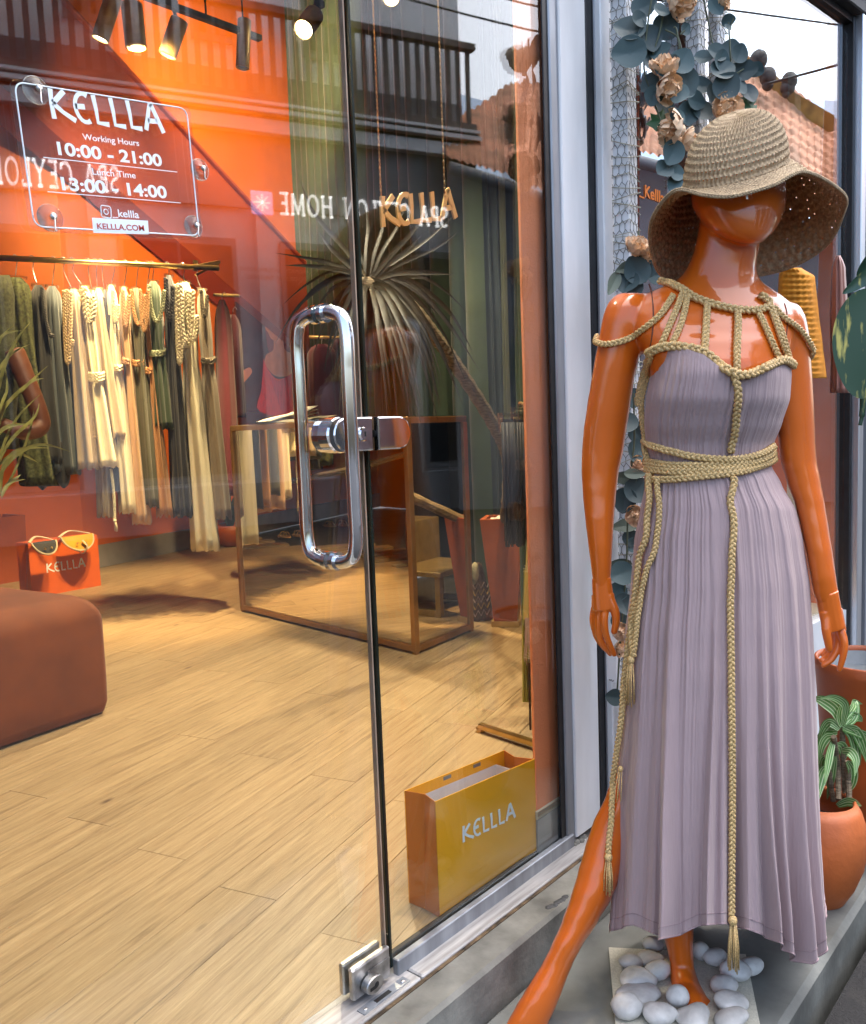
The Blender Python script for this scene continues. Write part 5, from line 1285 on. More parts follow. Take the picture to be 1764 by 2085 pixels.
def garment(lab, hx, x0, y0, x1, y1, w0_, w1, col, cat='dress', loops=(), belts=(), dd=0.0, waist=None, depth=.16, ropecol=None, hook=True, folds=7, tassels=(), flare=1.0, nm='hanging_dress', mats=None):
    w0 = w0_ * .80; w1 = w1 * .92
    dh = rail_dh(hx) + dd; root = thing(nm, gh(hx, rail_y(hx), rail_dh(hx)), lab, cat, 'garments on the brass clothes rail')
    rnd = random.Random(int(hx * 7)); p1, p2 = rnd.uniform(0, 6), rnd.uniform(0, 6)
    rows = []; nr = 26; k = 44
    for i in range(nr + 1):
        t = i / nr; y = lerp(y0, y1, t); xc = lerp(x0, x1, t ** 1.1)
        w = lerp(w0, w1, t ** flare)
        if waist and abs(t - waist) < .12: w *= 1 - .22 * (1 - abs(t - waist) / .12)
        if t < .06: w *= .35 + .65 * (t / .06) ** .5
        dpt = depth * (1 if t > .08 else .6 + 5 * t)
        ring_ = []
        for j in range(k):
            a = 2 * math.pi * j / k; pl_ = 1 + .13 * (.25 + t) * math.sin(folds * a + p1 + .6 * math.sin(3 * a + p2) + t) + .05 * math.sin(folds * 2.1 * a + p2)
            yy = y + (6 * math.sin(folds * a + p1) if i == nr else 0)
            ring_.append(gh(xc + w * math.cos(a) * pl_, yy, dh - dpt * math.sin(a) * pl_))
        rows.append(ring_)
    mb = MB(); mb.loft(rows, caps=True); mb.build('fabric', mats or fabric(col), root, smooth=True, fix=False)
    rc = cord(ropecol or tuple(min(1, v * 1.25) for v in col)); s = dh / F
    for (xa, ya, xb, yb, dep, wd) in loops:               # a cord loop: from (xa,ya) down to depth dep and back to (xb,yb)
        n = 12; pts = [gh(lerp(xa, xb, i / n) + (xb - xa) * 0 + .0 * i, lerp(ya, yb, i / n) + dep * math.sin(math.pi * i / n) ** .55, dh - depth - .02) for i in range(n + 1)]
        mb = MB(); braid(mb, smoothpath(pts, 3), wd * s); mb.build('cord_loop', rc, root, smooth=True, fix=False)
    for (bx, by, bw, n) in belts:
        for q in range(n):
            pts = [gh(bx + bw * math.cos(math.pi * i / 10), by + q * 6 + 5 * math.sin(math.pi * i / 10), dh - (depth + .012) * math.sin(math.pi * i / 10) - .004) for i in range(11)]
            mb = MB(); braid(mb, pts, 8 * s); mb.build('belt_cord', rc, root, smooth=True, fix=False)
    for (ta, tb, tc, td_) in tassels:
        mb = MB(); braid(mb, smoothpath([gh(ta, tb, dh - depth * .6), gh((ta + tc) / 2 + 2, (tb + td_) / 2, dh - depth * .6), gh(tc, td_, dh - depth * .6)], 8), 6 * s)
        tassel(mb, gh(tc, td_, dh - depth * .6), 8, (0, 0, -1), 5 * s, 22 * s); mb.build('hanging_cord', rc, root, smooth=True, fix=False)
    if hook:
        yy = rail_y(hx); D = rail_dh(hx); rr_ = 7
        pts = [gh(hx - rr_ + 3, yy + 3, D), gh(hx - 3, yy - 7, D), gh(hx + 3, yy - 6, D), gh(hx + 5, yy + 3, D), gh(hx + 3, yy + 20, D), gh(lerp(hx, x0, .8), max(y0 - 2, yy + 22), dh)]
        hg = MB(); hg.tube(smoothpath(pts, 5), .0026, 6); hk = hg.build('hanger_hook', 'steelworn', root, smooth=True)
        mb = MB(); mb.seg(gh(x0 - w0 * .8, y0 - 1, dh), gh(x0 + w0 * .8, y0 + 2, dh - .05), .012, .02, bev=.003); mb.build('hanger_bar', 'plastic', root)
        mb = MB(); mb.box(gh(x0 - w0 * .5, y0 + 6, dh - .03), (.022, .014, .045), bev=.004); mb.build('hanger_clip', 'plastic', root)
    return root
g1 = garment('dark olive knit dress with white price tag at the left end of the rail', 30, 32, 564, 82, 985, 36, 40, (.035, .045, .018), depth=.12, folds=5, mats=mat('olive_knit', (.06, .068, .022), .9, var=.35, scale=60, bump=1, bscale=90))
tgp = [gh(8, 577, 4.62), gh(20, 580, 4.62), gh(27, 617, 4.62), gh(15, 618, 4.62)]
mb = MB(); mb.prism(tgp, _f0, .001); o = mb.build('price_tag', 'tagwhite', g1)
tr = garment('black trousers hanging beside the dark olive dress', 64, 78, 580, 100, 940, 22, 34, (.010, .011, .012), 'trousers', dd=-.02, depth=.10, nm='hanging_trousers')
for xa, xb, ya in ((85, 87, 998), (120, 130, 994)):
    mb = MB(); rows = []
    for i in range(14):
        t = i / 13; w = 19 * (1 - .1 * t) * (math.sqrt(max(0.02, 1 - max(0, (t - .6) / .4) ** 2)))
        rows.append([gh(lerp(xa, xb, t) + w * math.cos(2 * math.pi * j / 20), lerp(900, ya, t), rail_dh(64) - .02 - .07 * math.sin(2 * math.pi * j / 20)) for j in range(20)])
    mb.loft(rows); mb.build('trouser_leg', fabric((.010, .011, .012)), tr, smooth=True)
garment('slate blue grey dress with dark cord loop on the rail', 107, 106, 582, 134, 962, 22, 32, (.060, .075, .085), loops=[(85, 585, 108, 680, 30, 7)], ropecol=(.05, .05, .05))
garment('taupe draped dress with two long tan cords on the rail', 127, 150, 588, 178, 952, 18, 26, (.34, .26, .17), loops=[(131, 592, 144, 592, 148, 9), (137, 590, 148, 690, 45, 7)], ropecol=(.52, .39, .22), tassels=[(165, 590, 194, 890)])
garment('cream gown with thick cream cord and triple rope belt', 146, 172, 582, 216, 948, 14, 28, (.70, .62, .40), loops=[(172, 584, 190, 600, 62, 12), (176, 600, 192, 612, 46, 12)], belts=[(194, 757, 19, 3)], ropecol=(.76, .70, .46), depth=.14, waist=.48, tassels=[(226, 955, 234, 1060)])
garment('tan cord tied long beside the cream gown over a sheer slip', 177, 190, 590, 214, 1050, 10, 16, (.40, .33, .24), depth=.1, dd=.06, tassels=[(168, 730, 192, 900)], ropecol=(.55, .42, .24))
garment('plain beige sheath dress with rounded hem on the rail', 193, 200, 586, 238, 890, 12, 22, (.52, .40, .24), depth=.15, dd=.02)
garment('dark navy slip with loose cord behind the beige sheath', 205, 214, 590, 240, 1000, 8, 18, (.03, .035, .05), loops=[(212, 605, 222, 640, 50, 6)], depth=.12, dd=.05, ropecol=(.05, .05, .06))
garment('narrow cream column gown with thin rope belt on the rail', 229, 226, 580, 262, 1042, 14, 19, (.68, .61, .42), loops=[(230, 590, 240, 620, 50, 8)], belts=[(240, 742, 9, 2)], ropecol=(.74, .67, .46), depth=.14, waist=.35)
garment('peach dress with rose cord at the middle of the rail', 254, 252, 584, 290, 1064, 13, 19, (.55, .34, .19), loops=[(250, 590, 262, 600, 70, 8)], belts=[(258, 728, 9, 2)], ropecol=(.52, .30, .18), depth=.14, waist=.32)
garment('olive grey gown with copper cord loop and copper belt', 277, 277, 586, 306, 1030, 15, 22, (.085, .083, .052), loops=[(268, 590, 296, 600, 66, 8), (286, 590, 302, 590, 84, 7)], belts=[(280, 732, 13, 2)], ropecol=(.48, .27, .13), depth=.15, waist=.33)
garment('copper brown narrow gown with pale hem on the rail', 300, 297, 600, 336, 1050, 9, 17, (.40, .20, .085), belts=[(302, 747, 8, 2)], depth=.13, waist=.34)
garment('short dark green dress with pale twisted cord on the rail', 309, 312, 572, 332, 870, 18, 24, (.035, .06, .035), loops=[(304, 580, 334, 590, 70, 8)], belts=[(318, 712, 18, 2)], ropecol=(.30, .34, .22), depth=.15, waist=.42)
garment('long navy gown with dark cord knot on the rail', 340, 344, 560, 372, 1050, 14, 22, (.018, .022, .036), loops=[(338, 566, 352, 580, 80, 9)], depth=.15, ropecol=(.03, .032, .045), tassels=[(340, 690, 352, 860)])
garment('long ivory goddess gown reaching almost to the floor', 371, 377, 574, 420, 1118, 19, 28, (.70, .66, .50), loops=[(366, 578, 392, 590, 120, 12), (360, 580, 372, 600, 150, 10), (380, 590, 402, 640, 75, 10)], ropecol=(.76, .71, .54), depth=.17, waist=.3, tassels=[(384, 700, 396, 900)])
garment('khaki taupe gown with dark cord at the right end of the rail', 398, 412, 588, 450, 1054, 15, 22, (.20, .16, .11), loops=[(410, 590, 422, 600, 50, 8)], belts=[(424, 728, 12, 2)], ropecol=(.12, .10, .07), depth=.15, waist=.32)
# maroon things further back and a red gown on a form
def back_garment(lab, x0, y0, x1, y1, w0, w1, col, dh, folds=6):
    root = thing('hanging_dress', gh(x0, y0, dh), lab, 'dress', 'dark red garments at the back of the shop'); rows = []
    for i in range(21):
        t = i / 20; w = lerp(w0, w1, t) * (.3 + .7 * min(1, t * 8) ** .5)
        rows.append([gh(lerp(x0, x1, t) + w * math.cos(2 * math.pi * j / 32) * (1 + .12 * math.sin(folds * 2 * math.pi * j / 32 + x0)), lerp(y0, y1, t), dh - .12 * math.sin(2 * math.pi * j / 32)) for j in range(32)])
    mb = MB(); mb.loft(rows); mb.build('fabric', fabric(col), root, smooth=True); 
    mb = MB(); mb.tube(smoothpath([gh(x0, y0 + 2, dh), gh(x0 + 1, y0 - 10, dh), gh(x0 + 5, y0 - 15, dh), gh(x0 + 9, y0 - 9, dh)], 5), .003, 6); mb.build('hanger_hook', 'steelworn', root)
garm = [('wine red long dress hanging behind the khaki gown', 452, 610, 470, 1010, 16, 22, (.10, .008, .016), 6.2), ('maroon dress left of the poster by the mirrored table', 474, 640, 482, 850, 14, 18, (.075, .008, .014), 6.6),
        ('burgundy pleated dress showing behind the door handle', 655, 700, 662, 850, 26, 32, (.11, .006, .025), 6.6), ('dark plum dress between the door handle and the palm', 690, 690, 694, 850, 18, 26, (.05, .008, .02), 6.7)]
for g in garm: back_garment(*g)
# rack that the back garments hang from
for (xa, xb, y, dh) in ((436, 486, 600, 6.4), (630, 712, 686, 6.65)):
    mb = MB(); mb.tube([gh(xa, y, dh - .1), gh(xb, y + 2, dh + .1)], .012, 10); o = mb.build('short_rail', 'brassdark', smooth=True); tag(o, 'short dark brass rail carrying the ' + ('wine red and maroon dresses' if xa < 500 else 'burgundy and plum dresses'), 'rail')
# poster: woman in a red draped gown
pp0 = WB + E1 * 2.45 - E2 * .30
def pq(x, y): return gp(x, y, pp0, E2)
post = thing('poster', pq(560, 840), 'dark red poster of a woman in a draped red gown behind the table', 'poster')
MT['pdark'] = mat('poster_dark', (.085, .016, .010), .4, var=.2); MT['pred'] = mat('poster_red', (.80, .035, .025), .5, var=.12, scale=14, stretch=(6, 6, 1)); MT['pskin'] = mat('poster_skin', (.75, .25, .12), .5, var=.1); MT['phair'] = mat('poster_hair', (.26, .02, .012), .5, var=.15); MT['ppink'] = mat('poster_pink', (.72, .04, .09), .5, var=.15, stretch=(6, 6, 1))
mb = MB(); mb.prism([pq(482, 838), pq(652, 838), pq(650, 520), pq(480, 528)], E2, .02); mb.build('poster_board', 'pdark', post)
lay = [('phair', [(538, 640), (543, 602), (560, 588), (590, 596), (606, 640), (602, 720), (580, 760), (548, 720)]), ('pskin', [(541, 650), (545, 630), (555, 622), (566, 632), (570, 660), (562, 690), (552, 690), (545, 676), (540, 668)]),
       ('pskin', [(556, 684), (572, 676), (580, 712), (600, 724), (596, 760), (562, 766), (540, 742), (542, 722), (556, 712)]), ('pred', [(536, 730), (545, 752), (566, 772), (598, 754), (612, 700), (616, 838), (528, 838), (532, 790)]), ('ppink', [(546, 760), (566, 776), (590, 768), (588, 838), (574, 838), (560, 800)]), ('pskin', [(486, 760), (506, 748), (512, 758), (500, 774), (490, 782)])]
for i, (mt, pts) in enumerate(lay):
    mb = MB(); sm = smoothpath([V((x, y, 0)) for x, y in pts + pts[:1]], 4)[:-1]; mb.prism([pq(p.x, p.y) - E2 * (.002 + .0012 * i) for p in sm], E2, .001); mb.build('printed_shape', mt, post)
MT['lettercream'] = mat('cream_letter', (.42, .24, .15), .6, var=.02)

# palm at the far left, its square planter, and a mannequin behind it
plq = gz(62, 1180) + V((-.02, 0, 0)); 
plL = thing('square_planter', plq, 'square orange planter with white stones at the left edge', 'planter')
e = (gz(62, 1180) - gz(-60, 1200)).normalized(); n = V((-e.y, e.x, 0)); zt2 = gh(62, 1048, dhof(gz(62, 1180))).z
P0 = gz(62, 1180); A = [P0, P0 + n * .34, P0 + n * .34 - e * .42, P0 - e * .42]
mb = MB(); cc = sum(A, V()) / 4
outr = lambda k, z: [c + (c - cc) * k + UP * z for c in A]
mb.loft([outr(-.06, 0), outr(0, zt2), outr(-.12, zt2), outr(-.16, zt2 - .06)]); mb.build('planter_body', 'planter', plL)
for i in range(26):
    pass
mb = MB()
for i in range(34):
    q = cc + e * random.uniform(-.15, .15) + n * random.uniform(-.12, .12) + UP * (zt2 - .05); mb.ball(q, (.03, .025, .018), 8, 6)
mb.build('stone_topping', 'pebble', plL, smooth=True, kind='stuff')
palmL = thing('palm_plant', cc + UP * zt2, 'palm with long narrow leaflets in the square planter at the left edge', 'plant')
dp = 3.9
FR = [((-30, 1010), (-10, 860), (50, 790), (98, 744)), ((-30, 960), (0, 780), (30, 700), (62, 655)), ((-20, 980), (20, 900), (70, 850), (80, 820)), ((-30, 1020), (20, 940), (80, 905), (145, 920)), ((0, 1010), (30, 960), (60, 880), (70, 830)),
      ((2, 1005), (8, 950), (40, 915), (105, 912)), ((2, 1015), (20, 985), (38, 978), (52, 976)), ((-40, 900), (-20, 800), (-5, 700), (30, 660)), ((-10, 900), (10, 830), (60, 780), (90, 770)), ((4, 1012), (14, 990), (30, 976), (43, 966)), ((-30, 850), (-5, 760), (25, 720), (62, 700)), ((-30, 930), (0, 880), (30, 865), (66, 864)), ((-20, 960), (20, 930), (45, 925), (78, 942)), ((-30, 800), (-10, 720), (10, 680), (55, 672)), ((-25, 900), (5, 820), (15, 790), (10, 740)), ((-20, 1000), (10, 900), (40, 845), (85, 800))]
for i, f in enumerate(FR):
    d = dp + random.uniform(-.1, .1); pts = [gh(x, y, d + .03 * j) for j, (x, y) in enumerate(f)]
    leaf_obj('leaf', palmL, 'palm', [blade(pts, random.uniform(.005, .010), lambda t: (.35 + .65 * math.sin(math.pi * t ** .8)) * (1 - t ** 6), up=TOCAM, fold=.4)])
mb = MB(); mb.tube(smoothpath([cc + UP * (zt2 - .05), gh(-40, 1000, dp + .6), gh(-40, 900, dp)], 6), .02, 8); mb.build('palm_trunk', 'bark', palmL)

# tapered planter with the leaning dracaena
tpb = gz(1042, 1283) + V((.10, .10, 0)); zp = gh(1040, 1052, dhof(tpb)).z
tpr = thing('tapered_planter', tpb, 'tall tapered square orange planter with white stones beside the table', 'planter')
rot = Matrix.Rotation(R(28), 3, 'Z'); sq = lambda k, z: [tpb + rot @ V((x * k, y * k, z)) for x, y in ((-1, -1), (1, -1), (1, 1), (-1, 1))]
mb = MB(); mb.loft([sq(.062, .03), sq(.112, zp), sq(.090, zp), sq(.082, zp - .07)]); mb.build('planter_body', 'planter', tpr)
mb = MB(); mb.loft([sq(.074, .0), sq(.074, .03)]); mb.build('plinth', 'brassdark', tpr)
mb = MB()
for i in range(30): mb.ball(tpb + rot @ V((random.uniform(-.06, .06), random.uniform(-.06, .06), zp - .045 + random.uniform(0, .03))), (.03, .026, .022), 9, 7)
mb.build('stone_topping', 'pebble', tpr, smooth=True, kind='stuff')
dra = thing('dracaena_tree', tpb + UP * zp, 'tall dracaena tree with a spiky drooping crown leaning over the mirrored table', 'plant')
dc = 3.05
crown = gh(748, 578, dc)
mb = MB(); q = smoothpath([tpb + UP * (zp - .05), gh(1035, 950, 3.9), gh(1008, 870, 3.75), gh(930, 745, 3.5), gh(890, 690, 3.4), gh(830, 620, 3.25), crown - UP * .03], 10); mb.tube(q, [.026 + .003 * (i % 2) for i in range(len(q))], 9); mb.build('trunk', 'bark', dra)
mb = MB(); mb.tube(smoothpath([crown - UP * .04, crown + UP * .02], 3), [.03, .045, .05, .03], 9); mb.build('crown_heart', 'bark', dra, smooth=True)
DRL = [(610, 365, .3), (648, 470, .2), (745, 415, .1), (790, 400, .1), (760, 440, -.1), (830, 400, .1), (880, 420, .0), (925, 438, .1), (700, 390, .2), (940, 466, 0), (868, 470, .0), (560, 515, .2), (600, 522, .2), (580, 540, .1), (668, 590, .1), (640, 640, .1), (900, 560, 0), (925, 560, .1), (880, 570, .1), (955, 640, .1), (965, 720, .1), (950, 780, .1), (900, 660, 0), (980, 760, 0), (860, 640, 0), (930, 690, .05), (600, 640, .1), (560, 700, .1), (576, 620, .1), (690, 620, .0), (720, 800, -.1), (755, 820, -.1), (800, 840, -.2), (836, 850, -.2), (858, 868, -.2), (862, 840, -.15), (790, 860, -.2), (820, 800, -.2), (770, 790, -.1), (735, 830, 0), (880, 800, -.1), (905, 790, -.1), (700, 760, 0), (690, 720, 0), (845, 760, -.2), (875, 740, -.1), (810, 870, -.2), (740, 740, -.1), (780, 720, -.2), (660, 760, .1), (640, 720, .1), (945, 830, 0), (920, 750, 0), (830, 690, -.1), (705, 690, 0)]
rndd = random.Random(21)
DRL += [(rndd.uniform(660, 900), rndd.uniform(720, 875), rndd.uniform(-.22, .05)) for _ in range(38)]
for i, (x, y, dd) in enumerate(DRL):
    d = V((x - 748, y - 578, 0)); L = d.length; dn = d / L
    hump = (-.30 * L if y > 600 else -.12 * L) * (1 if y > 480 else .05)
    side = random.uniform(-.03, .03) * L
    mid1 = (748 + d.x * .33, 578 + d.y * .33 + hump * .75); mid2 = (748 + d.x * .72 + side, 578 + d.y * .66 + hump * .55)
    pts = [crown + V((random.uniform(-.02, .02), random.uniform(-.02, .02), random.uniform(-.02, .02))), gh(*mid1, dc + dd * .5), gh(*mid2, dc + dd), gh(x, y, dc + dd * 1.2)]
    leaf_obj('leaf', dra, 'drac', [blade(pts, random.uniform(.006, .0115), lambda t: (.45 + .55 * math.sin(math.pi * min(1, t * 1.1))) * (1 - t ** 4), up=TOCAM, fold=.35)])

# hanging gold sign
sg = thing('hanging_sign', gf(850, 430, 1.62), 'gold cut out letter sign hanging on two chains behind the fixed pane', 'sign')
SGY = 1.62
S0, S1 = gf(779, 461, SGY), gf(928, 442, SGY)
mb = MB(); U_ = (S1 - S0).normalized(); sgh = gf(780, 400, SGY).z - S0.z; Wd = (S1 - S0).length
tot = sum(LOGO[c][0] for c in 'KELLLA') ; x = 0
for c in 'KELLLA':
    for stt in LOGO[c][1]: ribbon(mb, stt, .17, S0 + U_ * (x * Wd / tot), U_ * (Wd / tot), UP * sgh, (0, 1, 0), .006, 1.2)
    x += LOGO[c][0]
mb.build('letters', 'goldsign', sg)
for xx, x2, yy in ((776, 776, 402), (906, 902, 398)):
    a = gf(xx, yy, SGY); b = V((a.x, a.y, 3.3)); mb = MB(); z = a.z; k = 0
    while z < 2.6:
        mb.ball((a.x, a.y, z), (.0022, .0035, .006) if k % 2 else (.0035, .0022, .006), 6, 4); z += .0095; k += 1
    mb.tube([(a.x, a.y, 2.6), b], .002, 5); mb.build('chain', 'brass', sg)

# right-hand rack: fringed skirt on clip hangers, leafy scarf
rk = thing('low_rack', gz(1080, 1525), 'low gold rack behind the jamb that carries the black fringed skirt', 'rack')
f1, f2 = gz(978, 1490), gz(1098, 1530)
dk = 3.05
mb = MB(); mb.seg(f1 + UP * .022, f1 + (f2 - f1) * 1.9 + UP * .022, .024, .02, bev=.003); mb.build('foot_bar', 'brass', rk)
mb = MB(); mb.lathe([(0, 0), (.018, 0), (.010, .006), (.016, .014), (.006, .02), (0, .02)], f1 - UP * .0 , 14); mb.build('foot_stud', 'brass', rk, smooth=True)
mb = MB(); a, b = gh(1060, 822, dk + .55), gh(1125, 850, dk - .05); mb.tube([a, b], .010, 10); mb.build('rail_tube', 'brass', rk)
mb = MB(); mb.tube([gh(1125, 850, dk - .05), f1 + (f2 - f1) * 1.7 + UP * .03], .012, 10); mb.build('rack_post', 'brass', rk)
for i, (x, y, d) in enumerate([(1012, 842, dk), (1038, 830, dk + .18), (1052, 824, dk + .32), (1066, 818, dk + .46)]):
    lab = ['clear clip hanger holding the black fringed skirt, nearest of the four', 'clear clip hanger second behind the fringed skirt', 'clear clip hanger third behind the fringed skirt', 'clear clip hanger furthest back behind the fringed skirt'][i]
    root = thing('clip_hanger', gh(x + 40, y, d), lab, 'hanger', 'clear clip hangers on the low rack')
    mb = MB(); mb.seg(gh(x + 2, y + 2, d), gh(x + 110, y + 6, d + .02), .010, .012, bev=.002); mb.build('hanger_bar', 'plastic', root)
    for q in (x + 6, x + 37):
        mb = MB(); mb.seg(gh(q, y - 2, d - .012), gh(q + 4, y + 40, d - .012), .024, .010, bev=.003); mb.seg(gh(q + 4, y + 30, d - .018), gh(q + 4, y + 41, d - .018), .03, .004); mb.build('hanger_clip', 'plastic', root)
sk_ = thing('fringed_skirt', gh(1055, 960, dk), 'black skirt of long cords hanging from the clear clip hangers', 'skirt')
mb = MB()
for i in range(90):
    u = random.random(); dd = random.uniform(-.03, .05); x = lerp(1021, 1088, u); yb = lerp(1104, 1010, max(0, (u - .55) / .45) ** 1.5) + random.uniform(-12, 10)
    mb.tube([gh(x, 860, dk + dd), gh(x + 3, 960, dk + dd), gh(x + 6 + random.uniform(-2, 2), yb, dk + dd)], .0042, 5)
MT['skirt'] = mat('black_cord', (.014, .011, .011), .6, var=.3, scale=30); mb.build('cord_fringe', 'skirt', sk_, smooth=True, fix=False)
mb = MB(); mb.seg(gh(1020, 862, dk + .01), gh(1092, 864, dk + .01), .02, .03); mb.build('waistband', 'skirt', sk_)
sf = thing('leaf_scarf', gh(1080, 1200, dk - .08), 'yellow scarf printed with pale leaves and pink fringe beside the jamb', 'scarf')
MT['scarf'] = mat('yellow_cotton', (.50, .36, .10), .85, var=.06); MT['scarfgreen'] = mat('lime_cotton', (.38, .36, .07), .85, var=.06); MT['leafprint'] = mat('leaf_print', (.62, .50, .27), .85, var=.04); MT['pinkfringe'] = mat('pink_fringe', (.52, .34, .25), .85, var=.1)
def cloth_strip(rows_, dh, mt, name, amp=.012, parent=sf):
    rr_ = []
    for i in range(25):
        t = i / 24; y = lerp(rows_[0][0], rows_[-1][0], t); xl, xr = table(rows_, y)
        rr_.append([gh(lerp(xl, xr, j / 14), y, dh + amp * math.sin(j * 1.3 + t * 2)) for j in range(15)])
    mb = MB(); mb.loft(rr_, closed=False, caps=False); return mb.build(name, mt, parent, smooth=True, fix=False)
ds = dk - .10
cloth_strip([(920, 1086, 1125), (1000, 1079, 1125), (1100, 1073, 1125), (1200, 1068, 1125), (1262, 1066, 1125)], ds, 'scarf', 'cloth')
cloth_strip([(1262, 1078, 1125), (1455, 1086, 1130)], ds + .03, 'scarf', 'cloth')
cloth_strip([(1160, 1066, 1080), (1300, 1063, 1076), (1430, 1064, 1084)], ds + .06, 'scarfgreen', 'lining_cloth')
rnd = random.Random(9)
for i in range(13):
    x, y = rnd.uniform(1084, 1104), 985 + i * 36 + rnd.uniform(-6, 6); lf_ = MB(); an = rnd.uniform(-.6, .6)
    if y > 1262 and y < 1340: continue
    for k in range(-4, 5):
        a = an + k * .30; lf_.tube([gh(x, y, ds - .016), gh(x + 22 * math.sin(a), y - 22 * math.cos(a), ds - .016)], .0009, 4)
    lf_.build('printed_leaf', 'leafprint', sf)
for (xa, xb, ya, yb, d) in ((1070, 1125, 1258, 1350, ds - .01), (1086, 1130, 1452, 1530, ds + .02)):
    fr_ = MB()
    for i in range(46):
        x = lerp(xa, xb, i / 45); fr_.tube([gh(x, ya, d), gh(x + rnd.uniform(-2, 2), (ya + yb) / 2, d), gh(x + rnd.uniform(-3, 3), yb + rnd.uniform(-20, 8), d)], .0014, 4)
    fr_.build('fringe', 'pinkfringe', sf, fix=False)
mb = MB(); mb.tube(smoothpath([gh(1078, 1350, ds), gh(1079, 1420, ds), gh(1081, 1500, ds)], 4), .0045, 6, flat=.4); mb.build('black_ribbon', 'skirt', sf)
# zigzag bag standing by the curtain
zb = gz(985, 1262) + _f0 * .05; dz = dhof(zb)
zg = thing('woven_bag', zb, 'woven bag with zigzag pattern slumped between the table and the curtain', 'bag')
MT['zig'] = mat('woven_fabric', (.10, .055, .03), .9, var=.2, scale=50, bump=.6); MT['zigy'] = mat('woven_mustard', (.34, .20, .04), .9, var=.2); MT['zigp'] = mat('woven_mauve', (.30, .20, .17), .9, var=.2); MT['zigs'] = mat('woven_cream', (.42, .38, .24), .9, var=.25, scale=40, bump=.8)
rows = []
for i in range(14):
    t = i / 13; y = lerp(1264, 1148, t); w = 26 * (1 - .75 * t ** 1.4); rows.append([gh(974 + 6 * (1 - t) + w * math.cos(2 * math.pi * j / 24), y + 4 * math.sin(j), dz - (.10 * (1 - .6 * t)) * math.sin(2 * math.pi * j / 24)) for j in range(24)])
mb = MB(); mb.loft(rows); mb.build('bag_body', 'zig', zg, smooth=True)
for i in range(5):
    y = 1250 - i * 14; mb = MB(); pts = [gh(962 + k * 6, y + (7 if k % 2 else -5) - k, dz - .112 + .004 * abs(k - 3) ** 1.5) for k in range(7)]
    mb.tube(pts, .005, 5, flat=.5); mb.build('zigzag_band', 'zigy' if i % 2 else 'zigp', zg)
mb = MB(); mb.ball(gh(968, 1170, dz - .03), (.03, .03, .07), 10, 8); mb.build('bag_flap', 'zigs', zg, smooth=True)

# gold steps seen in the table's end mirror, with a pair of orange mannequin legs on them
gs = thing('gold_steps', (4.05, 2.25, 0), 'gold painted display steps seen in the end mirror of the table', 'display steps')
gr = Matrix.Rotation(R(7.5), 3, 'Z'); G = lambda x, y, z: V((3.98, 2.36, 0)) + gr @ V((x, y, z))
for (x, y, z, sx, sy, sz) in ((0, 0, .245, .50, .34, .03), (0, -.34, .36, .6, .32, .30), (.05, -.55, .66, .5, .3, .32)):
    mb = MB(); mb.box(G(x, y, z), (sx, sy, sz), gr, .004); mb.build('step_block', 'goldpaint', gs)
for sx in (-.22, .22):
    for sy in (-.14, .14): mb = MB(); mb.box(G(sx, sy, .115), (.035, .035, .23), gr, .002); mb.build('leg', 'goldpaint', gs)
    mb = MB(); mb.box(G(sx, 0, .02), (.034, .246, .034), gr); mb.build('stretcher', 'goldpaint', gs)
lg = thing('half_mannequin', G(-.1, -.38, .52), 'orange mannequin legs standing on the gold display steps', 'mannequin')
for k, (x, y, z0) in enumerate(((-.16, -.36, .51), (.04, -.36, .51))):
    mb = MB(); pr = [(z0 + .0, .034), (z0 + .06, .034), (z0 + .12, .032), (z0 + .30, .052), (z0 + .45, .05), (z0 + .60, .062), (z0 + .9, .085)]
    mb.loft([[G(x, y, z) + V((r * math.cos(q), r * math.sin(q), 0)) for q in [2 * math.pi * j / 18 for j in range(18)]] for z, r in pr])
    mb.ball(G(x - .03, y + .06, z0 + .025), (.035, .10, .027), 12, 8); mb.build('leg', 'manq', lg, smooth=True)

STEPS_AT = G(-.05, -.2, .45)
# sandals and shoes by the wall that the mirror shows
def mirr(P):
    d = ey; v = P - mA; return mA + d * (2 * v.dot(d)) - v + UP * (2 * v.z)
for i, (x, y, lab, mt) in enumerate([(590, 1094, 'flat tan sandals with thin straps lying by the wall', 'brassdark'), (680, 1072, 'pair of cream slides lying by the wall', 'canvas')]):
    c = mirr(gz(x, y)); root = thing('sandals', c, lab, 'shoes', 'shoes on the floor by the left wall')
    for k in (-1, 1):
        o_ = c + V((k * .07, .02 * k, 0)); mb = MB(); mb.loft([[o_ + V((.045 * w * math.cos(q), .13 * w * math.sin(q), z)) for q in [2 * math.pi * j / 20 for j in range(20)]] for z, w in ((.002, .95), (.010, 1), (.018, .97))]); mb.build('sole', mt, root)
        for s in (-.04, .03):
            mb = MB(); mb.tube(smoothpath([o_ + V((-.045, s, .015)), o_ + V((-.02, s, .055)), o_ + V((.02, s, .055)), o_ + V((.045, s, .015))], 5), .008 if i else .004, 6); mb.build('strap', mt, root)
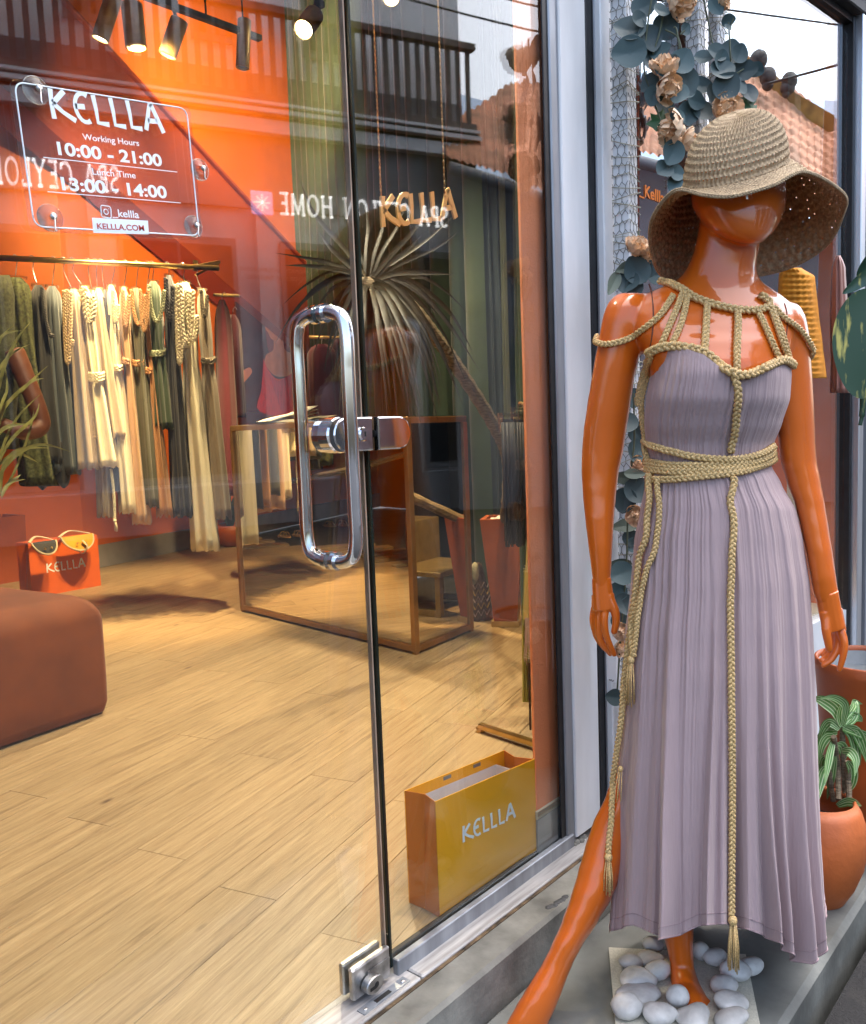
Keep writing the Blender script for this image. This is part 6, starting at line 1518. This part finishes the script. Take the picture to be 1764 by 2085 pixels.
for i, (x, y, zz, w, lab) in enumerate([(835, 1160, .0, .42, 'orange paper bag seen in the mirror, lowest behind the ottoman'), (840, 1150, .0, .44, 'orange paper bag seen in the mirror, upright behind the ottoman'), (850, 1150, .0, .3, 'tall orange paper bag seen in the mirror behind the other two')]):
    c = oc - oX * (OW * (.25 + .22 * i)) + oY * (OL_ * .88 + .05) + UP * (OH + .012)
    hb2 = (.20, .34, .55)[i]; c = c + oY * (.0 + .18 * i) - UP * (.0)
    if i: c.z = 0; c = c + oY * .18; hb2 = (.2, .80, 1.05)[i]
    paper_bag(lab, [c + oX * .2, c + oX * .2 + oY * .001 - oX * .0 + oY * .34 * 0 - oX * .36, c - oX * .16 + oY * .13, c + oX * .2 + oY * .13], hb2, 'paper_orange', 'paper_orange', 'KELLLA' if i < 2 else None, 'orange bags behind the ottoman', False, .6, .55)
# small round orange pot with a leafy plant and an orange bag beside the table
sp2 = gz(472, 1112); dps = dhof(sp2); op = thing('round_pot', sp2, 'round orange pot on the floor behind the left end of the mirrored table', 'pot')
mb = MB(); mb.lathe([(0, 0), (.07, 0), (.13, .05), (.17, .13), (.175, .21), (.16, .212), (.15, .15), (0, .15)], sp2, 32); mb.build('pot_body', 'planter', op, smooth=True)
lp = thing('leafy_plant', sp2 + UP * .18, 'small dark leafy plant in the round orange pot by the table', 'plant')
for i in range(16):
    a = random.uniform(0, 6.28); b = random.uniform(.3, 1.0); base = sp2 + UP * .16; tip = base + V((math.cos(a) * .16 * b, math.sin(a) * .16 * b, random.uniform(.15, .42)))
    leaf_obj('leaf', lp, 'deepgreen', [blade([base, base.lerp(tip, .5) + UP * .05, tip, tip + V((math.cos(a), math.sin(a), -.6)) * .05], .028, up=TOCAM)])
q0 = gz(490, 1112); qe = (gz(526, 1104) - q0); qn = V((-qe.y, qe.x, 0)).normalized() * .14
paper_bag('plain orange paper bag with a bow standing right of the round pot', [q0, q0 + qe * 1.0, q0 + qe + qn, q0 + qn], gh(505, 1000, dhof(q0)).z, 'paper_orange', 'paper_orange', None, None, False)

# mannequin in olive knit at the far left
iw = thing('indoor_mannequin', gh(10, 1000, 4.4), 'orange mannequin in a dark olive knit dress behind the palm at the left edge', 'mannequin')
mb = MB(); D = 4.35
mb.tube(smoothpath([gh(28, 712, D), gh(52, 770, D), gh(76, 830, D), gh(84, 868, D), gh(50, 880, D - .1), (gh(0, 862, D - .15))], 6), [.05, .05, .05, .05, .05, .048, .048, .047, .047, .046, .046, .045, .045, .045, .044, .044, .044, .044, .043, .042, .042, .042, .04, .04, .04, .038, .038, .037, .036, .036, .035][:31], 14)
MT['manqshade'] = mat('mannequin_shaded', (.13, .04, .015), .5, var=.03); me = remesh(mb, .012, 6); me.materials.append(MT['manqshade']); link('body', me, iw)  # shade on the arm put into a darker copy of the mannequin colour
rows = []
for y, xl, xr in ((560, -90, 20), (600, -86, 30), (690, -70, 30), (720, -80, 40), (780, -70, 40), (840, -64, 34), (880, -66, 36), (915, -76, 42)): rows.append([gh((xl + xr) / 2 + (xr - xl) / 2 * math.cos(2 * math.pi * j / 24), y, D + .12 - .12 * math.sin(2 * math.pi * j / 24)) for j in range(24)])
mb = MB(); mb.loft(rows); mb.build('knit_dress', mat('dark_olive_knit', (.035, .04, .014), .9, var=.35, scale=60, bump=1, bscale=90), iw, smooth=True)

# track lights
MT['lampbody'] = MT['brassdark']
trk = thing('light_track', gh(380, 10, 4.6), 'dark ceiling track that carries the brass spotlights', 'track')
ta, tb = gh(-200, -150, 4.5), gh(640, 108, 5.4)
mb = MB(); mb.seg(gh(150, -62, 4.4), gh(530, 78, 5.3), .035, .03); mb.build('track_bar', 'darkgrey', trk)
for x, y, d in ((250, -26, 4.6), (420, 38, 5.0)):
    p = gh(x, y, d); mb = MB(); mb.tube([p, V((p.x, p.y, ZC + .02))], .006, 6); mb.build('drop_rod', 'darkgrey', trk)
SPOTS = []
def spot_fixture(label, top, bot, dh, rpx, aim, power, d2=0.0, lit=True, hang=None, size=R(62), blend=.6, col=(1, .70, .36)):
    a, b = gh(*top, dh), gh(*bot, dh + d2); root = thing('spotlight', a, label, 'spotlight', 'brass spotlights in the shop')
    ax = (b - a).normalized(); r = rpx * dh / F; L = (b - a).length
    mb = MB(); mb.lathe([(0, 0), (r * .96, 0), (r, .004), (r, L), (r * .9, L), (r * .88, L - .02), (0, L - .022)], a, 28, axis=ax); mb.build('lamp_body', 'brassdark', root, smooth=False)
    mb = MB(); mb.lathe([(0, L - .018), (r * .86, L - .018), (r * .86, L - .012), (0, L - .012)], a, 24, axis=ax); mb.build('lamp_lens', 'lampglow' if lit else 'darkgrey', root)
    hp = a - ax * .01 + UP * .1 if hang is None else gh(*hang, dh)
    mb = MB(); mb.tube([a + ax * L * .12, hp], .010, 8); mb.box(hp, (.05, .05, .04), bev=.004); mb.tube([hp, V((hp.x, hp.y, ZC + .02))], .005, 6); mb.build('lamp_neck', 'darkgrey', root)
    return b + ax * .01
LK = .57
def lamp(p, aim, power, size=62, blend=.6, col=(1, .72, .38), rad=.05):
    ld = bpy.data.lights.new('spot_lamp', 'SPOT'); ld.energy = power * LK; ld.spot_size = R(size); ld.spot_blend = blend; ld.color = col; ld.shadow_soft_size = rad
    o = bpy.data.objects.new('spot_lamp', ld); COL.objects.link(o); o.location = p; o.rotation_euler = (V(aim) - V(p)).to_track_quat('-Z', 'Y').to_euler(); return o
pA = spot_fixture('brass spotlight at the far left of the track with its yellow lens showing', (232, -8), (204, 80), 4.4, 16, None, 0, hang=(250, -40))
pB = spot_fixture('grey brass spotlight standing in for a reflection, pointing straight down beside the far left one', (268, 8), (277, 96), 4.6, 20, None, 0, lit=False, hang=(266, -30))  # fixture and beam added where a reflection of another spotlight shows
pC = spot_fixture('brass spotlight tilted to the left in front of the bright orange wall', (366, 40), (341, 112), 4.9, 17, None, 0, lit=False, hang=(350, 8))
pD = spot_fixture('dark narrow spotlight hanging at the right end of the track', (498, 40), (494, 138), 5.2, 13, None, 0, lit=False, hang=(496, 64))
pE = spot_fixture('bright spotlight shining towards the door near the green curtain', (640, 30), (618, 60), 5.4, 19, None, 0, d2=-.12, hang=(650, 8))
pF = spot_fixture('bright spotlight at the top edge behind the fixed pane', (800, -30), (797, -4), 4.6, 16, None, 0, d2=-.1, hang=(805, -60))
WARM = (1, .69, .34)
lamp(pA, gh(60, 760, 5.0), 230, 58, col=WARM)
lamp(pC, gh(330, 760, 5.3), 330, 60, col=WARM)
lamp(pD, gh(420, 900, 5.6), 260, 56, col=WARM)
lamp(pE, gz(330, 1640), 240, 64, col=(1, .82, .55))
lamp(pF, gz(560, 1420), 150, 60, col=WARM); lamp(pF, gh(860, 420, 4.9), 55, 60, .9, col=(1, .86, .6))  # second beam added to lift the curtain
lamp(pB, onb(470, 330, .05), 260, 60, col=WARM)
p6 = spot_fixture('unseen brass spotlight added high over the door end of the shop floor', (300, -900), (280, -820), 2.6, 22, None, 0, hang=(300, -1000)); lamp(p6, gz(200, 1850), 80, 95, .8, col=(1, .86, .62)); lamp(p6, gh(10, 860, 3.9), 160, 40, .8, col=(1, .84, .55))  # out-of-view fixture added to fill the front floor and the palm
p7 = spot_fixture('unseen brass spotlight added high over the paper bag behind the pane', (1000, -900), (990, -820), 2.4, 22, None, 0, hang=(1000, -1000)); lamp(p7, gz(1000, 1600), 120, 90, .8, col=(1, .84, .6))  # added above the view to brighten the bag
p8 = spot_fixture('unseen brass spotlight added high over the tapered planter and the table end', (1180, -900), (1170, -820), 3.1, 22, None, 0, hang=(1180, -1000)); lamp(p8, gz(1000, 1270), 260, 80, .8, col=(1, .80, .5))  # added out of view because planter and table end came out dark
p9 = spot_fixture('unseen extra brass spotlight added to wash the wall above the stair side', (520, -700), (510, -640), 5.0, 18, None, 0, hang=(520, -760)); lamp(p9, onb(500, 300, .0), 1300, 46, .9, col=WARM)  # extra fixture above the view, added to raise the light on this wall
lamp(pC, onb(250, 500, .0), 420, 50, .9, col=WARM); lamp(pE, STEPS_AT, 420, 34, .7, col=WARM); lamp(pE, gh(560, 700, 7.2), 420, 40, .8, col=WARM)  # further beams added to brighten the lower wall, gold steps and poster

# ================================================================== OPENING HOURS SIGN ON THE DOOR
SY = FY - .014
sgn = thing('opening_hours_sign', gf(215, 320, SY), 'clear acrylic opening hours sign held to the door by four suction cups', 'sign')
def sp_(x, y, off=0.0): return gf(x, y, SY - off)
def rounded(pts, rad, n=6):
    out = []
    for i, p in enumerate(pts):
        a, b = (pts[i - 1] - p).normalized() * rad, (pts[(i + 1) % len(pts)] - p).normalized() * rad
        for k in range(n + 1):
            t = k / n; out.append((p + a) * (1 - t) ** 2 + p * 2 * t * (1 - t) + (p + b) * t * t)
    return out
mb = MB(); mb.prism(rounded([sp_(62, 469), sp_(413, 488), sp_(387, 215), sp_(19, 159)], .012), (0, 1, 0), .003); mb.build('acrylic_sheet', 'acrylic', sgn)
ol = rounded([sp_(70, 461, .0004), sp_(406, 480, .0004), sp_(380, 221, .0004), sp_(29, 166, .0004)], .014, 8)
mb = MB(); mb.tube(ol + ol[:2], .0011, 6); mb.build('border_print', 'print', sgn)
NN = V((0, -1, 0))
def basis(l, r):
    a, b = sp_(*l, .0008), sp_(*r, .0008); U = (b - a); L = U.length; U.normalize(); W = NN.cross(U); return a, U, W, L
a, U, W, L = basis((107, 240), (331, 269)); mb = MB(); tot = sum(LOGO[c][0] for c in 'KELLLA') + .14 * 5; x = 0; hgt = .0365
for c in 'KELLLA':
    for s_ in LOGO[c][1]: ribbon(mb, s_, .15, a + U * (x * L / tot), U * (L / tot), W * hgt, NN, .0005, 1.25)
    x += LOGO[c][0] + .14
mb.build('logo_print', 'print', sgn)
def sign_text(txt, l, r, bold=.0, mt='print', off=0.0, name='printed_line', sy=.86):
    a, U, W, L = basis(l, r); me = text_mesh(txt, 1.0, bold, 'LEFT')
    xs = [v.co.x for v in me.vertices]; w = max(xs) - min(xs); s = L / w
    me.materials.append(MT[mt]); M = frame_m(a + NN * off - U * min(xs) * s, U, W, NN) @ Matrix.Diagonal((s, s * sy, s, 1))
    return inst(name, me, M, sgn)
sign_text('Working Hours', (169, 284), (284, 297), .012)
sign_text('10:00 - 21:00', (119, 314), (331, 338), .03, sy=.74)
sign_text('Lunch Time', (189, 355), (277, 363), .012)
sign_text('13:00 - 14:00', (127, 386), (341, 403), .03, sy=.74)
sign_text('_kellla', (229, 440), (284, 444), .016)
for l, r in (((88, 320), (361, 350)), ((97, 390), (368, 413))):
    mb = MB(); mb.seg(sp_(*l, .0008), sp_(*r, .0008), .0011, .0006, up=(0, 1, 0)); mb.build('rule_print', 'print', sgn)
mb = MB(); mb.prism([sp_(190, 474, .0008), sp_(303, 477, .0008), sp_(301, 449, .0008), sp_(187, 443, .0008)], NN, .0004); mb.build('web_box', 'print', sgn)
sign_text('KELLLA.COM', (198, 466), (294, 470), .016, 'printred', .0007)
c = sp_(216, 431, .0008); mb = MB(); q = rounded([c + V((dx * .0072, 0, dz_ * .0078)) for dx, dz_ in ((-1, -1), (1, -1), (1, 1), (-1, 1))], .003, 4); mb.tube(q + q[:2], .0008, 5)
q = [c + V((.0034 * math.cos(t), 0, .0034 * math.sin(t))) for t in [2 * math.pi * i / 16 for i in range(18)]]; mb.tube(q, .0007, 5); mb.ball(c + V((.0043, 0, .0046)), .0007, 6, 4); mb.build('camera_icon', 'print', sgn)
for x, y, r in ((79, 180, 27), (108, 441, 27), (413, 343, 21), (400, 459, 21)):
    c = sp_(x, y); s = r * dhof(c) / F; y0 = FY - .005 - c.y
    mb = MB(); mb.lathe([(s, -.0), (s * .96, .0008), (s * .6, .0018), (s * .3, .006), (s * .26, .010)], (c.x, FY - .0055, c.z), 32, axis=(0, -1, 0)); cu = mb.build('suction_cup', 'rubberclear', sgn, smooth=True)
    mb = MB(); q = [V((c.x + s * .97 * math.cos(t), FY - .0065, c.z + s * .97 * math.sin(t))) for t in [2 * math.pi * i / 32 for i in range(34)]]; mb.tube(q, .0007, 5); mb.build('cup_rim', 'plastic', cu, smooth=True)
    mb = MB(); mb.lathe([(0, .009), (s * .24, .009), (s * .27, .011), (s * .22, .013), (0, .0135)], (c.x, FY - .0055, c.z), 20, axis=(0, -1, 0)); mb.tube([(c.x, FY - .0185, c.z), (c.x, FY - .018, c.z - s * .9), (c.x, FY - .021, c.z - s * 1.1)], .0009, 5); mb.build('stud_hook', 'steelworn', cu, smooth=True)

# ================================================================== ACROSS THE STREET (seen in the glass)
OD = V((.925, .379, 0)).normalized(); ON = V((-OD.y, OD.x, 0)); OP0 = V((5.03, 2 * FY - 10.4, 0))
def op(x, y, back=0.0):
    """where the sight line, mirrored in the shop glass, meets the opposite front: (s along it, z)"""
    d = ray(x, y); d2 = V((d.x, -d.y, d.z)); e = V((EYE.x, 2 * FY - EYE.y, EYE.z)); p0 = OP0 - ON * back
    P = e + d2 * ((p0 - e).dot(ON) / d2.dot(ON)); return (P - OP0).dot(OD), P.z
def opt(s, z, out=0.0): return OP0 + OD * s + ON * out + UP * z
OROT = Matrix((OD, -ON, UP)).transposed()
def obox(name, s0, s1, z0, z1, o0, o1, mt, parent, bev=0):
    return MB().box(opt((s0 + s1) / 2, (z0 + z1) / 2, (o0 + o1) / 2), (s1 - s0, abs(o1 - o0), z1 - z0), OROT, bev).build(name, mt, parent)
sL, _ = op(-260, 400); sR, _ = op(972, 300)
_, zc0 = op(300, 245); _, zc1 = op(300, 196); _, zrb = op(300, 158); _, zrt = op(560, 28); s6, z6 = op(560, 28)
bld = thing('opposite_building', opt((sL + sR) / 2, 0, -2), 'white two storey building across the street with timber railing, seen in the glass', 'building')
zrb2 = zrb + .02
obox('upper_wall', sL, sR, zrb - .3, zrb + 4.2, -1.4, -.45, 'opp_bright', bld)
obox('lower_wall', sL, sR, -.16, zc0 - .95, -.5, -.12, 'opp_white', bld)
_, zf0 = op(120, 395); _, zf1 = op(120, 322)
obox('fascia', sL, sR, zc0 - .95, zc0, -.5, -.05, 'opp_grey', bld)
obox('cornice', sL, sR, zc0, zc1 - .12, -.5, .10, 'opp_white', bld)
obox('cornice', sL, sR, zc1 - .115, zc1 - .06, -.5, .04, 'opp_dark', bld)  # dark strip stands in for the shade in a cornice groove
obox('cornice', sL, sR, zc1 - .055, zc1, -.5, .16, 'opp_white', bld)
obox('cornice', sL, sR, zc1 + .005, zc1 + .06, -.5, .07, 'opp_dark', bld)  # shade of the upper groove, also given as a dark strip
obox('cornice', sL, sR, zc1 + .065, zc1 + .10, -.5, .12, 'opp_white', bld)
obox('balcony_slab', sL, sR, zc1 + .105, zrb - .16, -1.4, .0, 'opp_grey', bld)
obox('rail', sL, sR, zrb - .155, zrb, -.08, .02, 'opp_wood', bld)
obox('rail', sL, sR, zrt, zrt + .09, -.10, .04, 'opp_wood', bld)
slat = MB().box((0, 0, 0), (.070, .03, zrt - zrb - .002), OROT).mesh('slat'); slat.materials.append(MT['opp_wood'])
s = sL + .05
while s < sR:
    inst('slat', slat, Matrix.Translation(opt(s, (zrb + zrt) / 2, -.03)), bld); s += .165
obox('dado', sL, sR, zrb - .1, zrb + .42, -.45, -.42, 'opp_grey', bld)
s = sL + .6
while s < sR - 1.2:
    w = obox('window', s, s + .62, zrb + .75, zrb + 2.5, -.45, -.42, 'opp_grey', bld)
    for k in (0, 1): obox('pane', s + .05 + .28 * k, s + .28 + .28 * k, zrb + .85, zrb + 2.4, -.42, -.41, 'opp_dark', w)
    s += 1.55
obox('eave', sL, sR, zrb + 4.2, zrb + 4.35, -1.6, -.55, 'opp_wood', bld)
# street level: piers, shop windows
s = sL + .2; k = 0
while s < sR - .9:
    w = obox('shop_window', s + .25, s + 1.75, .45, zc0 - 1.35, -.12, -.09, 'opp_grey', bld)
    obox('pane', s + .32, s + .98, .55, zc0 - 1.45, -.09, -.075, 'opp_dark', w); obox('pane', s + 1.02, s + 1.68, .55, zc0 - 1.45, -.09, -.075, 'opp_dark', w)
    obox('pier', s - .10, s + .14, -.16, zc0 - 1.0, -.12, .03, 'opp_white', bld)
    s += 2.1
obox('plinth', sL, sR, -.16, .4, -.12, .06, 'opp_grey', bld)
for (l, r, txt, lab) in (((-22, 377), (243, 384), 'SPA CEYLON', 'lit white letter sign at the left across the street, mirrored in the door'), ((572, 431), (915, 464), 'SPA CEYLON HOME', 'lit white letter sign on the right across the street, mirrored beside the hanging gold sign')):
    a, b = op(*r, back=-.06), op(*l, back=-.06)           # mirrored: the word starts at the right
    z0 = min(a[1], b[1]); O = opt(a[0], (a[1] + b[1]) / 2, .0); U = -OD if b[0] < a[0] else OD
    L = abs(b[0] - a[0]); root = thing('letter_sign', opt((a[0] + b[0]) / 2, z0), lab, 'sign', 'shop letter signs across the street')
    tot = sum(SERIF[c][0] for c in txt) + .14 * (len(txt) - 1); x = 0
    hgt = .31 if len(txt) < 12 else .28
    for c in txt:
        mb = MB()
        for st_2 in SERIF[c][1]: ribbon(mb, st_2, .115, O + U * (x * L / tot), U * (L / tot), UP * hgt, ON, .03, 1)
        if SERIF[c][1]: mb.build('letter', 'opp_letter', root)
        x += SERIF[c][0] + .14
    if len(txt) > 12:
        e = op(534, 412, back=-.06); mb = MB(); mb.box(opt(e[0], e[1], .04), (.30, .03, .30), OROT, .01); em = mb.build('emblem', 'opp_logo', root)
        mb = MB()
        for q in range(8):
            t = math.pi * q / 4; mb.seg(opt(e[0], e[1], .058), opt(e[0] + .11 * math.cos(t), e[1] + .11 * math.sin(t), .058), .02, .006, up=ON)
        mb.build('emblem_star', 'opp_letter', em)
# window lettering of the opposite shop
for (txt, l, r) in (('AROMATIC NATURAL ESSENCES', (474, 553), (628, 556)), ('TO DELIGHT THE SENSES', (500, 570), (622, 572))):
    a, b = op(*r), op(*l); U = -OD if b[0] < a[0] else OD; me = text_mesh(txt, 1, .0, 'LEFT'); xs = [v.co.x for v in me.vertices]; sc_ = abs(b[0] - a[0]) / (max(xs) - min(xs))
    me.materials.append(MT['lettercream']); inst('window_lettering', me, frame_m(opt(a[0], (a[1] + b[1]) / 2, .035), U, UP, ON) @ Matrix.Scale(sc_, 4), bld)
# cables across the street
for i, (za, zb) in enumerate(((zrt + .9, zrt - .4), (zrt + 1.3, zrt - .1))):
    mb = MB(); mb.tube(smoothpath([opt(sL, za, 1.2), opt((sL + sR) / 2, (za + zb) / 2 - .25, 1.3), opt(sR + 3, zb, 1.5)], 10), .014, 5); o = mb.build('street_cable', 'cable'); tag(o, ('upper' if i else 'lower') + ' black cable strung along the opposite building, seen in the glass', 'cable')

# the tiled house further along, seen in the display window
def wm(P): 
    v = V(P) - WP0; return V(P) - WNOR * (2 * v.dot(WNOR))
def vh(x, y, d): return wm(gh(x, y, d))
hs_ = thing('tiled_house', vh(1500, 700, 13), 'old house with an orange tiled roof along the street, seen in the display window', 'house')
bot = [(1240, 308, 12.2), (1306, 322, 12.1), (1400, 345, 12.0), (1520, 395, 11.8), (1683, 470, 11.6), (1760, 500, 11.5)]
top = [(1240, 240, 13.6), (1306, 206, 13.8), (1395, 140, 14.4), (1530, 128, 14.6), (1683, 238, 14.0), (1760, 290, 13.8)]
def along(rows_, t):
    x = lerp(1240, 1760, t); r = [(q[0], q[0], q[1], q[2]) for q in rows_]; return table(r, x)
NU, NV = 330, 84; rr_ = []
for j in range(NV + 1):
    t = j / NV; row = []
    for i in range(NU + 1):
        u = i / NU; a, b = along(bot, u), along(top, u)
        P = vh(*[lerp(p, q, t) for p, q in zip(a, b)])
        course = (t * 14) % 1
        row.append(P + (UP * .8 + WNOR * .3) * (.06 * abs(math.sin(u * 110 + .35 * (int(t * 14) % 2))) + .10 * (1 - course) + .04 * noise.noise(P * 3)))
    rr_.append(row)
mb = MB(); mb.loft(rr_, closed=False, caps=False); mb.build('roof_tiles', 'rooftile', hs_, fix=False, kind='stuff')
mb = MB(); mb.tube([vh(1240, 316, 12.1), vh(1306, 331, 12.0), vh(1400, 355, 11.9), vh(1540, 412, 11.7), vh(1760, 512, 11.4)], .085, 10); mb.build('gutter', 'opp_grey', hs_, smooth=True)
wpts = [vh(1240, 322, 12.4), vh(1400, 358, 12.2), vh(1760, 520, 11.8)]
mb = MB()
for a, b in zip(wpts, wpts[1:]):
    a0, b0 = V((a.x, a.y, -.16)), V((b.x, b.y, -.16)); n = (b - a).cross(UP).normalized(); n = n if n.dot(V((0, -1, 0))) > 0 else -n
    mb.prism([a0, b0, b, a], n, .2)
mb.build('wall', 'opp_grey', hs_)
gb = [(1524, 122, 14.4), (1545, 130, 14.3), (1580, 160, 14.1), (1620, 196, 13.9), (1700, 240, 13.5)]
mb = MB(); up_, dn_ = [vh(x, y - 6, d) for x, y, d in gb], [vh(x, y + 26, d) for x, y, d in gb]
for a, b, c, d in zip(up_, up_[1:], dn_[1:], dn_): mb.prism([a, b, c, d], WNOR, .08)
mb.build('gable_board', 'ochre', hs_)
for x, y, r in ((1544, 122, 17), (1563, 156, 16), (1607, 165, 15), (1600, 180, 11)):
    mb = MB(); c = vh(x, y, 13.8); k = r * 13.8 / F; mb.ball(c, (k, k, k * 1.15), 14, 10); mb.ball(c - UP * k * .9, (k * .7, k * .7, k * .8), 12, 8); mb.build('finial', 'finial', hs_, smooth=True)
mb = MB(); mb.tube([vh(1565, 170, 13.5), vh(1640, 150, 13.2), vh(1720, 128, 13.0)], .02, 5); o = mb.build('street_cable', 'cable'); tag(o, 'thin cable beside the tiled house, seen at the right of the display window', 'cable')

# garments shown in the display window
def blouse(lab, dh, outline, mt, smock=False):
    root = thing('blouse', gh(outline[0][1], outline[0][0], dh), lab, 'blouse', 'tops shown in the display window'); rows = []
    nr = 60 if smock else 24
    for i in range(nr + 1):
        y = lerp(outline[0][0], outline[-1][0], i / nr); xl, xr = table(outline, y); k = 1 + (.05 * math.sin(i * 2.1) if smock else 0)
        rows.append([gh((xl + xr) / 2 + (xr - xl) / 2 * math.cos(2 * math.pi * j / 40), y, dh - (.09 * k + (.004 * math.sin(j * 3) if smock else .008 * math.sin(j * 1.7))) * math.sin(2 * math.pi * j / 40)) for j in range(40)])
    mb = MB(); mb.loft(rows); mb.build('fabric', mt, root, smooth=True); return root
MT['orangecloth'] = mat('orange_smocked_cotton', (.72, .27, .015), .8, var=.12, scale=30, bump=.3); MT['roseblouse'] = mat('dusty_rose_satin', (.30, .13, .10), .5, var=.12)
blouse('orange smocked cotton top in the display window behind the mannequin shoulder', 2.62, [(545, 1592, 1632), (562, 1586, 1660), (640, 1582, 1668), (700, 1572, 1676), (770, 1570, 1684)], 'orangecloth', True)
blouse('dusty rose satin top at the right of the orange one', 2.72, [(520, 1702, 1712), (540, 1694, 1722), (640, 1690, 1728), (740, 1692, 1730), (800, 1690, 1732)], 'roseblouse')
